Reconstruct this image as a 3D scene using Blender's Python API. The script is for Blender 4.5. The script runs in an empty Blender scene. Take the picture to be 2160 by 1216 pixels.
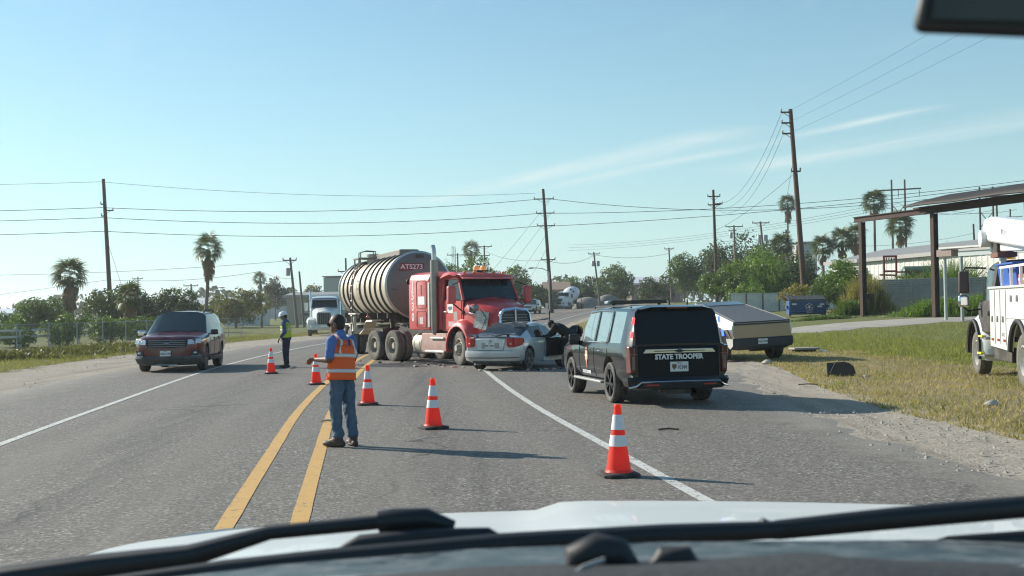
import bpy, bmesh, math, random
import numpy as np
from mathutils import Vector, Matrix, Euler
random.seed(7); rng = np.random.default_rng(7)
R = math.radians; PI = math.pi
SC = bpy.context.scene; COL = SC.collection

# ---------------------------------------------------------------- camera
cam_d = bpy.data.cameras.new('camera'); cam = bpy.data.objects.new('camera', cam_d); COL.objects.link(cam)
cam.matrix_world = Matrix.Translation((0, 0, 1.68)) @ Matrix.Rotation(R(91.008), 4, 'X') @ Matrix.Rotation(R(-.96), 4, 'Z')
cam_d.sensor_width = 36; cam_d.lens = 2500 / 2160 * 36; cam_d.clip_start = .02; cam_d.clip_end = 6000
cam_d.dof.use_dof = True; cam_d.dof.focus_distance = 32; cam_d.dof.aperture_fstop = 13
SC.camera = cam

# ---------------------------------------------------------------- sky, sun, exposure
SUN_EL, SUN_AZ = 27.5, -60.0          # degrees; azimuth from +Y, clockwise
world = bpy.data.worlds.new('World'); SC.world = world; world.use_nodes = True
wn, wl = world.node_tree.nodes, world.node_tree.links
wn.clear()
sky = wn.new('ShaderNodeTexSky'); sky.sky_type = 'NISHITA'; sky.sun_disc = False
sky.sun_elevation = R(SUN_EL); sky.sun_rotation = R(SUN_AZ)
sky.altitude = 0; sky.air_density = .9; sky.dust_density = .3; sky.ozone_density = 3.0
tc = wn.new('ShaderNodeTexCoord')
# thin cirrus streaks, laid out on a flat sheet high above (direction divided by its height)
sep = wn.new('ShaderNodeSeparateXYZ'); wl.new(tc.outputs['Generated'], sep.inputs[0])
def wmath(op, a, b=None, c=None, clamp=False):
    n = wn.new('ShaderNodeMath'); n.operation = op; n.use_clamp = clamp
    for i, q in enumerate((a, b, c)):
        if q is None: continue
        if isinstance(q, (int, float)): n.inputs[i].default_value = q
        else: wl.new(q, n.inputs[i])
    return n.outputs[0]
zc = wmath('MAXIMUM', sep.outputs['Z'], .02)
cx = wmath('DIVIDE', sep.outputs['X'], zc); cy = wmath('DIVIDE', sep.outputs['Y'], zc)
# u runs along the streaks, v across them
CA = R(-63)
uu = wmath('ADD', wmath('MULTIPLY', cx, math.cos(CA)), wmath('MULTIPLY', cy, math.sin(CA)))
vv = wmath('SUBTRACT', wmath('MULTIPLY', cy, math.cos(CA)), wmath('MULTIPLY', cx, math.sin(CA)))
cmb = wn.new('ShaderNodeCombineXYZ'); wl.new(wmath('MULTIPLY', uu, .35), cmb.inputs[0]); wl.new(wmath('MULTIPLY', vv, 1.6), cmb.inputs[1])
n1 = wn.new('ShaderNodeTexNoise'); n1.inputs['Scale'].default_value = 1.5; n1.inputs['Detail'].default_value = 9; n1.inputs['Roughness'].default_value = .6; n1.inputs['Distortion'].default_value = .6
wl.new(cmb.outputs[0], n1.inputs['Vector'])
def band(center, half, lo, hi):      # one streak: where it lies across and along
    d = wmath('ABSOLUTE', wmath('SUBTRACT', vv, center))
    a = wmath('SUBTRACT', 1.0, wmath('DIVIDE', d, half), clamp=True)
    b = wmath('MULTIPLY', wmath('MULTIPLY_ADD', uu, .9, -.9 * lo, clamp=True), wmath('MULTIPLY_ADD', uu, -1.6, 1.6 * hi, clamp=True))
    return wmath('MULTIPLY', a, b)
bands = wmath('ADD', wmath('ADD', band(4.25, .34, -10.5, -5.2), wmath('MULTIPLY', band(4.72, .2, -9.2, -5.6), .8)), wmath('ADD', wmath('MULTIPLY', band(4.7, .14, -5.9, -4.3), .9), wmath('MULTIPLY', band(5.5, .42, -7.6, -3.8), .7)))
far = wmath('MULTIPLY_ADD', n1.outputs['Fac'], 1.4, -.78, clamp=True)      # faint veil everywhere
nz = wmath('MULTIPLY_ADD', n1.outputs['Fac'], 2.6, -.75, clamp=True)
cl = wmath('ADD', wmath('MULTIPLY', wmath('MULTIPLY', bands, nz), .85), wmath('MULTIPLY', far, .3), clamp=True)
mixc = wn.new('ShaderNodeMix'); mixc.data_type = 'RGBA'
wl.new(cl, mixc.inputs['Factor'])
tint = wn.new('ShaderNodeMix'); tint.data_type = 'RGBA'; tint.blend_type = 'MULTIPLY'; tint.inputs['Factor'].default_value = 1
tint.inputs['B'].default_value = (.76, 1.05, 1.0, 1)
# moist air low over the whole horizon: the sky's own brightness, its colour washed out
bw = wn.new('ShaderNodeRGBToBW'); wl.new(sky.outputs[0], bw.inputs[0])
hz = wn.new('ShaderNodeMix'); hz.data_type = 'RGBA'
wl.new(wmath('MULTIPLY', wmath('POWER', 2.718, wmath('MULTIPLY', zc, -5.)), .95), hz.inputs['Factor'])
grey = wn.new('ShaderNodeMix'); grey.data_type = 'RGBA'; grey.blend_type = 'MULTIPLY'; grey.inputs['Factor'].default_value = 1
wl.new(wmath('MULTIPLY_ADD', bw.outputs[0], .36, 3.4), grey.inputs['A']); grey.inputs['B'].default_value = (1.03, 1.0, 1.0, 1)
wl.new(sky.outputs[0], hz.inputs['A']); wl.new(grey.outputs['Result'], hz.inputs['B'])
wl.new(hz.outputs['Result'], tint.inputs['A'])
wl.new(tint.outputs['Result'], mixc.inputs['A']); mixc.inputs['B'].default_value = (5.6, 6.3, 6.2, 1)
bg = wn.new('ShaderNodeBackground'); bg.inputs['Strength'].default_value = .103
wl.new(mixc.outputs['Result'], bg.inputs['Color'])
wo = wn.new('ShaderNodeOutputWorld'); wl.new(bg.outputs[0], wo.inputs['Surface'])

sd = bpy.data.lights.new('sun', 'SUN'); sd.energy = 4.8; sd.angle = R(.55); sd.color = (1, .93, .82)
so = bpy.data.objects.new('sun', sd); COL.objects.link(so)
sv = Vector((math.sin(R(SUN_AZ)) * math.cos(R(SUN_EL)), math.cos(R(SUN_AZ)) * math.cos(R(SUN_EL)), math.sin(R(SUN_EL))))
so.rotation_euler = (-sv).to_track_quat('-Z', 'Y').to_euler(); so.location = (-20, 10, 40)

SC.view_settings.view_transform = 'Standard'; SC.view_settings.look = 'None'
SC.view_settings.exposure = .55; SC.view_settings.gamma = 1
SC.cycles.filter_width = 1.15
SC.view_settings.use_curve_mapping = False

# ---------------------------------------------------------------- materials
MATS = {}
def mat(name, col, rough=.5, metal=0., var=.12, scale=6., bump=0., bscale=40., coat=0., spec=.5, emit=0., dirt=None, dscale=2., damt=.5, coords='Object', alpha=None, sheen=0.):
    if name in MATS: return MATS[name]
    m = bpy.data.materials.new(name); m.use_nodes = True; MATS[name] = m
    nt = m.node_tree; n, l = nt.nodes, nt.links; b = n['Principled BSDF']
    c = n.new('ShaderNodeTexCoord').outputs[coords]
    no = n.new('ShaderNodeTexNoise'); no.inputs['Scale'].default_value = scale; no.inputs['Detail'].default_value = 5; l.new(c, no.inputs['Vector'])
    mx = n.new('ShaderNodeMix'); mx.data_type = 'RGBA'
    mx.inputs['A'].default_value = (*[max(0, q * (1 - var)) for q in col], 1); mx.inputs['B'].default_value = (*[min(1, q * (1 + var)) for q in col], 1)
    l.new(no.outputs['Fac'], mx.inputs['Factor']); out = mx.outputs['Result']
    if dirt:
        n2 = n.new('ShaderNodeTexNoise'); n2.inputs['Scale'].default_value = dscale; n2.inputs['Detail'].default_value = 8; n2.inputs['Roughness'].default_value = .7; l.new(c, n2.inputs['Vector'])
        rp = n.new('ShaderNodeMapRange'); rp.inputs['From Min'].default_value = .42; rp.inputs['From Max'].default_value = .72; rp.inputs['To Max'].default_value = damt; l.new(n2.outputs['Fac'], rp.inputs['Value'])
        m2 = n.new('ShaderNodeMix'); m2.data_type = 'RGBA'; l.new(rp.outputs[0], m2.inputs['Factor']); l.new(out, m2.inputs['A']); m2.inputs['B'].default_value = (*dirt, 1); out = m2.outputs['Result']
        rr = n.new('ShaderNodeMapRange'); l.new(rp.outputs[0], rr.inputs['Value']); rr.inputs['To Min'].default_value = rough; rr.inputs['To Max'].default_value = min(1, rough + .5); l.new(rr.outputs[0], b.inputs['Roughness'])
    else: b.inputs['Roughness'].default_value = rough
    l.new(out, b.inputs['Base Color'])
    b.inputs['Metallic'].default_value = metal; b.inputs['Specular IOR Level'].default_value = spec
    b.inputs['Coat Weight'].default_value = coat; b.inputs['Coat Roughness'].default_value = .04
    if bump:
        n3 = n.new('ShaderNodeTexNoise'); n3.inputs['Scale'].default_value = bscale; n3.inputs['Detail'].default_value = 4; l.new(c, n3.inputs['Vector'])
        bu = n.new('ShaderNodeBump'); bu.inputs['Strength'].default_value = bump; bu.inputs['Distance'].default_value = .02; l.new(n3.outputs['Fac'], bu.inputs['Height']); l.new(bu.outputs[0], b.inputs['Normal'])
    if emit: l.new(out, b.inputs['Emission Color']); b.inputs['Emission Strength'].default_value = emit
    return m
def glass(name, tint=(.35, .42, .42), refl=1.0):
    if name in MATS: return MATS[name]
    m = bpy.data.materials.new(name); m.use_nodes = True; MATS[name] = m
    n, l = m.node_tree.nodes, m.node_tree.links; n.clear()
    t = n.new('ShaderNodeBsdfTransparent'); t.inputs[0].default_value = (*tint, 1)
    g = n.new('ShaderNodeBsdfGlossy'); g.inputs['Roughness'].default_value = .02; g.inputs[0].default_value = (.95, .98, 1, 1)
    fr = n.new('ShaderNodeFresnel'); fr.inputs[0].default_value = 1.55
    mx = n.new('ShaderNodeMixShader'); l.new(fr.outputs[0], mx.inputs[0]); l.new(t.outputs[0], mx.inputs[1]); l.new(g.outputs[0], mx.inputs[2])
    o = n.new('ShaderNodeOutputMaterial'); l.new(mx.outputs[0], o.inputs[0])
    return m
def leafmat(name, col, trans=.35, var=.45, rough=.45):
    if name in MATS: return MATS[name]
    m = bpy.data.materials.new(name); m.use_nodes = True; MATS[name] = m
    n, l = m.node_tree.nodes, m.node_tree.links; b = n['Principled BSDF']; o = n['Material Output']
    ge = n.new('ShaderNodeNewGeometry')
    mx = n.new('ShaderNodeMix'); mx.data_type = 'RGBA'; l.new(ge.outputs['Random Per Island'], mx.inputs['Factor'])
    mx.inputs['A'].default_value = (*[q * (1 - var) for q in col], 1); mx.inputs['B'].default_value = (col[0] * (1 + var * 1.3), col[1] * (1 + var), col[2] * (1 + var * .6), 1)
    l.new(mx.outputs['Result'], b.inputs['Base Color']); b.inputs['Roughness'].default_value = rough; b.inputs['Specular IOR Level'].default_value = .35
    t = n.new('ShaderNodeBsdfTranslucent'); hs = n.new('ShaderNodeMix'); hs.data_type = 'RGBA'; hs.blend_type = 'MULTIPLY'; hs.inputs['Factor'].default_value = 1
    l.new(mx.outputs['Result'], hs.inputs['A']); hs.inputs['B'].default_value = (1.5, 1.6, .7, 1); l.new(hs.outputs['Result'], t.inputs[0])
    ms = n.new('ShaderNodeMixShader'); ms.inputs[0].default_value = trans; l.new(b.outputs[0], ms.inputs[1]); l.new(t.outputs[0], ms.inputs[2]); l.new(ms.outputs[0], o.inputs[0])
    return m

# ---------------------------------------------------------------- mesh builder
def mesh_np(name, verts, faces):
    me = bpy.data.meshes.new(name); me.from_pydata(verts, [], faces); me.update(); return me
def smooth_mesh(me, ang):
    me.polygons.foreach_set('use_smooth', [True] * len(me.polygons)); me.set_sharp_from_angle(angle=R(ang))
def link(name, me, parent=None, m=None, loc=None):
    o = bpy.data.objects.new(name, me); COL.objects.link(o)
    if parent: o.parent = parent
    if m: me.materials.append(m)
    if loc: o.location = loc
    return o
def frame(d):
    d = Vector(d).normalized(); a = Vector((0, 0, 1)) if abs(d.z) < .95 else Vector((1, 0, 0))
    s = d.cross(a).normalized(); return s, s.cross(d).normalized(), d
class MB:
    def __init__(s): s.v = []; s.f = []
    def add(s, vs, fs, M=None):
        k = len(s.v); s.v += [tuple(M @ Vector(q)) if M else tuple(q) for q in vs]; s.f += [tuple(i + k for i in q) for q in fs]; return s
    def box(s, c, d, rz=0, M=None, taper=1., rx=0, ry=0):
        x, y, z = [q / 2 for q in d]; t = taper
        vs = [(-x, -y, -z), (x, -y, -z), (x, y, -z), (-x, y, -z), (-x * t, -y * t, z), (x * t, -y * t, z), (x * t, y * t, z), (-x * t, y * t, z)]
        T = Matrix.Translation(c) @ Euler((rx, ry, rz)).to_matrix().to_4x4()
        if M: T = M @ T
        return s.add(vs, [(3, 2, 1, 0), (4, 5, 6, 7), (0, 1, 5, 4), (1, 2, 6, 5), (2, 3, 7, 6), (3, 0, 4, 7)], T)
    def b2(s, x0, x1, y0, y1, z0, z1): return s.box(((x0 + x1) / 2, (y0 + y1) / 2, (z0 + z1) / 2), (abs(x1 - x0), abs(y1 - y0), abs(z1 - z0)))
    def bar(s, p0, p1, w, h=None):
        h = h or w; a, b, d = frame(Vector(p1) - Vector(p0)); vs = []
        for p in (p0, p1):
            for i, j in ((-1, -1), (1, -1), (1, 1), (-1, 1)): vs.append(Vector(p) + a * i * w / 2 + b * j * h / 2)
        return s.add(vs, [(3, 2, 1, 0), (4, 5, 6, 7), (0, 1, 5, 4), (1, 2, 6, 5), (2, 3, 7, 6), (3, 0, 4, 7)])
    def cyl(s, p0, p1, r0, r1=None, n=12, cap=True):
        return s.tube([p0, p1], [r0, r0 if r1 is None else r1], n, cap)
    def tube(s, pts, r, n=8, cap=True):
        pts = [Vector(p) for p in pts]; rs = r if isinstance(r, (list, tuple)) else [r] * len(pts); rings = []
        a = None
        for i, p in enumerate(pts):
            d = (pts[min(i + 1, len(pts) - 1)] - pts[max(i - 1, 0)]).normalized()
            if a is None: a, b, _ = frame(d)
            else:
                a = (a - d * a.dot(d)).normalized(); b = a.cross(d).normalized()
            rings.append([p + (a * math.cos(2 * PI * k / n) + b * math.sin(2 * PI * k / n)) * rs[i] for k in range(n)])
        return s.loft(rings, cap)
    def loft(s, rings, cap=True, closed=True):
        n = len(rings[0]); vs = [q for r in rings for q in r]; fs = []
        for i in range(len(rings) - 1):
            for k in range(n if closed else n - 1):
                fs.append((i * n + k, i * n + (k + 1) % n, (i + 1) * n + (k + 1) % n, (i + 1) * n + k))
        if cap: fs.append(tuple(range(n - 1, -1, -1))); fs.append(tuple((len(rings) - 1) * n + k for k in range(n)))
        return s.add(vs, fs)
    def lathe(s, prof, n=24, M=None, arc=2 * PI, close=False):   # profile (r, h) round the local Z axis
        rings = []
        for k in range(n if not close else n): 
            a = arc * k / n; rings.append([(r * math.cos(a), r * math.sin(a), h) for r, h in prof])
        m = len(prof); vs = [q for r in rings for q in r]; fs = []
        for k in range(n):
            for j in range(m - 1):
                q = (k * m + j, ((k + 1) % n) * m + j, ((k + 1) % n) * m + j + 1, k * m + j + 1); fs.append(q)
        return s.add(vs, fs, M)
    def prism(s, poly, d, M=None):                              # polygon in local XY, extruded +Z
        n = len(poly); vs = [(x, y, 0) for x, y in poly] + [(x, y, d) for x, y in poly]
        fs = [tuple(range(n - 1, -1, -1)), tuple(range(n, 2 * n))] + [(i, (i + 1) % n, n + (i + 1) % n, n + i) for i in range(n)]
        return s.add(vs, fs, M)
    def ball(s, c, r, n=12, m=8, M=None):
        r = r if isinstance(r, (list, tuple)) else (r, r, r); vs = []; fs = []
        for j in range(m + 1):
            t = PI * j / m
            for k in range(n): a = 2 * PI * k / n; vs.append((c[0] + r[0] * math.sin(t) * math.cos(a), c[1] + r[1] * math.sin(t) * math.sin(a), c[2] + r[2] * math.cos(t)))
        for j in range(m):
            for k in range(n): fs.append((j * n + k, (j + 1) * n + k, (j + 1) * n + (k + 1) % n, j * n + (k + 1) % n))
        return s.add(vs, fs, M)
    def quad(s, *p): return s.add(p, [tuple(range(len(p)))])
    def mesh(s, name, smooth=None):
        me = mesh_np(name, s.v, s.f)
        if smooth: smooth_mesh(me, smooth)
        return me
    def build(s, name, m, parent=None, smooth=None, bevel=0, loc=None, seg=2):
        me = s.mesh(name, smooth); o = link(name, me, parent, m, loc)
        if bevel:
            b = o.modifiers.new('bevel', 'BEVEL'); b.width = bevel; b.segments = seg; b.limit_method = 'ANGLE'; b.angle_limit = R(32)
            if smooth is None: smooth_mesh(me, 40)
        return o
# a matrix that stands local XY text/prisms up: local X -> right, local Y -> up, local Z -> out (normal)
def face_mtx(origin, right, up):
    r = Vector(right).normalized(); u = Vector(up).normalized(); n = r.cross(u)
    M = Matrix.Identity(4); M.col[0][:3] = r; M.col[1][:3] = u; M.col[2][:3] = n; M.translation = origin; return M
def empty(name, loc=(0, 0, 0), rz=0):
    o = bpy.data.objects.new(name, None); COL.objects.link(o); o.location = loc; o.rotation_euler = (0, 0, rz); o.empty_display_size = .2; return o
def tag(o, label, cat, group=None):
    o['label'] = label; o['category'] = cat
    if group: o['group'] = group
    return o
def thing(name, loc, rz, label, cat, group=None): return tag(empty(name, loc, rz), label, cat, group)
def struct(o): o['kind'] = 'structure'; return o
def stuff(o): o['kind'] = 'stuff'; return o
def copytree(o, parent=None):
    c = o.copy(); COL.objects.link(c); c.parent = parent
    for ch in list(o.children): copytree(ch, c)
    return c
def text(name, s, size, M, m, parent, bold=0., depth=.004, sx=1., align='CENTER', shear=0.):
    cu = bpy.data.curves.new(name, 'FONT'); cu.body = s; cu.size = size; cu.align_x = align; cu.align_y = 'CENTER'; cu.extrude = depth / 2; cu.offset = bold; cu.shear = shear; cu.resolution_u = 3
    t = bpy.data.objects.new(name, cu); COL.objects.link(t)
    me = bpy.data.meshes.new_from_object(t.evaluated_get(bpy.context.evaluated_depsgraph_get())); bpy.data.objects.remove(t)
    me.name = name; me.transform(M @ Matrix.Diagonal((sx, 1, 1, 1))); me.materials.clear()
    return link(name, me, parent, m)
def evaluate(o, name=None):                                    # freeze an object's modifiers into its mesh
    me = bpy.data.meshes.new_from_object(o.evaluated_get(bpy.context.evaluated_depsgraph_get()))
    o.modifiers.clear(); old = o.data; o.data = me; bpy.data.meshes.remove(old); me.name = name or o.name; return o
def ss(a, b, t):
    t = min(1, max(0, (t - a) / (b - a))); return t * t * (3 - 2 * t)
def interp(pts, t):                                            # smooth (pchip-like) curve through (t, value) points
    xs = [p[0] for p in pts]; ys = [p[1] for p in pts]; n = len(xs)
    if t <= xs[0]: return ys[0] + (t - xs[0]) * (ys[1] - ys[0]) / (xs[1] - xs[0])
    if t >= xs[-1]: return ys[-1] + (t - xs[-1]) * (ys[-1] - ys[-2]) / (xs[-1] - xs[-2])
    i = max(k for k in range(n - 1) if xs[k] <= t); sl = [(ys[k + 1] - ys[k]) / (xs[k + 1] - xs[k]) for k in range(n - 1)]
    def tg(k): return sl[0] if k == 0 else sl[-1] if k == n - 1 else (sl[k - 1] + sl[k]) / 2
    h = xs[i + 1] - xs[i]; u = (t - xs[i]) / h; a, b = tg(i) * h, tg(i + 1) * h
    return (2 * u**3 - 3 * u**2 + 1) * ys[i] + (u**3 - 2 * u**2 + u) * a + (-2 * u**3 + 3 * u**2) * ys[i + 1] + (u**3 - u**2) * b
def H(x, y):                                                   # lie of the land
    return 1.5 * ss(70, 190, y) * ss(-25, 5, x) + .75 * ss(9, 26, x) * ss(40, 85, y)
# ================================================================ THE SETTING
CL = [(-60, 5.4), (-30, 2.6), (0, -.75), (9.5, -2.02), (14, -2.6), (20, -3.35), (27, -4.05), (37, -4.85), (50, -5.5), (63, -5.6), (84, -3.7), (121, 1.5), (147, 5.6), (188, 13.2), (260, 28), (420, 66)]
def xc(y): return interp(CL, y)
REDGE = [(-60, 11.), (-20, 7.2), (0, 5.6), (11.4, 4.86), (14, 4.58), (17, 4.55), (24.5, 5.06), (32, 5.6), (40, 4.6), (55, 1.2), (70, .9), (84, 2.2), (121, 7.3), (147, 11.4), (188, 19), (260, 34), (420, 72)]
def xl(y): return xc(y) - 7.5
def xr(y): return interp(REDGE, y)
GEDGE = [(-60, 13.5), (0, 7.2), (14.7, 6.35), (19, 6.2), (24, 6.5), (33, 7.4), (42, 6.6), (55, 3.), (70, 2.2), (84, 3.4), (121, 8.5), (188, 21), (420, 75)]
def geo_lines(a, b, near, far, dn, df):
    xs = [a]
    while xs[-1] < b:
        x = xs[-1]; d = dn if near[0] <= x <= near[1] else min(df, dn + .12 * min(abs(x - near[0]), abs(x - near[1]))); xs.append(x + d)
    return xs
gx = geo_lines(-900, 900, (-24, 26), 0, .5, 60); gy = geo_lines(-120, 2500, (4, 95), 0, .55, 80)
def hsh(x, y): return math.sin(x * 1.7 + 2.3 * math.sin(y * .9)) * math.cos(y * 1.3 + 1.9 * math.sin(x * .7))
V = []; A1 = []; A2 = []
for y in gy:
    c0, r0, g0 = xc(y), xr(y), interp(GEDGE, y)
    for x in gx:
        z = H(x, y); off = max(xl(y) - 3.4 - x, x - g0)           # distance out into the grass
        k = ss(0, 2.5, off); z += k * .035 * hsh(x, y) - (.03 if off < -.3 else 0)
        z -= .22 * ss(10.5, 13.5, x) * (1 - ss(14.5, 18, x)) * ss(30, 38, y) * (1 - ss(56, 64, y))   # shallow ditch
        V.append((x, y, z))
        A1.append(1 - ss(-.7, .7, off + .35 * hsh(x * 1.3, y * 1.1)))            # bare gravel
        d = ss(2.0, 8, off) if x > c0 else .45 + .3 * ss(0, 8, off)
        A2.append(max(0, min(1, d + .12 * hsh(x * .4, y * .5))))                # how green
nx = len(gx); Fc = [(j * nx + i, j * nx + i + 1, (j + 1) * nx + i + 1, (j + 1) * nx + i) for j in range(len(gy) - 1) for i in range(nx - 1)]
me = mesh_np('ground', V, Fc); smooth_mesh(me, 80)
for nm, arr in (('gravel', A1), ('green', A2)):
    at_ = me.attributes.new(nm, 'FLOAT', 'POINT'); at_.data.foreach_set('value', arr)
def nodes_of(m): return m.node_tree.nodes, m.node_tree.links
def nnoise(n, l, vec, scale, detail=6, rough=.6, dist=0):
    q = n.new('ShaderNodeTexNoise'); q.inputs['Scale'].default_value = scale; q.inputs['Detail'].default_value = detail; q.inputs['Roughness'].default_value = rough; q.inputs['Distortion'].default_value = dist; l.new(vec, q.inputs['Vector']); return q.outputs['Fac']
def nmix(n, l, fac, a, b, blend='MIX'):
    q = n.new('ShaderNodeMix'); q.data_type = 'RGBA'; q.blend_type = blend
    for s_, v in (('Factor', fac), ('A', a), ('B', b)):
        if isinstance(v, (int, float)): q.inputs[s_].default_value = v
        elif isinstance(v, tuple): q.inputs[s_].default_value = (*v, 1)
        else: l.new(v, q.inputs[s_])
    return q.outputs['Result']
def nrange(n, l, v, a, b, c=0, d=1):
    q = n.new('ShaderNodeMapRange'); l.new(v, q.inputs['Value'])
    for k, t in zip(('From Min', 'From Max', 'To Min', 'To Max'), (a, b, c, d)): q.inputs[k].default_value = t
    return q.outputs[0]
def nmath(n, l, op, a, b=0.):
    q = n.new('ShaderNodeMath'); q.operation = op
    for i, v in enumerate((a, b)):
        if isinstance(v, (int, float)): q.inputs[i].default_value = v
        else: l.new(v, q.inputs[i])
    return q.outputs[0]
gm = bpy.data.materials.new('ground_mix'); gm.use_nodes = True; n, l = nodes_of(gm); b = n['Principled BSDF']
co = n.new('ShaderNodeTexCoord').outputs['Object']
def attr(nm): q = n.new('ShaderNodeAttribute'); q.attribute_name = nm; return q.outputs['Fac']
dry = nmix(n, l, nnoise(n, l, co, 9, 8, .7), (.19, .155, .085), (.33, .28, .165))
grn = nmix(n, l, nnoise(n, l, co, 7, 8, .7), (.095, .115, .034), (.21, .22, .085))
gf = nmath(n, l, 'ADD', attr('green'), nrange(n, l, nnoise(n, l, co, .55, 6), .3, .7, -.45, .45))
gcol = nmix(n, l, nrange(n, l, gf, .2, .75), dry, grn)
gcol = nmix(n, l, nrange(n, l, nnoise(n, l, co, 1.3, 8, .7), .52, .68, 0, .7), gcol, (.20, .165, .105))
vor = n.new('ShaderNodeTexVoronoi'); vor.inputs['Scale'].default_value = 30; l.new(co, vor.inputs['Vector'])
peb = nmix(n, l, vor.outputs['Color'], (.29, .25, .20), (.53, .47, .385))
grv = nmix(n, l, nrange(n, l, nnoise(n, l, co, 1.1, 8, .65), .35, .7), peb, (.36, .325, .27))
mt = n.new('ShaderNodeMapping'); mt.inputs['Scale'].default_value = (2.6, .10, 1); mt.inputs['Rotation'].default_value = (0, 0, R(-3)); l.new(co, mt.inputs['Vector'])
grv = nmix(n, l, nrange(n, l, nnoise(n, l, mt.outputs[0], 1, 6, .6), .5, .62, 0, .6), grv, (.25, .22, .18))
grv = nmix(n, l, nrange(n, l, nnoise(n, l, co, .35, 4), .5, .72, 0, .5), grv, (.50, .455, .38))
sv_ = nmath(n, l, 'ADD', attr('gravel'), nrange(n, l, nnoise(n, l, co, 2.2, 8, .7), .3, .7, -.45, .45))
sf = nrange(n, l, sv_, .42, .6)
l.new(nmix(n, l, sf, gcol, grv), b.inputs['Base Color']); b.inputs['Roughness'].default_value = .95; b.inputs['Specular IOR Level'].default_value = .15
bh = nmath(n, l, 'ADD', nnoise(n, l, co, 26, 6, .7), nmath(n, l, 'MULTIPLY', nnoise(n, l, co, 3.5, 6, .6), 2.2))
bu = n.new('ShaderNodeBump'); bu.inputs['Strength'].default_value = .8; bu.inputs['Distance'].default_value = .05; l.new(bh, bu.inputs['Height']); l.new(bu.outputs[0], b.inputs['Normal'])
struct(link('ground', me, None, gm))

# ---- the road
am = bpy.data.materials.new('asphalt'); am.use_nodes = True; n, l = nodes_of(am); b = n['Principled BSDF']
co = n.new('ShaderNodeTexCoord').outputs['Object']
v1 = n.new('ShaderNodeTexVoronoi'); v1.inputs['Scale'].default_value = 44; l.new(co, v1.inputs['Vector'])
gs = n.new('ShaderNodeSeparateColor'); l.new(v1.outputs['Color'], gs.inputs[0])
c = nmix(n, l, gs.outputs[0], (.056, .050, .042), (.245, .222, .190))
c = nmix(n, l, nrange(n, l, gs.outputs[1], .89, .96, 0, .85), c, (.42, .41, .385))
c = nmix(n, l, nrange(n, l, nnoise(n, l, co, .5, 6, .6), .3, .75, 0, .55), c, (.178, .160, .136))
mp = n.new('ShaderNodeMapping'); mp.inputs['Scale'].default_value = (1.3, .06, 1); mp.inputs['Rotation'].default_value = (0, 0, R(-5)); l.new(co, mp.inputs['Vector'])
c = nmix(n, l, nrange(n, l, nnoise(n, l, mp.outputs[0], 1, 5, .6), .48, .72, 0, .45), c, (.104, .094, .080))
at2 = n.new('ShaderNodeAttribute'); at2.attribute_name = 'dust'
df = nmath(n, l, 'ADD', at2.outputs['Fac'], nrange(n, l, nnoise(n, l, co, 1.6, 8, .72), .3, .7, -.4, .4))
trk = n.new('ShaderNodeAttribute'); trk.attribute_name = 'track'
tf = nmath(n, l, 'MULTIPLY', trk.outputs['Fac'], nrange(n, l, nnoise(n, l, mp.outputs[0], 2.2, 6, .65), .3, .65))
c = nmix(n, l, nmath(n, l, 'MULTIPLY', tf, .55), c, (.21, .19, .16))
ol = n.new('ShaderNodeAttribute'); ol.attribute_name = 'oil'
c = nmix(n, l, nmath(n, l, 'MULTIPLY', ol.outputs['Fac'], nrange(n, l, nnoise(n, l, mp.outputs[0], 3.1, 7, .7), .42, .7, 0, .75)), c, (.052, .05, .047))
# sealed cracks: wandering dark lines
wv = n.new('ShaderNodeTexNoise'); wv.inputs['Scale'].default_value = .8; wv.inputs['Detail'].default_value = 6; l.new(co, wv.inputs['Vector'])
ad = n.new('ShaderNodeVectorMath'); ad.operation = 'MULTIPLY_ADD'; l.new(wv.outputs['Color'], ad.inputs[0]); ad.inputs[1].default_value = (1.6, 1.6, 0); l.new(co, ad.inputs[2])
cr = n.new('ShaderNodeTexVoronoi'); cr.feature = 'DISTANCE_TO_EDGE'; cr.inputs['Scale'].default_value = .17; l.new(ad.outputs[0], cr.inputs['Vector'])
cm = nmath(n, l, 'MULTIPLY', nrange(n, l, cr.outputs['Distance'], .0022, .0045, 1, 0), nrange(n, l, nnoise(n, l, co, .12, 3), .46, .56))
c = nmix(n, l, nmath(n, l, 'MULTIPLY', cm, .8), c, (.04, .039, .037))
c = nmix(n, l, nrange(n, l, df, .3, 1.0, 0, .75), c, (.27, .245, .205))
l.new(c, b.inputs['Base Color']); b.inputs['Roughness'].default_value = .78; b.inputs['Specular IOR Level'].default_value = .35
bu = n.new('ShaderNodeBump'); bu.inputs['Strength'].default_value = .55; bu.inputs['Distance'].default_value = .008
l.new(nmath(n, l, 'ADD', gs.outputs[0], nmath(n, l, 'MULTIPLY', nnoise(n, l, co, 9, 5), 1.5)), bu.inputs['Height']); l.new(bu.outputs[0], b.inputs['Normal'])
ys = list(np.arange(-60, 110, .5)) + list(np.arange(110, 420, 3))
V = []; Fc = []; D = []; NC = 64
for y in ys:
    a, e = xl(y) + .16 * hsh(y * 2.1, 3) + random.uniform(-.06, .06), xr(y) + .2 * hsh(y * 1.7, 8) + random.uniform(-.07, .07)
    for i in range(NC + 1):
        x = a + (e - a) * i / NC; V.append((x, y, H(x, y) + (.0 if 0 < i < NC else -.035)))
        D.append(max(ss(1.6, 0, e - x) if e - x < 1.6 else 0, ss(2.2, 0, x - a) if x - a < 2.2 else 0) * .9)
def ss2(a, b, t): return ss(a, b, t)
D = []
for j, y in enumerate(ys):
    for i in range(NC + 1):
        x = V[j * (NC + 1) + i][0]; D.append(max(1 - ss(0, 1.5, xr(y) - x), 1 - ss(0, 2.4, x - xl(y))) * .95)
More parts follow.
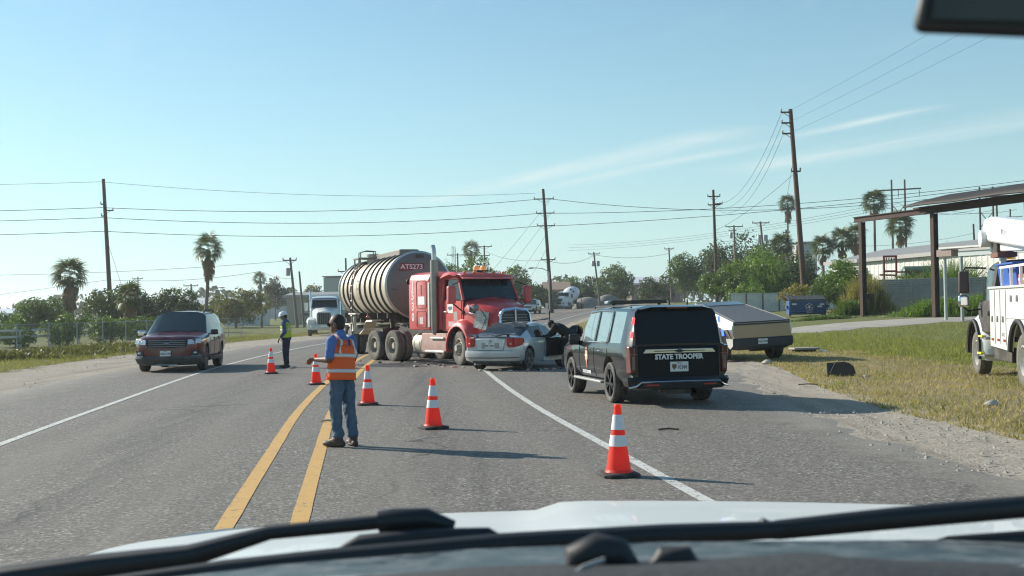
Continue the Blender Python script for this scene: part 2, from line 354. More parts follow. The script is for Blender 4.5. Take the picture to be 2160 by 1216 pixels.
for j in range(len(ys) - 1):
    for i in range(NC): k = j * (NC + 1) + i; Fc.append((k, k + 1, k + NC + 2, k + NC + 1))
TK = []; OL = []
for q in V:
    o_ = q[0] - xc(q[1]); lane = 1.95 if o_ > 0 else -2.05; d_ = o_ - lane; TK.append(max(math.exp(-((abs(d_) - .88) / .30) ** 2), 0)); OL.append(math.exp(-(d_ / .38) ** 2))
me = mesh_np('road', V, Fc); smooth_mesh(me, 60); me.attributes.new('track', 'FLOAT', 'POINT').data.foreach_set('value', TK); me.attributes.new('oil', 'FLOAT', 'POINT').data.foreach_set('value', OL); me.attributes.new('dust', 'FLOAT', 'POINT').data.foreach_set('value', D)
struct(link('road', me, None, am))
# painted markings: sheets 4 mm above the asphalt, worn by the material
def paint(name, col, wear):
    m = bpy.data.materials.new(name); m.use_nodes = True; n, l = nodes_of(m); b = n['Principled BSDF']; o = n['Material Output']
    co = n.new('ShaderNodeTexCoord').outputs['Object']
    v = n.new('ShaderNodeTexVoronoi'); v.inputs['Scale'].default_value = 55; l.new(co, v.inputs['Vector']); g = n.new('ShaderNodeSeparateColor'); l.new(v.outputs['Color'], g.inputs[0])
    q = nmath(n, l, 'ADD', nmath(n, l, 'MULTIPLY', g.outputs[0], .5), nnoise(n, l, co, 5, 8, .7))
    f = nrange(n, l, q, wear, wear + .12)
    cc = nmix(n, l, nnoise(n, l, co, 14, 5), tuple(k * .8 for k in col), tuple(min(1, k * 1.15) for k in col))
    l.new(nmix(n, l, f, cc, (.14, .135, .125)), b.inputs['Base Color']); b.inputs['Roughness'].default_value = .75
    return m
PW = paint('white_paint', (.56, .56, .52), .88); PY = paint('yellow_paint', (.56, .335, .10), .96)
def stripe(name, fn, w, y0, y1, m, step=.5):
    V = []; Fc = []; yy = np.arange(y0, y1, step)
    for y in yy:
        x = fn(y); s = (fn(y + .1) - fn(y - .1)) / .2; k = w / 2 * math.sqrt(1 + s * s) * (1 + .05 * hsh(y * 7, 2)); V += [(x - k, y, H(x - k, y) + .005), (x + k, y, H(x + k, y) + .005)]
    for j in range(len(yy) - 1): Fc.append((2 * j, 2 * j + 1, 2 * j + 3, 2 * j + 2))
    return struct(link(name, mesh_np(name, V, Fc), None, m))
stripe('yellow_centre_line', lambda y: xc(y) - .29, .15, -60, 400, PY); stripe('yellow_centre_line', lambda y: xc(y) + .29, .15, -60, 400, PY)
stripe('white_edge_line', lambda y: xc(y) + 3.76, .125, -60, 400, PW); stripe('white_edge_line', lambda y: xc(y) - interp([(-60, 3.95), (15, 3.98), (22, 4.02), (37, 4.4), (63, 4.4), (400, 4.2)], y), .125, -60, 400, PW)
# concrete driveway on the right
dm = mat('old_concrete', (.36, .335, .29), .9, var=.2, scale=1.2, bump=.4, bscale=30, dirt=(.2, .18, .14), dscale=.7, damt=.6)
V = []; Fc = []
DR = [(0.5, 58, 64), (7, 60.5, 66.5), (14.8, 62.9, 69), (17.5, 64.3, 72.2), (22.8, 66.6, 74), (26, 68.5, 74.4), (31, 71, 76.5), (40, 74, 80), (60, 80, 87)]
for x in np.arange(.5, 60, 1.):
    a = interp([(q[0], q[1]) for q in DR], x) + .15 * hsh(x, 1); e = interp([(q[0], q[2]) for q in DR], x) + .2 * hsh(x, 4)
    for i in range(9): y = a + (e - a) * i / 8; V.append((x, y, H(x, y) + (.05 if 0 < i < 8 else -.05)))
for j in range(len(V) // 9 - 1):
    for i in range(8): k = j * 9 + i; Fc.append((k + 9, k + 10, k + 1, k))
me = mesh_np('driveway', V, Fc); smooth_mesh(me, 60); struct(link('driveway', me, None, dm))
# ================================================================ VEGETATION
def np_mesh(name, V, K):                   # V (N*K,3): N separate K-gons
    N = len(V) // K; me = bpy.data.meshes.new(name); me.vertices.add(len(V)); me.vertices.foreach_set('co', np.asarray(V, np.float32).ravel())
    me.loops.add(len(V)); me.loops.foreach_set('vertex_index', np.arange(len(V), dtype=np.int32)); me.polygons.add(N)
    me.polygons.foreach_set('loop_start', np.arange(0, len(V), K, dtype=np.int32)); me.update(calc_edges=True); me.validate(); return me
def unit(a): return a / np.maximum(1e-6, np.linalg.norm(a, axis=1, keepdims=True))
def leaf_quads(C, Nn, size, asp=.55):
    N = len(C); t = unit(np.cross(Nn, rng.normal(size=(N, 3)))); b = np.cross(Nn, t); s = size.reshape(-1, 1)
    V = np.empty((N, 4, 3)); V[:, 0] = C - t * s; V[:, 1] = C + b * s * asp; V[:, 2] = C + t * s; V[:, 3] = C - b * s * asp
    return V.reshape(-1, 3)
def crown_pts(lobes, n):
    w = np.array([l[3] * l[4] * l[5] for l in lobes]) ** .67; w = w / w.sum(); out = []; nor = []
    for l, k in zip(lobes, rng.multinomial(n, w)):
        d = unit(rng.normal(size=(k, 3))); r = rng.uniform(.35, 1.0, (k, 1)) ** .5
        # small clumps inside each lobe
        cl = unit(rng.normal(size=(max(6, k // 45), 3))); d = unit(d * .55 + cl[rng.integers(0, len(cl), k)] * .95)
        r = r * (1 + .16 * np.sin(d[:, :1] * 7 + l[0]) * np.cos(d[:, 2:] * 6 + l[1]))
        out.append(np.array(l[:3]) + d * r * np.array(l[3:6])); nor.append(unit(d + rng.normal(size=(k, 3)) * .7))
    return np.concatenate(out), np.concatenate(nor)
BARK = mat('bark', (.13, .105, .08), .9, var=.35, scale=9, bump=.8, bscale=25)
LG = leafmat('leaf_green', (.08, .135, .03)); LD = leafmat('leaf_dark', (.05, .078, .026)); LB = leafmat('leaf_bright', (.115, .19, .04)); LO = leafmat('leaf_olive', (.12, .125, .055)); LY = leafmat('leaf_yellowing', (.22, .20, .075))
def tree(name, x, y, h, r, lab, cat='tree', group='trees along the road', m=None, n=3500, ls=.16, trunk=.3, nl=9, flat=1., z0=None, ry=None, tr=.16):
    trunk = trunk if trunk <= .1 else trunk * .55; g = H(x, y) if z0 is None else z0; t = thing(name, (x, y, g), 0, lab, cat, group); m = m or LG; ry = ry or r
    lobes = []; zb = h * trunk
    for i in range(nl):
        a = 2 * PI * i / nl + random.uniform(-.4, .4); q = random.uniform(.3, .95); u = random.uniform(0, 1)
        rr = r * random.uniform(.26, .52); zc_ = zb + (h - zb) * (.25 + .55 * u * (1.1 - q * .6))
        lobes.append((r * q * math.cos(a), ry * q * math.sin(a), zc_, rr, rr * ry / r, min(rr * flat, (h - zb) * .4)))
    lobes.append((0, 0, h - (h - zb) * .32, r * .5, ry * .5, (h - zb) * .32)); lobes.append((0, 0, zb + (h - zb) * .38, r * .66, ry * .66, (h - zb) * .36))
    C, Nn = crown_pts(lobes, int(n * 1.75)); C[:, 2] = np.maximum(C[:, 2], .05)
    me = np_mesh('crown', leaf_quads(C, Nn, rng.uniform(.55, 1.2, len(C)) * ls * .66), 4); link('crown' if trunk > .06 else 'foliage', me, t, m)
    b = MB(); top = Vector((random.uniform(-.2, .2), 0, zb + (h - zb) * .3)); b.tube([(0, 0, -.1), (random.uniform(-.1, .1), .05, top.z * .5), top], [tr, tr * .8, tr * .6], 7)
    for lo in lobes[:nl]:
        p = Vector(lo[:3]); st = top * random.uniform(.6, 1); b.tube([st, st.lerp(p, .5) + Vector((0, 0, -.08 * h * .3)), p], [tr * .5, tr * .3, tr * .1], 5)
    b.build('trunk' if trunk > .06 else 'stem', BARK, t, 50); return t
# ---- fan palms: shared frond meshes, every frond a part of its own
PG = leafmat('palm_green', (.075, .10, .034), .2); PD = leafmat('palm_dead', (.20, .145, .085), .12, .3, .8)
PT = mat('palm_trunk', (.19, .155, .115), .95, var=.3, scale=5, bump=.9, bscale=14)
def frond_mesh(dead):
    V = []; pl = .88
    for s in (-1, 1): pass
    segs = 15; P0 = np.array([pl, 0, .0])
    a = [(0, -.018, 0), (pl, -.012, 0), (pl, .012, 0), (0, .018, 0)]
    V += a
    for i in range(segs):
        t = (i + .5) / segs * 2 - 1; an = t * (2.05 if not dead else .9); L = (.95 - .25 * abs(t)) * random.uniform(.9, 1.08)
        d = np.array([math.cos(an), math.sin(an), 0]); sd_ = np.array([-d[1], d[0], 0]); mid = P0 + d * L * .55 + np.array([0, 0, .06 - .05 * abs(t)]); tip = P0 + d * L + np.array([0, 0, -.26 - .2 * random.random()])
        w = .05
        V += [tuple(P0), tuple(mid - sd_ * w), tuple(tip), tuple(mid + sd_ * w)]
    return np_mesh('frond', np.array(V, float), 4)
FR = [frond_mesh(False) for _ in range(4)]; FD = [frond_mesh(True) for _ in range(3)]
for f_ in FR: f_.materials.append(PG)
for f_ in FD: f_.materials.append(PD)
def palm(x, y, hc, r, lab, skirt=1.5, tr=.2, nf=32, nd=20, lean=0., sk_r=.7):
    g = H(x, y); t = thing('fan_palm', (x, y, g), 0, lab, 'palm tree', 'fan palms'); s = r / 1.75
    b = MB(); pts = []; rs = []
    for i in range(9):
        u = i / 8; pts.append((lean * (u - 1) ** 2 * -1, 0, hc * u - .1 * (1 - u))); rs.append(tr * (1.35 - .5 * min(1, u * 3)) * random.uniform(.95, 1.05))
    b.tube(pts, rs, 10); b.build('trunk', PT, t, 50); top = Vector(pts[-1])
    for i in range(nf):
        az = i * 2.39996 + random.uniform(-.2, .2); u = (i + .5) / nf; el = R(80 - 122 * u ** .85)
        o = link('frond', random.choice(FR), t); o.location = top + Vector((0, 0, .25 * s * (1 - u))); k = s * random.uniform(.85, 1.1); o.scale = (k, k, k)
        o.rotation_euler = (Matrix.Rotation(az, 4, 'Z') @ Matrix.Rotation(-el, 4, 'Y') @ Matrix.Rotation(random.uniform(-.5, .5), 4, 'X')).to_euler()
    for i in range(nd):
        az = i * 2.39996; u = (i + random.random()) / nd; o = link('dead_frond', random.choice(FD), t); k = s * random.uniform(.7, .95) * (1.05 - .35 * u)
        o.location = top + Vector((.12 * math.cos(az), .12 * math.sin(az), -skirt * u)); o.scale = (k, k * sk_r, k)
        o.rotation_euler = (Matrix.Rotation(az, 4, 'Z') @ Matrix.Rotation(R(random.uniform(60, 82)), 4, 'Y') @ Matrix.Rotation(random.uniform(-.6, .6), 4, 'X')).to_euler()
    return t
palm(-37.3, 100, 5.0, 1.75, 'bushy fan palm with broad brown skirt standing in the hedge behind the chain-link fence', 2.0, .34, 36, 60, sk_r=1.)
palm(-25.6, 100, 7.1, 1.5, 'tall slender fan palm with shaggy brown skirt standing beyond the red SUV', 2.0, .17, 34, 60, .5, .75)
palm(-25.8, 80, 2.75, 1.25, 'short shaggy fan palm at the foot of the leaning pole on the left', 1.3, .3, 36, 34)
palm(46.8, 200, 16.2, 1.9, 'tall thin fan palm just left of the big leaning utility pole', 2.2, .17, 36, 40, .8, .8)
palm(52.2, 170, 13.8, 2.15, 'tallest fan palm above the steel frame beside the two-legged pylon', 1.2, .2, 38, 16)
palm(52.6, 160, 9.9, 2.3, 'green fan palm just right of the tallest palm seen under the steel beam', 1.6, .2, 40, 20)
palm(50.0, 172, 9.2, 2.0, 'fan palm in the clump directly below the tallest palm', 1.9, .2, 36, 36)
palm(47.5, 170, 8.4, 2.2, 'low fan palm seen just left of the rusty frame post above the metal building', 1.6, .24, 40, 24)
palm(44.7, 170, 7.5, 2.1, 'low leafy fan palm at the left end of the palm clump above the metal building', 1.4, .24, 40, 20)
palm(36.5, 160, 7.4, 2.0, 'fan palm behind the leafy tree left of the big leaning pole', 1.4, .24, 40, 20)
palm(-8.7, 255, 13.4, 2.4, 'distant fan palm rising from trees behind the red tractor cab', 2.5, .25, 32, 24)
palm(-57.4, 270, 9.2, 2.0, 'distant palm beside the thin pole left of the worker in the white helmet', 2.0, .25, 30, 20)
# ---- trees and bushes
tree('broadleaf_tree', -36.0, 108, 4.4, 4.0, 'dark green tree left of the leaning pole behind the bushy palm', m=LD, n=5200, ls=.2, trunk=.14, ry=3)
tree('broadleaf_tree', -31.0, 108, 4.2, 3.6, 'dark round tree filling the gap between bushy palm and leaning pole', m=LD, n=4600, ls=.2, trunk=.14, ry=3)
tree('broadleaf_tree', -40.6, 100, 3.3, 3.0, 'low green shrub tree left of the bushy palm behind the fence', m=LG, n=4200, ls=.19, trunk=.1, ry=2.5)
for i, (px, yy, h, r, w) in enumerate([(-25.3, 66, 1.75, 1.5, 'leftmost'), (-23.2, 68, 1.9, 1.5, 'second from left'), (-21.3, 70, 1.8, 1.4, 'third from left'), (-20.6, 74, 1.7, 1.5, 'rightmost')]):
    tree('hedge_bush', px - 2.4, yy, h, r, w + ' bush of the hedge growing behind the chain-link fence', 'bush', 'hedge behind the fence', LG, 2600, .11, .05, 8, ry=1.3, tr=.06)
tree('broadleaf_tree', -31.5, 135, 4.6, 3.4, 'grey green tree on the grass right of the slender palm', m=LO, n=4200, ls=.22, trunk=.22)
tree('broadleaf_tree', -34.6, 140, 3.8, 2.6, 'smaller dense tree beside the grey green tree right of the slender palm', m=LG, n=3000, ls=.22, trunk=.2)
tree('broadleaf_tree', -52.0, 260, 9.6, 4.2, 'distant spreading tree right of the thin pole behind the helmeted worker', m=LD, n=3000, ls=.4, trunk=.45, flat=.6)
tree('broadleaf_tree', -39.5, 235, 7.3, 4.0, 'distant flat-topped tree above the white semi truck', m=LO, n=2500, ls=.36, trunk=.5, flat=.5)
tree('broadleaf_tree', -10.4, 180, 8.6, 4.0, 'leafy tree right behind the red cab roof beacon', m=LG, n=4200, ls=.3, trunk=.25)
tree('broadleaf_tree', -5.8, 190, 9.6, 5.0, 'tallest leafy tree behind the red tractor cab', m=LG, n=5000, ls=.32, trunk=.25)
tree('broadleaf_tree', 0.6, 200, 7.6, 4.6, 'tree with open branches behind the grey SUV and red hood', m=LG, n=4600, ls=.3, trunk=.3, flat=.7)
tree('broadleaf_tree', 3.4, 185, 4.3, 3.2, 'low dark bush at the roadside behind the grey SUV', 'bush', m=LD, n=3600, ls=.26, trunk=.1)
tree('broadleaf_tree', 12.8, 250, 6.8, 4.6, 'tree directly behind the cement mixer drum', m=LG, n=4200, ls=.34, trunk=.15)
tree('broadleaf_tree', 18.4, 250, 6.2, 4.4, 'low dark tree right of the cement mixer', m=LD, n=4200, ls=.34, trunk=.12)
tree('broadleaf_tree', 20.8, 235, 8.4, 4.0, 'tall round tree beside the thin pole right of the cement mixer', m=LG, n=5000, ls=.32, trunk=.15)
tree('broadleaf_tree', 27.6, 190, 8.2, 3.9, 'tall airy tree left of the big shrub mass', m=LG, n=5000, ls=.26, trunk=.2)
tree('broadleaf_tree', 24.5, 205, 4.2, 3.2, 'low scrub between the round tree and the airy tree', 'bush', m=LD, n=3000, ls=.28, trunk=.08)
tree('broadleaf_tree', 26.0, 125, 6.6, 4.2, 'largest bright shrub tree behind the black police SUV', m=LB, n=9500, ls=.2, trunk=.06, nl=13)
tree('broadleaf_tree', 22.6, 122, 5.0, 3.2, 'leafy shrub left of the largest shrub above the police SUV roof', m=LG, n=5200, ls=.2, trunk=.06)
tree('broadleaf_tree', 22.4, 112, 3.4, 1.9, 'small bright bush in front of the large shrub behind the police SUV', 'bush', m=LB, n=3000, ls=.16, trunk=.05)
tree('broadleaf_tree', 30.8, 128, 6.0, 3.0, 'dark leafy shrub right of the largest shrub', m=LD, n=4200, ls=.2, trunk=.06)
tree('broadleaf_tree', 27.8, 100, 4.6, 2.6, 'bright leafy tree just left of the big leaning pole behind the dumpster', m=LB, n=5600, ls=.16, trunk=.18)
tree('broadleaf_tree', 29.0, 104, 3.6, 2.2, 'dark bush at the foot of the big leaning pole', 'bush', m=LG, n=3800, ls=.16, trunk=.06)
tree('broadleaf_tree', 23.6, 98, 2.6, 1.6, 'yellowing bush by the white wall left of the dumpster', 'bush', m=LY, n=2600, ls=.13, trunk=.05)
tree('broadleaf_tree', 25.0, 96, 2.9, 1.5, 'thin green bush directly behind the dumpster left corner', 'bush', m=LG, n=2200, ls=.13, trunk=.05)
tree('broadleaf_tree', 38.6, 195, 11.8, 6.0, 'dark tree mass at the left on the skyline behind the big shrub', m=LD, n=5600, ls=.32, trunk=.15)
tree('broadleaf_tree', 33.8, 195, 10.4, 4.8, 'dark skyline tree right of the slim pole with crossarms', m=LD, n=4600, ls=.32, trunk=.15)
tree('broadleaf_tree', 43.6, 195, 10.6, 5.2, 'dark skyline tree next to the thin palm', m=LD, n=4600, ls=.32, trunk=.15)
tree('broadleaf_tree', 64, 175, 8.2, 3.6, 'dark far tree above the metal building right of the second frame post', m=LD, n=3200, ls=.28, trunk=.2)
tree('broadleaf_tree', 70, 175, 8.6, 3.6, 'far dark tree behind the bucket truck boom', m=LD, n=3200, ls=.28, trunk=.2)
# reedy weeds by the fence corner and at the post feet
def weeds(name, x, y, rx, ry, h, n, m, lab, lean=.35):
    t = thing(name, (x, y, H(x, y)), 0, lab, 'weeds', 'tall weeds'); N = n
    base = np.stack([rng.normal(0, rx / 2, N), rng.normal(0, ry / 2, N), np.zeros(N)], 1); base[:, 2] = [H(x + p[0], y + p[1]) - H(x, y) - .03 for p in base]
    hh = h * rng.uniform(.45, 1.1, N) * np.exp(-((base[:, 0] / rx) ** 2)); d = np.stack([rng.normal(0, lean, N), rng.normal(0, lean, N), np.ones(N)], 1)
    tip = base + d * hh[:, None]; mid = base + d * hh[:, None] * .55 * np.array([.6, .6, 1]); sdv = unit(np.cross(d, rng.normal(size=(N, 3)))) * (.018 + .012 * rng.random((N, 1)))
    Vv = np.empty((N, 4, 3)); Vv[:, 0] = base; Vv[:, 1] = mid - sdv; Vv[:, 2] = tip; Vv[:, 3] = mid + sdv
    k = N // 2; sel = rng.integers(0, N, k * 2); u = rng.uniform(.3, 1, (len(sel), 1)); C = base[sel] + (tip[sel] - base[sel]) * u + rng.normal(0, .05, (len(sel), 3))
    q = leaf_quads(C, unit(rng.normal(size=C.shape)), rng.uniform(.04, .1, len(C)), .4)
    link('foliage', np_mesh('foliage', np.concatenate([Vv.reshape(-1, 3), q]), 4), t, m); return t
weeds('tall_weeds', 25.9, 86.8, 1.9, 1.0, 2.9, 2600, LY, 'tall yellow green reeds by the dumpster at the corrugated fence corner', .18)
weeds('tall_weeds', 24.3, 85.0, 1.2, .7, 1.2, 1500, LG, 'green weeds between the dumpster and the tall reeds')
weeds('tall_weeds', 28.2, 78.0, 2.8, 1.2, 1.3, 2600, LB, 'bright green weeds round the foot of the second frame post')
weeds('tall_weeds', 30.2, 76.5, 2.0, 1., 1.5, 1900, LB, 'bright green weeds left of the bucket truck in front of grey posts')
weeds('tall_weeds', 21.0, 80.2, 2.2, .6, .32, 900, LG, 'low weeds along the front of the dumpster')
weeds('tall_weeds', 34.8, 93.5, 3., 1.2, 4.3, 2600, LB, 'tall bright weeds standing above the corrugated fence')
weeds('tall_weeds', 30.6, 92.5, 2., 1.2, 3.2, 1500, LB, 'bright weeds above the fence in front of the green tank')
for i, (x, y) in enumerate([(-20.2, 47), (-19.9, 50.5), (-19.6, 54), (-19.3, 57.5)]):
    weeds('tall_weeds', x, y, 3.2, 1.0, .42, 1500, LO, ['nearest', 'second', 'third', 'farthest'][i] + ' clump of grassy weeds along the left fence, counted from the left edge')
# ---- grass blades (uncountable)
def grass(name, n, region, hmin, hmax, m, lab):
    pts = []
    while len(pts) < n:
        q = region()
        if q: pts.append(q)
    P_ = np.array(pts); N = len(P_); base = np.stack([P_[:, 0], P_[:, 1], [H(a, b_) + .02 * hsh(a, b_) - .02 for a, b_, *_ in pts]], 1)
    hh = rng.uniform(hmin, hmax, N)[:, None]; d = np.stack([rng.normal(0, .45, N), rng.normal(0, .45, N), np.ones(N)], 1); w = unit(np.cross(d, rng.normal(size=(N, 3)))) * .013
    Vv = np.empty((N, 3, 3)); Vv[:, 0] = base - w; Vv[:, 1] = base + w; Vv[:, 2] = base + d * hh
    o = stuff(link(name, np_mesh(name, Vv.reshape(-1, 3), 3), None, m)); tag(o, lab, 'grass'); return o
def reg_right(lo, hi, dry):
    def f():
        y = 12 + 58 * random.random() ** 1.6; g0 = interp(GEDGE, y); x = g0 - .3 + 14 * random.random() ** 1.2; k = ss(2.0, 8, x - g0) + .35 * hsh(x * .5, y * .45)
        if x > 2 and 60 < y: return None
        return (x, y) if lo <= k + random.uniform(-.15, .15) < hi else None
    return f
GDRY = leafmat('grass_dry', (.33, .28, .155), .3, .3, .8); GGRN = leafmat('grass_green', (.21, .22, .075), .35, .35, .7)
grass('dry_grass', 42000, reg_right(-9, .38, 1), .03, .10, GDRY, 'dry yellow grass along the gravel shoulder on the right')
grass('green_grass', 52000, reg_right(.38, 9, 0), .04, .13, GGRN, 'short green grass on the bank at the right')
def reg_bank():
    x, y = random.uniform(12, 33), random.uniform(36, 73); lo_ = 57.5 + .42 * x; return (x, y) if y < lo_ - 1.5 else None
grass('bank_grass', 34000, reg_bank, .05, .16, leafmat('grass_bank', (.20, .215, .07), .35, .4, .7), 'taller green grass on the bank below the driveway')
def reg_left():
    y = 30 + 60 * random.random() ** 1.3; x = xl(y) - 3.4 - 5.5 * random.random(); return (x, y)
grass('verge_grass', 30000, reg_left, .05, .16, leafmat('grass_olive', (.21, .21, .075), .3, .3, .7), 'olive grass strip along the left shoulder and fence')
def reg_far():
    y = 72 + 60 * random.random(); g0 = interp(GEDGE, y); x = g0 - .2 + 12 * random.random(); return (x, y)
grass('far_grass', 14000, reg_far, .08, .2, leafmat('grass_far', (.27, .26, .085), .3, .3, .7), 'yellow green grass on the far side of the driveway by the bend')
# loose stones of the shoulder
sb_ = MB(); st = []
for i in range(2600):
    y = 9 + 32 * random.random() ** 1.5; a, g0 = xr(y), interp(GEDGE, y); x = random.uniform(a - .5, g0 + .3)
    if random.random() < .3: y = 22 + 40 * random.random(); x = xl(y) - random.uniform(-.6, 3.4)
    r = random.choice((.008, .012, .016, .02, .03)) * random.uniform(.8, 1.3); st.append((x, y, r))
for x, y, r in st:
    ov = [(r * random.uniform(.7, 1.3), 0, 0), (0, r * random.uniform(.7, 1.3), 0), (-r * random.uniform(.7, 1.3), 0, 0), (0, -r * random.uniform(.7, 1.3), 0), (0, 0, r * random.uniform(.5, .9))]
    sb_.add([(x + p[0], y + p[1], H(x, y) + p[2] - .005) for p in ov], [(0, 1, 4), (1, 2, 4), (2, 3, 4), (3, 0, 4)])
tag(stuff(sb_.build('loose_stones', mat('stone', (.36, .33, .28), .9, var=.4, scale=1.5))), 'loose pale stones scattered over the gravel shoulders', 'stones')
# ================================================================ VEHICLE KIT
RUB = mat('tyre_rubber', (.036, .036, .036), .7, var=.3, scale=10, dirt=(.24, .22, .19), dscale=5, damt=.55)
RUBD = mat('tyre_dusty', (.10, .095, .085), .9, var=.25, scale=8, dirt=(.26, .235, .19), dscale=4, damt=.6)
BLK = mat('black_plastic', (.022, .022, .023), .6, var=.2); BLKG = mat('black_gloss', (.012, .012, .013), .18, var=.1)
CHR = mat('chrome', (.72, .73, .74), .14, 1., var=.05); ALU = mat('aluminium', (.62, .62, .60), .38, 1., var=.1, dirt=(.25, .22, .18), dscale=6, damt=.4)
WHT = mat('white_paint_body', (.74, .75, .73), .32, var=.05, coat=.5, dirt=(.42, .39, .33), dscale=3, damt=.28)
DGL = mat('dark_glass', (.012, .017, .018), .05, var=.1, spec=.9); TAILR = mat('tail_lens', (.42, .015, .02), .15, var=.2, scale=30, coat=.6); AMB = mat('amber_lens', (.75, .25, .02), .2, var=.2, coat=.5)
HLT = mat('headlamp_lens', (.62, .66, .66), .12, .3, var=.35, scale=25, coat=1.); FRM = mat('frame_black', (.035, .033, .03), .7, var=.3, dirt=(.17, .15, .12), dscale=3, damt=.6)
PLW = mat('plate_white', (.72, .72, .70), .5, var=.05); INK = mat('plate_ink', (.02, .025, .05), .6); GREY = mat('grey_metal', (.34, .34, .33), .55, .3, var=.15)
WHEELS = {}
def wheel_meshes(Rr, W, rim, style):
    k = (Rr, W, rim, style)
    if k in WHEELS: return WHEELS[k]
    t = MB(); h = W / 2; pr = [(rim * .96, -h * .5), (rim, -h * .84), (rim + .03, -h * .97), (Rr * .9, -h), (Rr * .97, -h * .86), (Rr, -h * .6), (Rr, -h * .22), (Rr - .012, -h * .2), (Rr - .012, -h * .12), (Rr, -h * .1), (Rr, h * .1), (Rr - .012, h * .12), (Rr - .012, h * .2), (Rr, h * .22), (Rr, h * .6), (Rr * .97, h * .86), (Rr * .9, h), (rim + .03, h * .97), (rim, h * .84), (rim * .96, h * .5)]
    t.lathe(pr, 32); tm = t.mesh('wheel', 35); tm.materials.append(RUBD if style.startswith('truck') else RUB)
    r = MB()
    if style in ('alloy', 'alloy_dark', 'alloy_grey'):
        r.lathe([(rim, h * .86), (rim * .93, h * .88), (rim * .9, h * .7), (rim * .9, -h * .3), (rim * .3, -h * .3), (.001, -h * .3)], 28)
        for i in range(5):
            a = 2 * PI * i / 5 + .3
            for da in (-.17, .17):
                r.bar((.05 * math.cos(a), .05 * math.sin(a), h * .7), (rim * .93 * math.cos(a + da), rim * .93 * math.sin(a + da), h * .78), rim * .13, .05)
        r.lathe([(.075, h * .5), (.075, h * .84), (.05, h * .88), (.001, h * .88)], 12)
        m = {'alloy': ALU, 'alloy_dark': mat('rim_black', (.05, .05, .052), .3, .5, var=.2), 'alloy_grey': mat('rim_grey', (.2, .2, .2), .4, .6, var=.2)}[style]
    else:      # steel truck wheel: front = crowned outwards, rear (dual) = deep dish
        o = h * .55 if style == 'truck_front' else -h * .55
        r.lathe([(rim, h * .86), (rim * .94, h * .9), (rim * .9, h * .5), (rim * .82, o if style != 'truck_front' else 0), (rim * .6, o), (rim * .45, o + .02), (rim * .4, o + .11), (rim * .3, o + .15), (.001, o + .15)], 28)
        for i in range(10): a = 2 * PI * i / 10; r.cyl((rim * .54 * math.cos(a), rim * .54 * math.sin(a), o - .01), (rim * .54 * math.cos(a), rim * .54 * math.sin(a), o + .05), .02, n=6)
        m = mat('rim_truck_dusty', (.36, .34, .30), .55, .35, var=.25, dirt=(.3, .26, .2), dscale=5, damt=.6) if style != 'truck_white' else mat('rim_white', (.6, .6, .57), .5, var=.1, dirt=(.3, .26, .2), dscale=5, damt=.5)
    rm = r.mesh('rim', 30); rm.materials.append(m); WHEELS[k] = (tm, rm)
    if style in ('alloy', 'alloy_dark', 'alloy_grey'): pass
    return WHEELS[k]
def wheel(p, x, y, Rr, W, rim, style, side, steer=0., z=None):
    tm, rm = wheel_meshes(Rr, W, rim, style); o = link('wheel', tm, p); o.location = (x, y, Rr - .006 if z is None else z); o.rotation_euler = (Matrix.Rotation(steer, 3, 'Z') @ Matrix.Rotation(-side * PI / 2, 3, 'X')).to_euler()
    link('rim', rm, o); return o
def plate(p, M, top, txt, w=.305, h=.155, ink=None, dx=0., sx=.8):
    o = MB().add([(-w / 2, -h / 2, 0), (w / 2, -h / 2, 0), (w / 2, h / 2, 0), (-w / 2, h / 2, 0), (-w / 2, -h / 2, .008), (w / 2, -h / 2, .008), (w / 2, h / 2, .008), (-w / 2, h / 2, .008)], [(3, 2, 1, 0), (4, 5, 6, 7), (0, 1, 5, 4), (1, 2, 6, 5), (2, 3, 7, 6), (3, 0, 4, 7)], M).build('license_plate', PLW, p)
    T = M @ Matrix.Translation((dx, -.012, .009)); txt and text('plate_number', txt, h * .62, T, ink or INK, o, .001, .003, sx)
    if top and txt: text('plate_state', top, h * .22, M @ Matrix.Translation((0, h * .36, .009)), ink or INK, o, .0, .003)
    return o
def prof(wb, zb, w1, z1, w2, z2, w3, z3, w4, z4, w5, z5, w6, z6, zc):
    return [(0, zb), (wb, zb), (w1, z1), (w2, z2), (w3, z3), (w4, z4), (w5, z5), (w6, z6), (w6 * .74, z6 + (zc - z6) * .62), (w6 * .38, z6 + (zc - z6) * .92), (0, zc)]
def side_at(pf, z):                                         # half width of a section at height z
    for a, b in zip(pf[1:], pf[2:]):
        if min(a[1], b[1]) <= z <= max(a[1], b[1]) and a[1] != b[1]: return a[0] + (b[0] - a[0]) * (z - a[1]) / (b[1] - a[1])
    return pf[3][0]
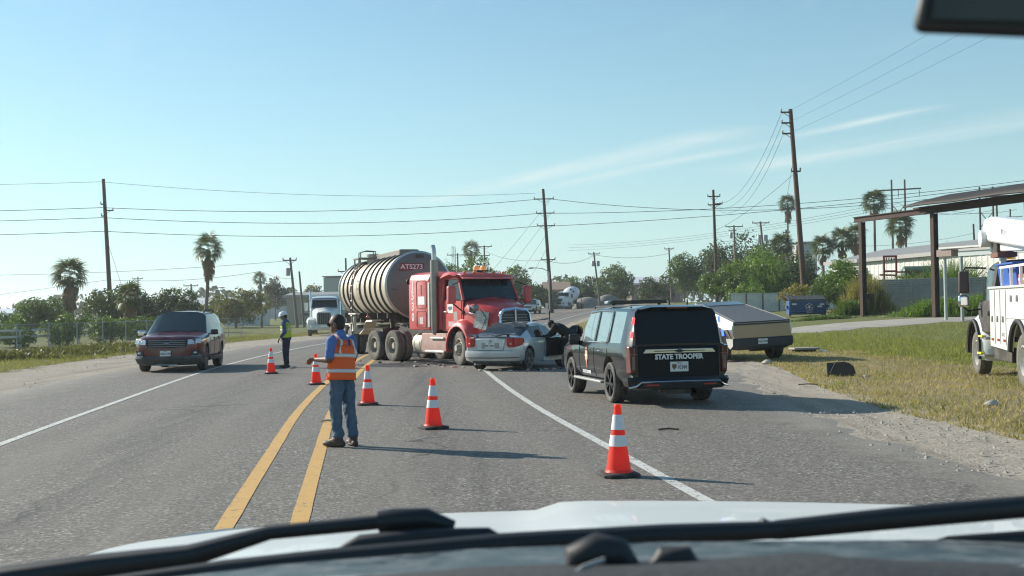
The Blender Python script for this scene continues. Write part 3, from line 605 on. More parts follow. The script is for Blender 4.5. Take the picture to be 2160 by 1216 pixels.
def car_shell(p, secs, keys, mats, arches, arch_w=.3, sm=34, bname='body', archmat=None):
    """secs [(x, profile)], keys {(station, k): group}, arches [(x, z, r)]. Faces of each group become parts of p."""
    K = len(secs[0][1]); ring = 2 * K - 2; vs = []; fs = []; mi = []; names = [bname] + sorted(set(keys.values())) + ['wheel_well']
    for x, pf in secs:
        vs += [(x, y, z) for y, z in pf] + [(x, -y, z) for y, z in pf[-2:0:-1]]
    for i in range(len(secs) - 1):
        for k in range(ring):
            a, b = i * ring + k, i * ring + (k + 1) % ring; fs.append((a, b, b + ring, a + ring)); kk = k if k < K - 1 else ring - 1 - k
            mi.append(names.index(keys.get((i, kk), bname)))
    fs.append(tuple(range(ring - 1, -1, -1))); mi.append(0); fs.append(tuple((len(secs) - 1) * ring + k for k in range(ring))); mi.append(0)
    me = mesh_np('shell', vs, fs); me.polygons.foreach_set('material_index', mi)
    for nm in names: me.materials.append(None)
    bm = bmesh.new(); bm.from_mesh(me); bmesh.ops.recalc_face_normals(bm, faces=bm.faces); bm.to_mesh(me); bm.free()
    o = link('shell', me)
    cut = []
    for ax, az, ar in arches:
        for s in (-1, 1):
            w = max(side_at(pf, .7) for x, pf in secs); c = MB().cyl((ax, s * (w - arch_w), az), (ax, s * (w + .2), az), ar, n=28); cm = c.mesh('c')
            for nm in names: cm.materials.append(None)
            cm.polygons.foreach_set('material_index', [len(names) - 1] * len(cm.polygons)); bm = bmesh.new(); bm.from_mesh(cm); bmesh.ops.recalc_face_normals(bm, faces=bm.faces); bm.to_mesh(cm); bm.free()
            co_ = link('c', cm); cut.append(co_); md = o.modifiers.new('b', 'BOOLEAN'); md.object = co_; md.operation = 'DIFFERENCE'; md.solver = 'EXACT'
    if cut: evaluate(o)
    for c in cut: me_ = c.data; bpy.data.objects.remove(c); bpy.data.meshes.remove(me_)
    me = o.data; bm = bmesh.new(); bm.from_mesh(me); bm.faces.ensure_lookup_table(); parts = {}
    for gi, nm in enumerate(names):
        fl = [f for f in bm.faces if f.material_index == gi]
        if not fl: continue
        comps = []
        if nm in (bname,): comps = [fl]
        else:
            todo = set(fl)
            while todo:
                st_ = [todo.pop()]; cp = list(st_)
                while st_:
                    f = st_.pop()
                    for e in f.edges:
                        for g in e.link_faces:
                            if g in todo: todo.remove(g); st_.append(g); cp.append(g)
                comps.append(cp)
        for cp in comps:
            ids = {}; vv = []; ff = []
            for f in cp:
                q = []
                for v in f.verts:
                    if v.index not in ids: ids[v.index] = len(vv); vv.append(tuple(v.co))
                    q.append(ids[v.index])
                ff.append(q)
            m2 = mesh_np(nm, vv, ff); smooth_mesh(m2, sm); parts.setdefault(nm, []).append(link(nm, m2, p, mats.get(nm, archmat or FRM)))
    bm.free(); bpy.data.objects.remove(o); bpy.data.meshes.remove(me); return parts
def seams(p, secs, xs, z0, z1, name='door_seam', m=None):    # thin dark joints down the sides
    for x in xs:
        i = max(j for j in range(len(secs)) if secs[j][0] <= x); a, b = secs[i], secs[min(i + 1, len(secs) - 1)]; t = (x - a[0]) / max(1e-6, b[0] - a[0])
        pf = [(u[0] + (v[0] - u[0]) * t, u[1] + (v[1] - u[1]) * t) for u, v in zip(a[1], b[1])]
        for s in (-1, 1):
            pts = [(x, s * (side_at(pf, z) + .001), z) for z in np.linspace(z0, z1, 7)]; MB().tube(pts, .006, 4).build(name, BLK, p)
def mirror(p, x, y, z, sx, m, w=.24, h=.2):
    s = 1 if y > 0 else -1; b = MB().box((x, y + s * .12, z), (.13, w, h)); o = b.build('side_mirror', m, p, bevel=.035); MB().bar((x + .03, y - s * .06, z - .06), (x, y + s * .06, z - .02), .05, .035).build('mirror_arm', BLK, o); return o

# ================================================================ BLACK POLICE SUV
PB = mat('police_black', (.004, .0055, .0075), .2, var=.1, coat=.5, spec=.35, dirt=(.03, .029, .027), dscale=2.2, damt=.12)
def police_suv():
    t = thing('police_suv', (2.318, 22.33, 0), R(90 + 11.5), 'black state trooper police SUV with roof light bar stopped on the shoulder', 'police car'); t.scale = (.89, .89, .89)
    S = [(-2.66, prof(.86, .50, .95, .62, .97, .85, .95, 1.06, .91, 1.15, .85, 1.165, .76, 1.17, 1.185)),
         (-2.50, prof(.88, .42, .985, .60, 1.0, .86, .99, 1.08, .955, 1.18, .80, 1.77, .75, 1.83, 1.885)),
         (-2.20, prof(.90, .38, 1.0, .58, 1.02, .86, 1.01, 1.09, .975, 1.19, .82, 1.79, .77, 1.85, 1.91)),
         (-2.10, prof(.90, .36, 1.0, .58, 1.02, .86, 1.01, 1.09, .975, 1.19, .82, 1.79, .77, 1.85, 1.915)),
         (-1.32, prof(.90, .35, 1.0, .58, 1.02, .86, 1.01, 1.09, .975, 1.18, .825, 1.80, .775, 1.86, 1.925)),
         (-1.20, prof(.90, .35, 1.0, .58, 1.02, .86, 1.01, 1.09, .975, 1.18, .825, 1.80, .775, 1.86, 1.925)),
         (-.34, prof(.90, .35, 1.0, .58, 1.02, .86, 1.01, 1.08, .975, 1.17, .825, 1.80, .775, 1.86, 1.93)),
         (-.24, prof(.90, .35, 1.0, .58, 1.02, .86, 1.01, 1.08, .975, 1.17, .825, 1.80, .775, 1.86, 1.93)),
         (.50, prof(.90, .35, 1.0, .58, 1.02, .86, 1.01, 1.08, .975, 1.16, .83, 1.76, .77, 1.82, 1.89)),
         (1.22, prof(.90, .35, 1.0, .58, 1.02, .86, 1.01, 1.07, .975, 1.15, .90, 1.18, .84, 1.20, 1.225)),
         (1.34, prof(.90, .35, 1.0, .58, 1.02, .86, 1.01, 1.06, .97, 1.13, .90, 1.165, .84, 1.185, 1.20)),
         (2.30, prof(.88, .35, .99, .55, 1.01, .82, .99, 1.0, .94, 1.07, .88, 1.10, .8, 1.12, 1.14)),
         (2.56, prof(.82, .36, .92, .55, .95, .8, .92, .95, .88, 1.0, .82, 1.04, .76, 1.06, 1.07)),
         (2.66, prof(.70, .40, .80, .55, .84, .78, .82, .92, .78, .96, .72, .99, .66, 1.0, 1.01))]
    K = {}
    for i in (3, 5, 7): K[(i, 5)] = 'side_window'
    K[(8, 5)] = 'side_window'
    for k in (6, 7, 8, 9): K[(0, k)] = 'rear_window'; K[(8, k)] = 'windshield'
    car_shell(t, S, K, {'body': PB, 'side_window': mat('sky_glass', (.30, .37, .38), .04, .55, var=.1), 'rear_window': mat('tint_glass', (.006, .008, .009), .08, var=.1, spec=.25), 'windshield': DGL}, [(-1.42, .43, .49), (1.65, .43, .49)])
    for x in (-1.42, 1.65):
        for s in (-1, 1): wheel(t, x, s * .88, .405, .28, .285, 'alloy_dark', s)
    seams(t, S, (-1.26, -.29, .86), .46, 1.17)
    X = -2.662
    # tailgate
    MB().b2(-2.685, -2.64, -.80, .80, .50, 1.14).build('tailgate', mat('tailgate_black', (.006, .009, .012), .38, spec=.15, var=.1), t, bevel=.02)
    b = MB(); b.add([(X - .06, -.66, 1.085), (X - .06, .66, 1.085), (X - .06, .72, 1.005), (X - .06, -.72, 1.005), (X, -.66, 1.085), (X, .66, 1.085), (X, .72, 1.005), (X, -.72, 1.005)], [(0, 1, 2, 3), (7, 6, 5, 4), (0, 4, 5, 1), (1, 5, 6, 2), (2, 6, 7, 3), (3, 7, 4, 0)]); tr = b.build('chrome_trim', CHR, t, bevel=.008)
    MB().b2(X - .066, X - .05, -.5, .5, 1.037, 1.053).build('trim_groove', BLK, tr)
    bt = MB().b2(X - .085, X - .06, -.085, .085, 1.028, 1.062); bt.add([], []); bt.b2(X - .085, X - .06, -.035, .035, 1.015, 1.076); bt.build('badge', BLKG, tr)
    F = face_mtx((X - .028, 0, .93), (0, -1, 0), (0, 0, 1))
    text('lettering', 'STATE TROOPER', .128, F, mat('white_vinyl', (.75, .75, .73), .5), t, .006, .004, .98)
    pl = plate(t, face_mtx((X - .026, .0, .745), (0, -1, 0), (0, 0, 1)), 'TEXAS', '10344', .36, .185, dx=.055, sx=.66)
    bd = MB(); bd.prism([(-.145, .04), (-.1, .05), (-.055, .04), (-.055, -.01), (-.1, -.06), (-.145, -.01)], .004, face_mtx((X - .034, 0, .745), (0, -1, 0), (0, 0, 1))); bd.build('plate_badge', mat('badge_brown', (.16, .10, .05), .6), pl)
    for s in (-1, 1):
        q = MB(); q.add([(-2.70, s * .985, 1.13), (-2.70, s * .87, 1.13), (-2.70, s * .86, .64), (-2.70, s * .95, .64), (-2.52, s * 1.005, 1.15), (-2.6, s * .82, 1.15), (-2.6, s * .80, .62), (-2.56, s * 1.0, .62)], [(0, 1, 2, 3), (0, 4, 5, 1), (3, 2, 6, 7), (0, 3, 7, 4), (1, 5, 6, 2)]); lo = q.build('tail_light', mat('tail_smoke', (.10, .010, .012), .1, var=.3, scale=12, coat=1.), t, bevel=.015)
        MB().b2(-2.712, -2.69, s * .875, s * .935, .70, .95).build('reversing_lens', mat('clear_lens', (.14, .09, .085), .2, var=.2, coat=1.), lo)
        MB().b2(-2.714, -2.69, s * .83, s * .985, .985, .997).build('lens_strip', mat('red_strip', (.3, .06, .06), .2, coat=1.), lo)
        # lit emergency lamps beside the rear window
        em = mat('blue_lamp', (.05, .12, 1.), .3, emit=2.6) if s < 0 else mat('red_lamp', (1., .06, .08), .3, emit=1.6)
        for zz, yy, ln in ((1.62, .855, .13), (1.36, .905, .12)):
            MB().box((-2.585 + (1.62 - zz) * -.16, s * yy, zz), (.03, .05, ln), rx=s * .18).build('emergency_light', em, t, bevel=.012)
        MB().b2(-2.80, -2.785, s * .44, s * .70, .40, .425).build('reflector', TAILR, t)
    # bumper
    bp = MB(); 
    for zz, w_, x_ in ((.33, .84, -2.70), (.40, .96, -2.75), (.52, 1.0, -2.76), (.56, .99, -2.72)):
        pass
    rings = [[(-2.30, -w_, z_), (x_ + .12, -w_, z_), (x_, -w_ + .14, z_), (x_, w_ - .14, z_), (x_ + .12, w_, z_), (-2.30, w_, z_)] for z_, w_, x_ in ((.32, .90, -2.66), (.38, .98, -2.74), (.50, 1.01, -2.77), (.555, 1.005, -2.74), (.56, .98, -2.68))]
    bp.loft(rings); bo = bp.build('bumper', PB, t, 40)
    MB().tube([(-2.66, -.99, .36), (-2.74, -.86, .395), (-2.782, -.78, .468), (-2.788, 0, .472), (-2.782, .78, .468), (-2.74, .86, .395), (-2.66, .99, .36)], .017, 6).build('chrome_strip', CHR, bo, 40)
    MB().add([(-2.79, -.74, .455), (-2.79, .74, .455), (-2.76, .84, .34), (-2.76, -.84, .34), (-2.7, -.74, .455), (-2.7, .74, .455), (-2.7, .84, .34), (-2.7, -.84, .34)], [(0, 1, 2, 3), (0, 4, 5, 1), (1, 5, 6, 2), (2, 6, 7, 3), (3, 7, 4, 0)]).build('lower_valance', BLK, bo)
    MB().box((-2.45, 0, .27), (.35, .5, .1)).build('exhaust_silencer', FRM, t)
    # roof: spoiler, rails, light bar, antennas
    sp = MB(); sp.loft([[(-2.36, -.74, 1.86), (-2.36, -.5, 1.915), (-2.36, .5, 1.915), (-2.36, .74, 1.86), (-2.36, .7, 1.83), (-2.36, -.7, 1.83)], [(-2.60, -.70, 1.835), (-2.62, -.5, 1.875), (-2.62, .5, 1.875), (-2.60, .70, 1.835), (-2.58, .68, 1.815), (-2.58, -.68, 1.815)]]); spo = sp.build('spoiler', PB, t, bevel=.012)
    MB().b2(-2.625, -2.605, -.2, .2, 1.845, 1.865).build('brake_light', mat('brake_lens', (.2, .01, .01), .2), spo)
    lb = MB(); lb.loft([[(x, y, z) for y, z in ((-.62, 1.965), (-.56, 1.95), (.56, 1.95), (.62, 1.965), (.62, 2.01), (.58, 2.025), (-.58, 2.025), (-.62, 2.01))] for x in (-.25, -.2, .05, .1)]); lbo = lb.build('light_bar', BLKG, t, bevel=.012)
    for s in (-1, 1):
        MB().b2(-.19, .04, s * .60, s * .67, 1.955, 2.015).build('bar_end_lens', mat('end_lens', (.55, .58, .6), .15, var=.3, scale=30, coat=1.), lbo, bevel=.015); MB().bar((-.08, s * .5, 1.90), (-.08, s * .5, 1.99), .06, .03).build('bar_foot', BLK, lbo)
        MB().tube([(.4, s * .77, 1.87), (.3, s * .77, 1.905), (-2.0, s * .755, 1.90), (-2.15, s * .755, 1.875)], .018, 6).build('roof_rail', BLK, t, 40)
        mirror(t, .95, s * .98, 1.20, 1, BLKG, .24, .23)
        MB().b2(-1.0, 1.15, s * .96, s * 1.08, .36, .41).build('running_board', GREY, t, bevel=.015)
        for x in (-.75, .22): MB().tube([(x - .1, s * 1.005, 1.0), (x - .08, s * 1.035, 1.005), (x + .08, s * 1.035, 1.005), (x + .1, s * 1.005, 1.0)], .014, 6).build('door_handle', CHR, t, 40)
        # bright window surround
        MB().tube([(1.18, s * .975, 1.165), (.50, s * .985, 1.165), (-.3, s * .985, 1.175), (-1.16, s * .985, 1.185), (-1.28, s * .95, 1.32), (-1.25, s * .84, 1.80), (-.3, s * .835, 1.815), (.46, s * .838, 1.775)], .016, 6).build('window_trim', CHR, t, 40)
        for x_, w_ in ((-1.26, .12), (-.29, .10)): MB().bar((x_, s * .984, 1.19), (x_, s * .834, 1.79), .02, w_).build('window_pillar', BLKG, t)
        # door emblem and lettering
        EM = face_mtx((.25, s * 1.024, .86), (-s, 0, 0), (0, 0, 1)); e = MB(); e.prism([(-.09, .10), (0, .22), (.09, .10), (.1, -.04), (.03, -.1), (0, -.26), (-.03, -.1), (-.1, -.04)], .004, EM); eo = e.build('door_emblem', mat('emblem_orange', (.75, .36, .22), .5, var=.3, scale=30), t)
        MB().prism([(-.1, .0), (.1, .0), (.1, .045), (-.1, .045)], .004, EM @ Matrix.Translation((0, 0, .004))).build('emblem_band', mat('emblem_pale', (.78, .66, .58), .5), eo)
        text('door_lettering', 'STATE TROOPER', .085, face_mtx((.26, s * 1.014, .535), (-s, 0, 0), (0, 0, 1)), MATS['white_vinyl'], t, .003)
    for x, y, h in ((-1.9, -.1, .08), (-1.95, -.45, .1)): MB().cyl((x, y, 1.88), (x, y, 1.92 + h), .022, .012, 8).build('antenna', BLKG, t, 40)
    MB().b2(.35, .5, -.93, -.98, .43, .47).build('step_light', TAILR, t)
    # push bumper (guard) in front
    g = MB()
    for s in (-1, 1): g.bar((2.78, s * .32, .45), (2.84, s * .32, 1.2), .06, .08)
    g.tube([(2.7, -.95, .75), (2.84, -.7, .8), (2.86, 0, .8), (2.84, .7, .8), (2.7, .95, .75)], .03, 6); g.bar((2.84, -.32, 1.15), (2.84, .32, 1.15), .06); g.build('push_bumper', BLK, t)
    # steering wheel-side occupant space: seats seen through the glass
    return t
police_suv()

# ================================================================ RED SUV (left)
def front_suv(t, RD, number):
    S = [(-2.46, prof(.74, .45, .80, .58, .84, .82, .83, 1.0, .80, 1.08, .74, 1.1, .66, 1.105, 1.12)),
         (-2.28, prof(.84, .36, .93, .56, .96, .82, .94, 1.02, .90, 1.13, .74, 1.58, .66, 1.66, 1.72)),
         (-1.7, prof(.86, .32, .97, .52, .99, .8, .98, 1.02, .93, 1.12, .74, 1.63, .68, 1.70, 1.76)),
         (-.9, prof(.86, .30, .98, .52, 1.0, .8, .985, 1.0, .94, 1.10, .735, 1.65, .66, 1.725, 1.79)),
         (-.78, prof(.86, .30, .98, .52, 1.0, .8, .985, 1.0, .94, 1.10, .735, 1.65, .66, 1.725, 1.79)),
         (.10, prof(.86, .30, .98, .52, 1.0, .8, .985, 1.0, .94, 1.09, .735, 1.62, .66, 1.70, 1.77)),
         (.85, prof(.86, .30, .98, .52, 1.0, .8, .985, .99, .94, 1.06, .88, 1.10, .80, 1.125, 1.15)),
         (1.0, prof(.86, .30, .98, .52, 1.0, .8, .98, .98, .93, 1.05, .86, 1.09, .78, 1.11, 1.13)),
         (1.9, prof(.86, .30, .97, .50, .985, .76, .96, .93, .91, .99, .82, 1.03, .72, 1.05, 1.075)),
         (2.22, prof(.80, .26, .90, .48, .92, .74, .91, .90, .87, .97, .79, 1.01, .70, 1.04, 1.06)),
         (2.38, prof(.68, .25, .78, .46, .80, .72, .79, .86, .76, .93, .70, .97, .62, 1.0, 1.02)),
         (2.46, prof(.50, .28, .60, .46, .62, .70, .61, .82, .58, .87, .53, .90, .47, .92, .93))]
    K = {}
    for i in (2, 4, 5): K[(i, 5)] = 'side_window'
    for k in (6, 7, 8, 9): K[(0, k)] = 'rear_window'; K[(5, k)] = 'windshield'
    car_shell(t, S, K, {'body': RD, 'side_window': DGL, 'rear_window': DGL, 'windshield': mat('windshield_dark', (.035, .05, .05), .05, spec=1.)}, [(-1.42, .39, .44), (1.44, .39, .44)])
    for x in (-1.42, 1.44):
        for s in (-1, 1): wheel(t, x, s * .84, .37, .245, .245, 'alloy_grey', s)
    seams(t, S, (-.84, .12, .82), .42, 1.08)
    # front: grille with bars, headlights, lower bumper, fog housings
    gr = MB(); gr.add([(2.46, -.60, .94), (2.53, -.55, .72), (2.53, .55, .72), (2.46, .60, .94), (2.30, -.60, .94), (2.36, -.55, .72), (2.36, .55, .72), (2.30, .60, .94)], [(0, 1, 2, 3), (4, 7, 6, 5), (0, 4, 5, 1), (2, 6, 7, 3), (0, 3, 7, 4), (1, 5, 6, 2)]); go = gr.build('grille', BLK, t)
    for z in (.75, .81, .865, .925): x = 2.545 - (z - .72) * .32; MB().tube([(x - .07, -.585, z), (x, -.5, z), (x + .006, 0, z), (x, .5, z), (x - .07, .585, z)], .010, 5).build('grille_bar', GREY, go, 40)
    MB().lathe([(.001, .02), (.07, .02), (.085, .008), (.085, 0)], 20, face_mtx((2.53, 0, .84), (0, 1, 0), (0, 0, 1)) @ Matrix.Diagonal((1.1, .5, 1, 1))).build('badge', mat('badge_blue', (.1, .14, .22), .25, coat=1.), go, 40)
    for s in (-1, 1):
        h = MB(); h.add([(2.49, s * .60, .945), (2.51, s * .60, .80), (2.28, s * .945, .83), (2.20, s * .93, .975), (2.28, s * .56, .945), (2.28, s * .56, .80), (2.0, s * .92, .83), (2.0, s * .9, .97)], [(0, 1, 2, 3), (0, 4, 5, 1), (3, 2, 6, 7), (0, 3, 7, 4), (1, 5, 6, 2)]); ho = h.build('headlight', HLT, t, bevel=.012)
        for q in (.3, .65): MB().ball((2.48 - .24 * q, s * (.62 + .28 * q), .88), (.03, .045, .045), 10, 6).build('headlight_bulb', CHR, ho, 60)
        f = MB(); f.add([(2.46, s * .68, .62), (2.46, s * .68, .48), (2.31, s * .89, .47), (2.29, s * .92, .64), (2.2, s * .62, .6), (2.2, s * .62, .46), (2.1, s * .86, .46), (2.1, s * .88, .62)], [(0, 1, 2, 3), (0, 4, 5, 1), (3, 2, 6, 7), (0, 3, 7, 4), (1, 5, 6, 2)]); fo = f.build('fog_lamp_housing', BLK, t)
        MB().tube([(2.47, s * .68, .465), (2.37, s * .83, .455), (2.30, s * .93, .5)], .016, 6).build('chrome_accent', CHR, fo, 40); MB().ball((2.40, s * .79, .56), (.04, .06, .035), 10, 6).build('fog_lamp', HLT, fo, 50)
        mirror(t, .72, s * .97, 1.13, 1, CHR if s < 0 else BLKG, .22, .16)
        for x in (-.7, .2): MB().tube([(x - .1, s * .985, .95), (x - .08, s * 1.02, .955), (x + .08, s * 1.02, .955), (x + .1, s * .985, .95)], .014, 6).build('door_handle', BLKG, t, 40)
        MB().tube([(.0, s * .66, 1.74), (-.2, s * .67, 1.82), (-1.6, s * .65, 1.81), (-1.8, s * .65, 1.74)], .028, 6).build('roof_rail', BLK, t, 40)
        MB().b2(-.95, 1.0, s * .93, s * .995, .28, .40).build('sill_trim', BLK, t, bevel=.015)
    lo = MB(); lo.loft([[(1.95, -w, z), (x - .22, -w, z), (x, -w + .26, z), (x, w - .26, z), (x - .22, w, z), (1.95, w, z)] for z, w, x in ((.20, .80, 2.40), (.26, .89, 2.49), (.40, .94, 2.54), (.47, .93, 2.51))]); lo.build('lower_bumper', mat('grey_plastic', (.05, .055, .055), .6, dirt=(.2, .18, .15), dscale=4, damt=.5), t, 40)
    MB().tube([(2.48, -.3, .215), (2.51, 0, .21), (2.48, .3, .215)], .022, 6).build('skid_plate', ALU, t, 40)
    for s in (-1, 1): MB().tube([(1.0, s * .42, 1.125), (1.6, s * .40, 1.10), (2.2, s * .38, 1.005)], [.012, .02, .008], 6).build('hood_crease', RD, t, 60)
    plate(t, face_mtx((2.55, -.03, .55), (0, 1, 0), (0, 0, 1)), 'TEXAS', number, .31, .16)
    # dash and seats seen dimly, wiper
    MB().tube([(.88, -.55, 1.155), (.80, .05, 1.19)], .01, 5).build('wiper', BLK, t); MB().tube([(.88, .1, 1.155), (.80, .62, 1.19)], .01, 5).build('wiper', BLK, t)
    return t
front_suv(thing('red_suv', (-10.30, 37.0, 0), math.atan2(-1, .09), 'dark red SUV facing the camera on the left shoulder', 'car'), mat('maroon_paint', (.115, .009, .010), .28, .25, var=.1, coat=.6, dirt=(.12, .09, .08), dscale=2., damt=.25), 'KND-4378')
front_suv(thing('silver_suv', (2.3, 147.5, H(2.3, 147.5)), math.atan2(-1, -.22), 'distant silver SUV on the far road just right of the red tractor nose', 'car'), mat('silver_suv_paint', (.42, .43, .43), .3, .5, var=.08, coat=.6), '')
# ================================================================ RED SEMI TRACTOR AND TANK TRAILER
TR = mat('truck_red', (.56, .048, .048), .36, var=.12, coat=.35, dirt=(.60, .20, .17), dscale=.8, damt=.6)  # dust tint also paints a pinkish sunlit highlight into the red
DUST = mat('dusty_grey_paint', (.40, .36, .31), .8, var=.2, scale=4, dirt=(.3, .2, .16), dscale=3, damt=.6)
VIN = mat('white_vinyl2', (.76, .75, .73), .5, var=.08)
def semi_tractor():
    t = thing('semi_tractor', (-.67, 36.5, 0), math.atan2(-.84, .54), 'red semi tractor with sleeper turned across the road, nose against the silver car', 'semi truck')
    GLS = glass('cab_glass', (.42, .50, .50))
    fr = MB()
    for s in (-1, 1): fr.b2(-6.6, 1.1, s * .36, s * .44, .82, 1.08)
    for x in (-6.55, -5.05, -3.6, -1., .9): fr.b2(x - .06, x + .06, -.4, .4, .84, 1.04)
    fr.build('chassis_frame', FRM, t)
    # cab: pillars, roof and panels round real window openings
    yb, yt = 1.0, .93
    def pt(x, y, z): return (x, y, z)
    for s in (-1, 1):
        d = MB(); Y = s * 1.0
        d.add([(-1.25, Y, 1.02), (.02, Y, 1.02), (.02, Y, 1.98), (-1.25, Y, 1.98), (-1.25, Y - s * .05, 1.02), (.02, Y - s * .05, 1.02), (.02, Y - s * .05, 1.98), (-1.25, Y - s * .05, 1.98)], [(0, 1, 2, 3), (7, 6, 5, 4), (0, 4, 5, 1), (1, 5, 6, 2), (2, 6, 7, 3), (3, 7, 4, 0)])
        do = d.build('door', TR, t, bevel=.015)
        MB().tube([(-1.14, Y + s * .004, 1.08), (-.06, Y + s * .004, 1.08), (-.06, Y + s * .004, 1.96)], .008, 4).build('door_joint', BLK, do); MB().tube([(-1.14, Y + s * .004, 1.08), (-1.14, Y + s * .004, 1.98)], .008, 4).build('door_joint', BLK, do)
        MB().tube([(-1.08, Y, 1.62), (-1.06, Y + s * .04, 1.62), (-.94, Y + s * .04, 1.62), (-.92, Y, 1.62)], .014, 6).build('door_handle', CHR, do, 40)
        # door stickers
        if s < 0:
            for x0, x1, z0, z1, m_ in ((-.92, -.58, 1.58, 1.86, VIN), (-.55, -.30, 1.35, 1.62, mat('grey_vinyl', (.34, .33, .30), .6, var=.3, scale=20)), (-.86, -.36, 1.16, 1.32, mat('faded_vinyl', (.55, .42, .40), .6, var=.4, scale=9)), (-.92, -.58, 1.40, 1.55, mat('red_vinyl', (.5, .06, .05), .5))):
                MB().b2(x0, x1, Y + s * .001, Y + s * .006, z0, z1).build('door_sticker', m_, do)
            MB().prism([(-.11, .06), (.11, .06), (.13, .0), (.04, -.05), (-.04, -.05), (-.13, .0)], .004, face_mtx((-.75, Y + s * .006, 1.72), (-s, 0, 0), (0, 0, 1))).build('sticker_logo', mat('logo_grey', (.12, .16, .2), .5), do)
        # window glass and pillars
        MB().add([(-1.12, s * .985, 1.99), (-.02, s * .985, 1.99), (-.36, s * .93, 2.64), (-1.12, s * .93, 2.64)], [(0, 1, 2, 3)]).build('side_window', GLS, t)
        p_ = MB(); p_.bar((.03, s * .985, 1.96), (-.36, s * .92, 2.70), .07, .09); p_.bar((-1.18, s * .985, 1.96), (-1.18, s * .92, 2.70), .12, .08); p_.bar((-.30, s * .93, 2.66), (-1.2, s * .93, 2.66), .08, .1); p_.build('window_pillar', TR, t, bevel=.012)
    back = MB(); back.b2(-1.30, -1.24, -.98, .98, 1.02, 2.72); back.build('cab_back_panel', TR, t)
    MB().b2(-1.24, .0, -.94, .94, 1.0, 1.06).build('cab_floor', FRM, t); MB().b2(-.28, .04, -.94, .94, 1.2, 1.93).build('dashboard', mat('dash_grey', (.05, .05, .05), .8), t, bevel=.04)
    for s in (-1, 1):
        st = MB(); st.box((-.85, s * .5, 1.45), (.5, .5, .2)); st.box((-1.08, s * .5, 1.85), (.16, .5, .75), ry=-.12); st.box((-1.12, s * .5, 2.3), (.12, .28, .18)); st.build('seat', mat('seat_grey', (.06, .055, .05), .9), t, bevel=.05)
    rf = MB(); rf.loft([[(x, -.95, z - .1), (x, -.90, z - .02), (x, -.5, z + .03), (x, .5, z + .03), (x, .90, z - .02), (x, .95, z - .1)] for x, z in ((-1.32, 2.80), (-.8, 2.83), (-.4, 2.80), (-.22, 2.76))]); rf.build('cab_roof', TR, t, 40)
    ws = MB(); yy = np.linspace(-.9, .9, 9); ws.loft([[(-.30 + .10 * (1 - (y / .9) ** 2), y * .985, 2.68) for y in yy], [(.04 + .16 * (1 - (y / .9) ** 2), y * 1.05, 1.97) for y in yy]], False, False); ws.build('windshield', mat('truck_windshield', (.018, .03, .032), .06, spec=.7), t, 60)
    MB().bar((.13, 0, 1.97), (-.17, 0, 2.68), .035, .03).build('windshield_divider', BLK, t)
    MB().tube([(.12, -.86, 2.0), (.06, -.3, 2.12)], .012, 5).build('wiper', BLK, t); MB().tube([(.2, .1, 2.0), (.06, .6, 2.13)], .012, 5).build('wiper', BLK, t)
    vz = MB(); vz.loft([[(-.30, y, 2.74), (-.02 + .10 * (1 - (y / .95) ** 2), y, 2.64), (-.02 + .10 * (1 - (y / .95) ** 2), y, 2.61), (-.30, y, 2.69)] for y in np.linspace(-.95, .95, 9)]); vz.build('sun_visor', TR, t, 40)
    for y in (-.7, -.35, 0, .35, .7): MB().ball((-.36, y, 2.83), (.07, .05, .035), 10, 6).build('clearance_light', AMB, t, 60)
    bc = MB(); bc.b2(-.75, -.45, -.2, .2, 2.85, 2.9); bo = bc.build('beacon_base', BLK, t)
    for y in (-.13, .13): MB().lathe([(.10, 0), (.10, .08), (.07, .14), (.001, .15)], 14, Matrix.Translation((-.6, y, 2.9))).build('amber_beacon', mat('beacon_amber', (.85, .28, .05), .2, emit=.25, coat=1.), bo, 50)
    # crumpled deflector flap over the right door
    fl = MB(); fl.loft([[(-1.2, -1.03, 2.80), (-1.2, -1.10, 2.66), (-1.2, -1.04, 2.60)], [(-.8, -.99, 2.86), (-.8, -1.13, 2.73), (-.8, -1.04, 2.67)], [(-.5, -.98, 2.84), (-.5, -1.16, 2.76), (-.5, -1.03, 2.68)], [(-.3, -.96, 2.78), (-.28, -1.12, 2.70), (-.3, -1.0, 2.64)]], False, False); fl.build('bent_roof_flap', TR, t, 30)
    # sleeper
    sl = MB(); sl.loft([[(x, -w, 1.06), (x, -w, z - .28), (x, -w + .1, z - .08), (x, -w + .35, z), (x, w - .35, z), (x, w - .1, z - .08), (x, w, z - .28), (x, w, 1.06)] for x, w, z in ((-3.12, 1.17, 2.86), (-3.08, 1.2, 2.9), (-1.80, 1.2, 2.9), (-1.72, 1.16, 2.86), (-1.32, .98, 2.80))]); so_ = sl.build('sleeper', TR, t, bevel=.02)
    MB().b2(-1.79, -1.70, -1.215, -1.17, 1.15, 2.55).build('fairing_edge', mat('strip_pale', (.62, .60, .56), .4, .3), so_)
    for z0, z1 in ((1.75, 2.62), (1.14, 1.66)):
        q = MB(); r_ = [(-2.55, z0 + .06), (-2.49, z0), (-1.97, z0), (-1.91, z0 + .06), (-1.91, z1 - .06), (-1.97, z1), (-2.49, z1), (-2.55, z1 - .06)]
        q.tube([(x, -1.203, z) for x, z in r_] + [(r_[0][0], -1.203, r_[0][1])], .011, 4); ho = q.build('hatch_seam', mat('dark_red_seam', (.12, .01, .01), .6), so_)
    MB().b2(-2.27, -2.22, -1.206, -1.19, 2.16, 2.48).build('hatch_vent', BLK, so_)
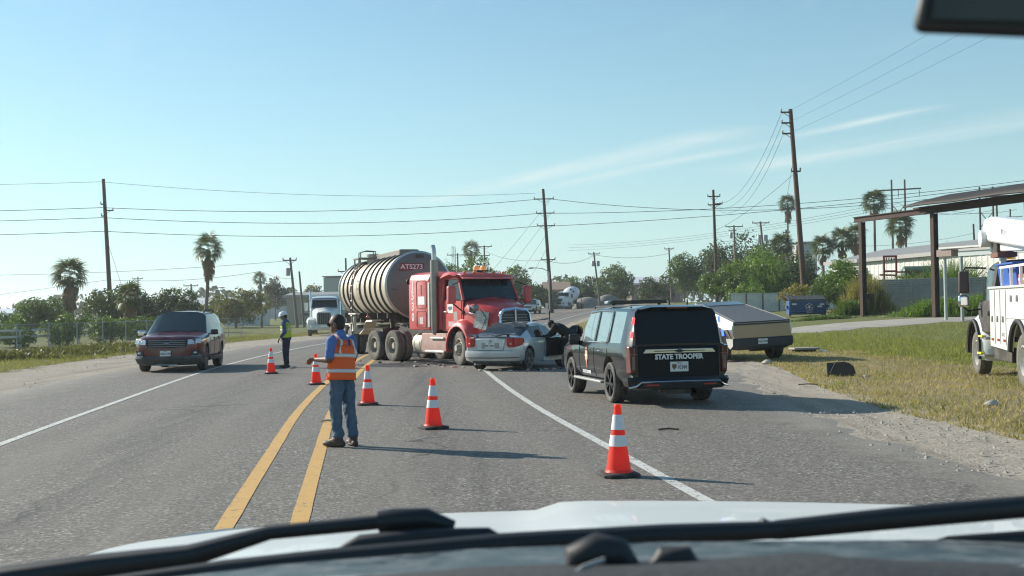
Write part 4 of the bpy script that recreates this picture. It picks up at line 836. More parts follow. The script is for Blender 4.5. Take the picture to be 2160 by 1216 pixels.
    MB().b2(-2.46, -2.03, -1.207, -1.19, 1.86, 2.12).build('white_sticker', VIN, so_); MB().b2(-2.46, -2.12, -1.207, -1.19, 1.24, 1.46).build('flag_sticker', mat('flag_vinyl', (.62, .5, .48), .5, var=.4, scale=14), so_); MB().b2(-2.44, -2.38, -1.209, -1.19, 1.24, 1.46).build('flag_star_field', INK, so_)
    for i, ch in enumerate('J530'): text('fleet_number', ch, .36, face_mtx((-2.82, -1.202, 2.47 - i * .34), (1, 0, 0), (0, 0, 1)), VIN, so_, .008, .005, .95)
    MB().ball((-3.14, -1.2, 2.62), (.06, .06, .09), 10, 6).build('work_lamp', BLK, so_, 50)
    # exhaust stack, curved tip
    ex = MB(); ex.tube([(-1.52, -1.12, .95), (-1.52, -1.12, 1.25), (-1.52, -1.12, 3.25)], [.10, .125, .125], 16); eo = ex.build('exhaust_shield', mat('exhaust_dull', (.30, .29, .26), .42, .8, var=.25, scale=4), t, 40)
    MB().tube([(-1.52, -1.12, 3.2), (-1.52, -1.12, 3.45), (-1.54, -1.12, 3.58), (-1.60, -1.12, 3.70)], [.075, .075, .075, .08], 14).build('exhaust_tip', ALU, eo, 40)
    # hood and fenders
    hd = MB(); hs = []
    for x, zt, wt, wm, zm in ((.06, 2.06, .86, .98, 1.80), (.4, 1.98, .78, .95, 1.70), (.8, 1.86, .66, .84, 1.55), (1.1, 1.74, .56, .70, 1.42), (1.26, 1.60, .48, .60, 1.30), (1.33, 1.42, .44, .54, 1.2)):
        hs.append([(x, -wm, .95), (x, -wm, zm - .1), (x, -(wm + wt) / 2, zm + (zt - zm) * .45), (x, -wt * .8, zt - .07), (x, -wt * .35, zt - .005), (x, 0, zt + .02), (x, wt * .35, zt - .005), (x, wt * .8, zt - .07), (x, (wm + wt) / 2, zm + (zt - zm) * .45), (x, wm, zm - .1), (x, wm, .95)])
    hd.loft(hs, True, True); ho = hd.build('hood', TR, t, 50)
    for s in (-1, 1):
        fe = MB(); rr = []
        for i in range(13):
            a = R(-8 + 196 * i / 12); ca, sa = math.cos(a), math.sin(a)
            rr.append([(.02 + ca * .70, s * .72, .52 + sa * .72), (.02 + ca * .80, s * .80, .52 + sa * .90), (.02 + ca * .78, s * 1.10, .52 + sa * .86), (.02 + ca * .70, s * 1.24, .52 + sa * .74), (.02 + ca * .64, s * 1.25, .52 + sa * .66), (.02 + ca * .62, s * 1.1, .52 + sa * .64)])
        fe.loft(rr); fe.build('fender', TR, t, 45)
        # wheel well liner
        ln = MB(); ln.loft([[(.02 + math.cos(a) * .62, s * y, .52 + math.sin(a) * .64) for a in np.linspace(R(-5), R(185), 12)] for y in (.7, 1.2)], False, False); ln.build('wheel_well', FRM, t)
        # side of nose below the hood
    gr = MB(); gr.add([(1.36, -.46, 1.60), (1.36, .46, 1.60), (1.40, .56, .86), (1.40, -.56, .86), (1.2, -.46, 1.60), (1.2, .46, 1.60), (1.2, .56, .86), (1.2, -.56, .86)], [(3, 2, 1, 0), (4, 5, 6, 7), (0, 1, 5, 4), (1, 2, 6, 5), (2, 3, 7, 6), (3, 0, 4, 7)]); go = gr.build('grille', mat('grille_mesh', (.03, .033, .033), .5, var=.5, scale=60), t)
    gc = MB(); gc.tube([(1.40, -.58, .84), (1.36, -.50, 1.52), (1.36, -.40, 1.64), (1.37, 0, 1.68), (1.36, .40, 1.64), (1.36, .50, 1.52), (1.40, .58, .84)], .055, 8); gc.build('grille_surround', CHR, go, 40)
    MB().bar((1.42, 0, .86), (1.385, 0, 1.66), .05, .06).build('grille_divider', ALU, go)
    for z in np.linspace(.95, 1.5, 8): MB().bar((1.405 - (z - .86) * .05, -.5, z), (1.405 - (z - .86) * .05, .5, z), .012, .014).build('grille_bar', GREY, go)
    # hood-side vent, hanging torn lamp panel, side lamp
    vt = MB(); vt.tube([(.36, -.985, 1.80), (.36, -.98, 1.60), (.72, -.92, 1.52), (.74, -.89, 1.66), (.36, -.985, 1.80)], .016, 6); vo = vt.build('intake_trim', CHR, ho, 40)
    MB().add([(.37, -.965, 1.79), (.37, -.965, 1.61), (.72, -.905, 1.53), (.73, -.885, 1.65)], [(0, 1, 2, 3)]).build('intake_mesh', FRM, vo)
    cp = MB(); cp.add([(.80, -1.0, 1.66), (1.24, -.86, 1.58), (1.14, -.88, 1.06), (.66, -1.02, 1.15), (.80, -.96, 1.66), (1.24, -.82, 1.58), (1.14, -.84, 1.06), (.66, -.98, 1.15)], [(3, 2, 1, 0), (4, 5, 6, 7), (0, 1, 5, 4), (1, 2, 6, 5), (2, 3, 7, 6), (3, 0, 4, 7)]); co_ = cp.build('torn_lamp_panel', mat('mottled_lamp', (.55, .58, .56), .3, .4, var=.1, dirt=(.06, .07, .07), dscale=22, damt=1.), t)
    MB().ball((.78, -1.0, 1.74), (.10, .10, .10), 12, 8).build('broken_lamp', mat('lamp_bowl', (.26, .27, .24), .35, .5), co_, 60)
    MB().tube([(.95, -.95, 1.68), (1.2, -.9, 1.42), (1.0, -.96, 1.05), (.96, -.97, .82)], .012, 5).build('dangling_wire', BLK, co_)
    # bumper
    bm_ = MB(); bm_.loft([[(x, y, z0), (x + .04, y, (z0 + z1) / 2), (x, y, z1), (x - .1, y, z1), (x - .1, y, z0)] for y, x, z0, z1 in ((-.9, .72, .40, .66), (-.6, 1.2, .36, .72), (-.2, 1.36, .32, .66), (.3, 1.30, .36, .74), (.8, 1.16, .34, .70), (1.15, .72, .42, .72))]); bm_.build('crushed_bumper', FRM, t, 40)
    # mirrors
    for s in (-1, 1):
        MB().b2(-.12, .06, s * 1.24, s * 1.5, 1.86, 2.40).build('mirror_housing', TR, t, bevel=.05, seg=3)
        
        for pp, rr_ in (([(-.1, s * 1.0, 2.55), (-.03, s * 1.35, 2.42)], .016), ([(.02, s * 1.0, 1.62), (-.02, s * 1.2, 1.78), (-.03, s * 1.36, 1.9)], .022), ([(.0, s * 1.0, 1.95), (-.02, s * 1.3, 1.98)], .014)): MB().tube(pp, rr_, 6).build('mirror_bracket', BLK, t)
        MB().ball((.02, s * 1.0, 1.60), (.07, .04, .07), 8, 6).build('bracket_foot', BLK, t)
    # fuel tank, step boxes
    for s in (-1, 1):
        MB().lathe([(.001, 0), (.29, 0), (.335, .05), (.335, .6), (.29, .65), (.001, .65)], 22, Matrix.Translation((-3.0, s * .84, .62)) @ Matrix.Rotation(PI / 2, 4, 'Y')).build('fuel_tank', mat('tank_dusty', (.55, .53, .45), .45, .4, var=.15, dirt=(.40, .35, .26), dscale=2.5, damt=.7), t, 35)
        for x in (-2.86, -2.5): MB().lathe([(.342, 0), (.348, .02), (.342, .05)], 22, Matrix.Translation((x, s * .84, .62)) @ Matrix.Rotation(PI / 2, 4, 'Y')).build('tank_strap', GREY, t, 35)
        sk = MB(); sk.loft([[(x, s * 1.16, z0), (x, s * 1.2, z0 + .1), (x, s * 1.16, .96), (x, s * .75, .96), (x, s * .75, z0)] for x, z0 in ((-2.32, .34), (-1.6, .33), (-.72, .36))]); sk.build('side_skirt', mat('skirt_dusty_red', (.42, .23, .19), .6, var=.2, dirt=(.5, .42, .36), dscale=2, damt=.9), t, bevel=.02)
        MB().b2(-1.65, -.82, s * 1.13, s * 1.235, .78, .84).build('step', ALU, t, bevel=.008); MB().b2(-2.0, -.78, s * 1.12, s * 1.24, .36, .42).build('lower_step', ALU, t, bevel=.008)
    # wheels: steered fronts, dual tandems
    for s in (-1, 1): wheel(t, 0.02, s * 1.03, .52, .29, .30, 'truck_front', s, R(-8))
    for x in (-4.36, -5.72):
        for s in (-1, 1): wheel(t, x, s * 1.08, .52, .27, .295, 'truck_dual', s); wheel(t, x, s * .76, .52, .27, .295, 'truck_dual', s)
        MB().cyl((x, -1.0, .52), (x, 1.0, .52), .07, n=10).build('axle', FRM, t)
    MB().cyl((.02, -1.0, .5), (.02, 1.0, .5), .06, n=10).build('axle', FRM, t)
    fw = MB(); fw.lathe([(.001, 0), (.48, 0), (.48, .06), (.001, .06)], 18, Matrix.Translation((-5.0, 0, 1.2))); fw.box((-5.0, 0, 1.14), (.6, .8, .12)); fw.build('fifth_wheel', FRM, t)
    for s in (-1, 1):
        MB().add([(-4.98, s * 1.22, 1.1), (-4.98, s * .62, 1.1), (-4.9, s * .62, .45), (-4.9, s * 1.22, .45)], [(0, 1, 2, 3)]).build('mud_flap', BLK, t)
        MB().tube([(-6.5, s * .5, 1.05), (-6.5, s * 1.2, 1.05)], .025, 6).build('flap_bracket', ALU, t)
    MB().tube([(-3.6, -.5, 1.1), (-3.7, -.45, 1.6), (-4.0, -.2, 1.55), (-4.3, -.1, 1.35)], .02, 6).build('air_hose', BLK, t)
    return t
semi_tractor()
def tank_trailer():
    t = thing('tank_trailer', (-3.25, 41.25, 0), math.atan2(-.95, .32), 'ribbed steel tank trailer with side ladder coupled behind the red tractor', 'trailer')
    ST = mat('tank_steel', (.56, .49, .385), .38, .4, var=.18, scale=2.5, dirt=(.46, .36, .26), dscale=2.2, damt=.6)
    EN = mat('tank_end_grey', (.225, .205, .185), .55, .35, var=.12, scale=2, dirt=(.16, .14, .12), dscale=2, damt=.4)
    RB = mat('tank_rib_dark', (.10, .085, .07), .5, .6, var=.2)
    r, zc_, L = 1.14, 2.56, 9.0; AX = Matrix.Translation((0, 0, zc_)) @ Matrix.Rotation(-PI / 2, 4, 'Y')     # local Z -> -X
    MB().lathe([(r, -.001), (r, L)], 56, AX).build('barrel', ST, t, 40)
    h = MB(); h.lathe([(.001, -.30), (r * .35, -.275), (r * .65, -.20), (r * .88, -.09), (r * .98, -.02), (r, .0)], 48, AX); ho = h.build('front_head', EN, t, 50)
    MB().lathe([(.001, L + .30), (r * .5, L + .24), (r * .88, L + .09), (r, L)], 40, AX).build('rear_head', EN, t, 50)
    MB().tube([(.12, -1.0, 2.42), (.205, -.6, 2.42), (.29, 0, 2.42), (.205, .6, 2.42), (.12, 1.0, 2.42)], .008, 5).build('weld_seam', RB, ho)
    for x in (.05, .95, 1.85, 2.75, 3.65, 4.6, 6.1, 7.1, 8.0, 8.85):
        ring = MB(); ring.lathe([(r - .005, x - .06), (r + .03, x - .055), (r + .06, x - .035), (r + .06, x + .035), (r + .03, x + .055), (r - .005, x + .06)], 56, AX); ring.build('stiffening_rib', RB if x not in (.05, 8.85) else ALU, t, 30)
        # bright outer cap of the rib
        MB().lathe([(r + .062, x - .02), (r + .064, x), (r + .062, x + .02)], 56, AX).build('rib_cap', ALU, t, 30)
    # name plate on the front head
    MB().b2(.20, .235, -.74, .16, 3.06, 3.32).build('number_plate', mat('plate_maroon', (.20, .045, .05), .5), ho)
    text('tank_number', 'ATS273', .235, face_mtx((.237, -.29, 3.19), (0, 1, 0), (0, 0, 1)), VIN, ho, .004, .004, 1.05)
    MB().b2(.13, .155, -.12, .16, 3.52, 3.62).build('maker_plate', mat('maker_dark', (.06, .06, .06), .5), ho)
    # walkway / spill box and manway
    sp = MB(); sp.loft([[(x, -.36, 3.62), (x, -.36, 3.86), (x, -.3, 3.88), (x, .3, 3.88), (x, .36, 3.86), (x, .36, 3.62)] for x in (-1.3, -1.36, -5.2, -5.26)]); sp.build('spill_box', EN, t, bevel=.012)
    pf = MB(); pf.b2(-6.9, -5.7, -.95, .3, 3.74, 3.79); pf.bar((-5.8, -.9, 3.4), (-5.8, -.9, 3.75), .05); pf.bar((-6.8, -.9, 3.3), (-6.8, -.9, 3.75), .05); pf.build('platform', EN, t)
    MB().lathe([(.30, 0), (.30, .32), (.34, .32), (.34, .38), (.001, .42)], 20, Matrix.Translation((-6.1, -.25, 3.55))).build('manway', mat('manway_pale', (.55, .50, .43), .5, .3), t, 40)
    # ladder with hoops
    ld = MB(); lx = -5.35
    def lp(u): a = R(-30 + 118 * u) ; return None
    path = [(lx, -1.26, .55), (lx, -1.34, 1.4), (lx, -1.34, 2.56), (lx, -1.22, 3.15), (lx, -1.0, 3.52)]
    for dx in (-.17, .17): ld.tube([(p[0] + dx, p[1], p[2]) for p in path] + [(lx + dx, -.98, 3.95), (lx + dx, -.75, 4.02), (lx + dx, -.4, 4.0), (lx + dx, -.38, 3.7)], .022, 6)
    lo_ = ld.build('ladder', mat('ladder_dark', (.09, .085, .075), .5, .5), t, 40)
    for z in np.arange(.65, 3.5, .29):
        y = np.interp(z, [.55, 1.4, 2.56, 3.15, 3.52], [-1.26, -1.34, -1.34, -1.22, -1.0]); MB().tube([(lx - .17, y, z), (lx + .17, y, z)], .02, 6).build('rung', mat('rung_white', (.66, .64, .58), .5), lo_)
    # frame, fenders, cabinets
    fr = MB()
    for s in (-1, 1): fr.b2(-8.9, -.4, s * .42, s * .52, 1.22, 1.46)
    for x in (-.6, -2.2, -4., -5.8, -7.4, -8.7): fr.b2(x - .06, x + .06, -.9, .9, 1.26, 1.5); fr.b2(x - .05, x + .05, -1.0, 1.0, 1.42, 1.62)
    fr.build('trailer_frame', FRM, t)
    for s in (-1, 1):
        f = MB(); f.loft([[(x, s * .82, z), (x, s * 1.26, z), (x, s * 1.28, z - .07), (x, s * .82, z - .03)] for x, z in ((-1.9, 1.36), (-2.9, 1.36), (-3.15, 1.3), (-3.6, 1.0), (-4.2, .86))]); f.build('side_rail', mat('rail_pale', (.46, .43, .37), .5, .4, var=.2), t, bevel=.01)
        MB().b2(-5.55, -5.1, s * 1.2, s * 1.30, .95, 1.52).build('tool_cabinet', mat('cabinet_white', (.62, .60, .53), .5, var=.1, dirt=(.3, .25, .2), dscale=4, damt=.5), t, bevel=.015)
        MB().b2(-5.9, -4.5, s * 1.18, s * 1.36, 1.56, 1.62).build('hose_tray', MATS['cabinet_white'], t, bevel=.01)
        g = MB(); g.loft([[(-7.25 + 1.42 * c_, s * .78, .55 + .72 * s_ if False else z_), (-7.25 + 1.42 * c_, s * 1.27, z_), (-7.25 + 1.42 * c_, s * 1.27, z_ - .05), (-7.25 + 1.42 * c_, s * .78, z_ - .05)] for c_, s_, z_ in ((-1, 0, .85), (-.85, 0, 1.1), (-.6, 0, 1.2), (.6, 0, 1.2), (.85, 0, 1.1), (1, 0, .85))]); g.build('wheel_fender', MATS['cabinet_white'], t, bevel=.008)
        for x in (-6.6, -7.9): wheel(t, x, s * 1.06, .52, .27, .295, 'truck_dual', s); wheel(t, x, s * .74, .52, .27, .295, 'truck_dual', s)
        MB().bar((-.9, s * .5, .35), (-.9 - 1.2, s * .5, 1.25), .06).build('leg_brace', FRM, t); MB().b2(-1.5, -1.36, s * .55, s * .69, .5, 1.4).build('landing_leg', FRM, t)
    for x in (-6.6, -7.9): MB().cyl((x, -1, .52), (x, 1, .52), .07, n=8).build('axle', FRM, t)
    for x in (-2.3, -2.75): MB().ball((x, -1.28, 1.47), (.05, .03, .05), 8, 6).build('marker_light', TAILR, t, 50)
    vl = MB(); vl.cyl((-4.6, -.9, 1.1), (-4.6, -1.28, 1.1), .07, n=10); vl.cyl((-4.2, 0, 1.1), (-5.4, -.6, 1.1), .07, n=10); vl.build('discharge_valve', FRM, t)
    MB().b2(-9.15, -9.0, -1.15, 1.15, .55, .7).build('rear_bumper', FRM, t)
    return t
tank_trailer()
# ================================================================ SILVER COUPE (wrecked)
def coupe():
    SV = mat('silver_paint', (.50, .53, .55), .30, .45, var=.08, coat=.6, dirt=(.42, .40, .34), dscale=1.8, damt=.55)
    t = thing('silver_coupe', (.25, 34.1, 0), math.atan2(.91, .42), 'wrecked silver coupe with open passenger door under the red truck nose', 'car'); t.scale = (.93, .93, .93)
    S = [(-2.20, prof(.62, .36, .72, .44, .76, .60, .74, .78, .70, .88, .64, .92, .56, .935, .945)),
         (-2.08, prof(.72, .26, .82, .42, .85, .62, .83, .82, .79, .93, .72, .975, .63, .99, 1.0)),
         (-1.72, prof(.77, .22, .86, .40, .875, .64, .86, .86, .82, .96, .74, 1.0, .67, 1.015, 1.03)),
         (-1.10, prof(.78, .2, .865, .4, .88, .64, .865, .86, .83, .95, .67, 1.18, .60, 1.24, 1.27)),
         (-.80, prof(.78, .2, .865, .4, .88, .64, .865, .86, .83, .945, .64, 1.27, .57, 1.33, 1.37)),
         (-.10, prof(.78, .2, .865, .4, .88, .64, .865, .86, .83, .93, .63, 1.30, .56, 1.36, 1.41)),
         (.0, prof(.78, .2, .865, .4, .88, .64, .865, .86, .83, .93, .63, 1.30, .56, 1.36, 1.41)),
         (.40, prof(.78, .2, .865, .4, .88, .64, .865, .86, .83, .92, .62, 1.26, .55, 1.32, 1.35)),
         (1.05, prof(.78, .2, .865, .4, .88, .62, .86, .82, .81, .88, .74, .92, .68, .94, .96)),
         (1.5, prof(.74, .24, .80, .4, .82, .62, .80, .80, .76, .88, .66, .94, .58, .98, 1.0)),
         (1.85, prof(.66, .26, .74, .4, .76, .60, .72, .74, .68, .80, .58, .84, .5, .86, .87))]
    K = {}
    for i in (3, 4, 6, 7): K[(i, 5)] = 'side_window'
    for k in (6, 7, 8, 9): K[(2, k)] = 'rear_window'; K[(3, k)] = 'rear_window'; K[(7, k)] = 'windshield'
    car_shell(t, S, K, {'body': SV, 'side_window': DGL, 'rear_window': mat('shattered_glass', (.012, .014, .014), .3, var=.9, scale=60, bump=.4, bscale=40), 'windshield': DGL}, [(-1.35, .34, .385), (1.3, .34, .37)], .28)
    for x in (-1.35, 1.3):
        for s in (-1, 1): wheel(t, x, s * .765, .32, .215, .235, 'alloy_grey', s)
    seams(t, S, (-.25,), .32, .92)
    # rear: trunk lid, lights, plate recess, bumper
    tk = MB(); tk.add([(-2.225, -.50, .93), (-2.225, .50, .93), (-2.235, .40, .60), (-2.235, -.40, .60), (-2.1, -.50, .94), (-2.1, .50, .94), (-2.15, .40, .60), (-2.15, -.40, .60)], [(3, 2, 1, 0), (4, 5, 6, 7), (0, 1, 5, 4), (1, 2, 6, 5), (2, 3, 7, 6), (3, 0, 4, 7)]); to = tk.build('trunk_lid', SV, t, bevel=.015)
    MB().b2(-2.242, -2.225, -.28, .28, .66, .82).build('plate_recess', GREY, to, bevel=.01)
    MB().lathe([(.001, .01), (.04, .01), (.045, 0)], 14, face_mtx((-2.232, 0, .875), (0, -1, 0), (0, 0, 1))).build('badge', GREY, to)
    text('model_badge', 'tC', .07, face_mtx((-2.24, -.33, .68), (0, -1, 0), (0, 0, 1)), GREY, to, .002)
    plate(t, face_mtx((-2.245, 0, .74), (0, -1, 0), (0, 0, 1)), 'TEXAS', 'PBC-3875', .31, .15)
    for s in (-1, 1):
        cv = ((-2.262, .55, .73, .945), (-2.262, .62, .69, .955), (-2.225, .76, .695, .965), (-2.10, .862, .72, .965), (-1.94, .905, .76, .955), (-1.80, .90, .83, .93)); q = MB()
        q.loft([[(x, s * y, z0), (x, s * y, z1), (x + .08, s * (y - .06), z1), (x + .08, s * (y - .06), z0)] for x, y, z0, z1 in cv]); lo = q.build('tail_light', TAILR, t, 40)
        MB().ball((-2.225, s * .66, .79), (.04, .05, .05), 10, 6).build('lamp_reflector', mat('lamp_pink', (.6, .2, .2), .2, coat=1.), lo, 50)
    bp = MB(); bp.loft([[(-1.74, -w, z), (x + .16, -w, z), (x, -w + .2, z), (x, w - .2, z), (x + .16, w, z), (-1.74, w, z)] for z, w, x in ((.26, .80, -2.14), (.30, .86, -2.24), (.44, .89, -2.28), (.58, .885, -2.27), (.60, .86, -2.22))]); bo = bp.build('bumper', SV, t, 40)
    MB().tube([(-2.1, -.88, .40), (-2.285, -.68, .39), (-2.295, 0, .38), (-2.285, .68, .385), (-2.1, .88, .40)], .012, 5).build('bumper_crease', FRM, bo, 40)
    ux = MB(); ux.box((-1.75, .25, .24), (.5, .7, .14)); ux.build('exhaust_silencer', FRM, t, bevel=.03); MB().cyl((-2.0, .45, .22), (-2.25, .5, .2), .035, n=10).build('exhaust_tip', ALU, t, 40)
    MB().box((-2.0, 0, .25), (.3, 1.2, .1), rz=.05).build('hanging_undertray', FRM, t)
    # broken spoiler
    sp = MB(); sp.loft([[(-2.15 + .05 * math.sin(y * 5), y, 1.055 + .03 * math.sin(y * 9)), (-1.98, y, 1.085 + .02 * math.sin(y * 7)), (-1.98, y, 1.06 + .02 * math.sin(y * 7)), (-2.15, y, 1.035 + .03 * math.sin(y * 9))] for y in np.linspace(-.72, .72, 11)]); so_ = sp.build('bent_spoiler', mat('spoiler_dark', (.10, .105, .105), .3, .3, var=.4, scale=8, coat=.4), t, 30)
    for y in (-.5, .5): MB().box((-2.05, y, 1.02), (.08, .05, .09)).build('spoiler_foot', BLK, so_)
    # crumpled roof skin and raised hood
    random.seed(5)
    def crumple(nm, x0, x1, w0, w1, z0, z1, amp, m, nx=7, ny=9):
        b = MB(); b.loft([[(x0 + (x1 - x0) * i / nx + random.uniform(-amp, amp) * .4, (w0 + (w1 - w0) * i / nx) * (2 * j / ny - 1), z0 + (z1 - z0) * i / nx + random.uniform(-amp, amp)) for j in range(ny + 1)] for i in range(nx + 1)], False, False); return b.build(nm, m, t, 15)
    crumple('torn_roof_edge', -1.15, -.75, .60, .56, 1.24, 1.385, .022, mat('torn_dark', (.06, .06, .06), .5, .3, var=.6, scale=20), 4)
    crumple('crumpled_hood', 1.0, 1.9, .70, .58, .95, .98, .07, SV)
    for a_, b_ in (((-.2, -.45, 1.42), (.5, -.72, 1.50)), ((.2, -.3, 1.44), (.75, -.55, 1.46)), ((.3, .3, 1.43), (-.3, .55, 1.48)), ((.75, -.62, 1.40), (.72, -.66, 1.72))): MB().bar(a_, b_, .03, .018).build('torn_trim', BLK, t)
    # open passenger door: black block painting the shaded opening, and the door swung out
    MB().b2(-.12, 1.0, -.892, -.80, .36, .90).build('door_opening_shade', mat('cabin_shade_black', (.012, .013, .014), .9), t)
    MB().b2(-.3, 1.05, -.90, -.80, .20, .35).build('door_sill', SV, t, bevel=.02)
    dr = MB(); DM = Matrix.Translation((1.0, -.88, 0)) @ Matrix.Rotation(R(62), 4, 'Z')
    out = [(-.02, .34), (-1.12, .34), (-1.16, .62), (-1.12, .90), (-.02, .90)]
    dr.prism(out, .09, DM @ face_mtx((0, .045, 0), (1, 0, 0), (0, 0, 1))); do = dr.build('open_door', mat('door_inner', (.035, .045, .042), .6, var=.3), t, bevel=.02)
    wf = MB(); wf.tube([tuple(DM @ Vector(q)) for q in ((-.05, 0, .9), (-.35, 0, 1.12), (-.62, 0, 1.26), (-.88, 0, 1.28), (-1.06, 0, 1.18), (-1.1, 0, .9))], .022, 6); wf.build('door_window_frame', BLK, do, 40)
    MB().add([tuple(DM @ Vector(q)) for q in ((-.08, 0, .9), (-.36, 0, 1.1), (-.62, 0, 1.24), (-.88, 0, 1.26), (-1.04, 0, 1.16), (-1.08, 0, .9))], [(0, 1, 2, 3, 4, 5)]).build('door_window', glass('green_glass', (.35, .45, .36)), do)
    MB().box((0, 0, 0), (.5, .05, .12), M=DM @ Matrix.Translation((-.6, .06, .66))).build('arm_rest', BLK, do, bevel=.015)
    return t
coupe()
# ================================================================ ANGULAR STEEL PICKUP
def steel_pickup():
    t = thing('steel_pickup', (6.72, 38.05, .0), R(90 + 15), 'angular stainless steel pickup parked behind the police SUV', 'pickup truck'); t.rotation_euler = (R(-2.0), 0, R(105))
    STL = mat('stainless', (.56, .55, .52), .34, .85, var=.06, scale=2); TAN = mat('stainless_tan_reflection', (.40, .29, .185), .42, .35, var=.06, scale=2); CLD = mat('cladding', (.035, .037, .038), .7, var=.15)  # tan copy of the steel: a brownish reflection painted into the tailgate colour
    def sec(x, wb, zb, wc, zc_, wt, zt): return (x, [(0, zb), (wb, zb), (wb + (wc - wb) * .5, zb + (zc_ - zb) * .5), (wc, zc_), (wt, zt), (wt - .04, zt + .006), (0, zt + .012)])
    S = [sec(-2.84, .90, .62, 1.0, .98, .93, 1.20), sec(-.35, .93, .50, 1.01, 1.04, .78, 1.66), sec(.30, .93, .50, 1.01, 1.05, .72, 1.78), sec(2.2, .92, .50, 1.0, 1.0, .80, 1.20), sec(2.78, .84, .55, .94, .92, .86, .98), sec(2.86, .8, .58, .9, .84, .84, .90)]
    K = {}
    for k in (4, 5): K[(0, k)] = 'bed_cover'; K[(1, k)] = 'roof_glass'; K[(2, k)] = 'windshield_glass'
    K[(2, 3)] = 'side_window'
    car_shell(t, S, K, {'body': STL, 'bed_cover': mat('bed_cover_grey', (.10, .105, .11), .55, var=.08), 'roof_glass': mat('roof_glass', (.05, .07, .085), .1, spec=1., var=.1), 'windshield_glass': DGL, 'side_window': DGL}, [(-1.82, .45, .54), (1.82, .45, .54)], .32, 20, archmat=CLD)
    for x in (-1.82, 1.82):
        for s in (-1, 1):
            wheel(t, x, s * .87, .44, .29, .27, 'alloy_dark', s)
            a = MB(); pts = [(x - .66, .50), (x - .46, .90), (x - .25, 1.0), (x + .25, 1.0), (x + .46, .90), (x + .66, .50)]; a.tube([(px_, s * (1.0 + .01), z) for px_, z in pts], .05, 4); a.build('arch_cladding', CLD, t)
    MB().b2(-1.2, 1.2, -.97, .97, .42, .56).build('sill_cladding', CLD, t)
    # tailgate, light bar, bumper
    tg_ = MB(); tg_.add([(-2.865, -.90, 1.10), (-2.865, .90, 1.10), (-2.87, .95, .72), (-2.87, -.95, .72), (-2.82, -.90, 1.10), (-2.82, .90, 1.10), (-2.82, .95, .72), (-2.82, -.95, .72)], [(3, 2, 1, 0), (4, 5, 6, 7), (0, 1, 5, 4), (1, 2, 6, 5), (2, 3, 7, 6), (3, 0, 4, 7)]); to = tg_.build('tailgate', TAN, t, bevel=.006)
    MB().b2(-2.875, -2.83, -.91, .91, 1.105, 1.205).build('rear_light_bar', mat('lightbar_black', (.02, .02, .022), .3), t, bevel=.008)
    text('tailgate_script', 'CYBERBEAST', .05, face_mtx((-2.872, .76, .765), (0, -1, 0), (0, 0, 1)), GREY, to, .001, .003)
    bp = MB(); bp.loft([[(-2.4, -w, z), (x, -w, z), (x, w, z), (-2.4, w, z)] for z, w, x in ((.36, .78, -2.78), (.44, .90, -2.88), (.66, .97, -2.89), (.715, .96, -2.86))]); bo = bp.build('bumper', CLD, t, bevel=.012)
    for s in (-1, 1): MB().add([(-2.88, s * .985, .71), (-2.35, s * 1.0, .71), (-2.45, s * 1.0, .52), (-2.70, s * 1.0, .40), (-2.87, s * .985, .5)], [(0, 1, 2, 3, 4)]).build('bumper_corner', mat('corner_pale', (.42, .42, .40), .6), bo)
    plate(t, face_mtx((-2.895, .02, .60), (0, -1, 0), (0, 0, 1)), 'TEXAS', 'WJB 4098', .31, .155)
    MB().b2(-2.6, -2.3, -.2, .2, .3, .4).build('hitch', FRM, t)
    for s in (-1, 1): MB().bar((-2.80, s * .86, 1.222), (-.36, s * .71, 1.685), .03, .012).build('bed_cover_rail', GREY, t); MB().bar((-.33, s * 1.0, 1.03), (-.30, s * .94, .52), .012, .008).build('door_seam', BLK, t)
    MB().bar((-.36, -.74, 1.682), (-.36, .74, 1.682), .03, .015).build('roof_joint', BLK, t); MB().b2(-2.882, -2.87, -.88, .88, 1.15, 1.165).build('light_strip', GREY, t)
    for s in (-1, 1): MB().bar((-2.55, s * 1.005, .99), (-2.78, s * .975, .70), .03, .012).build('side_seam', BLK, t)
    for s in (-1, 1): mirror(t, 1.25, s * .98, 1.1, 1, BLKG, .18, .14)
    return t
steel_pickup()
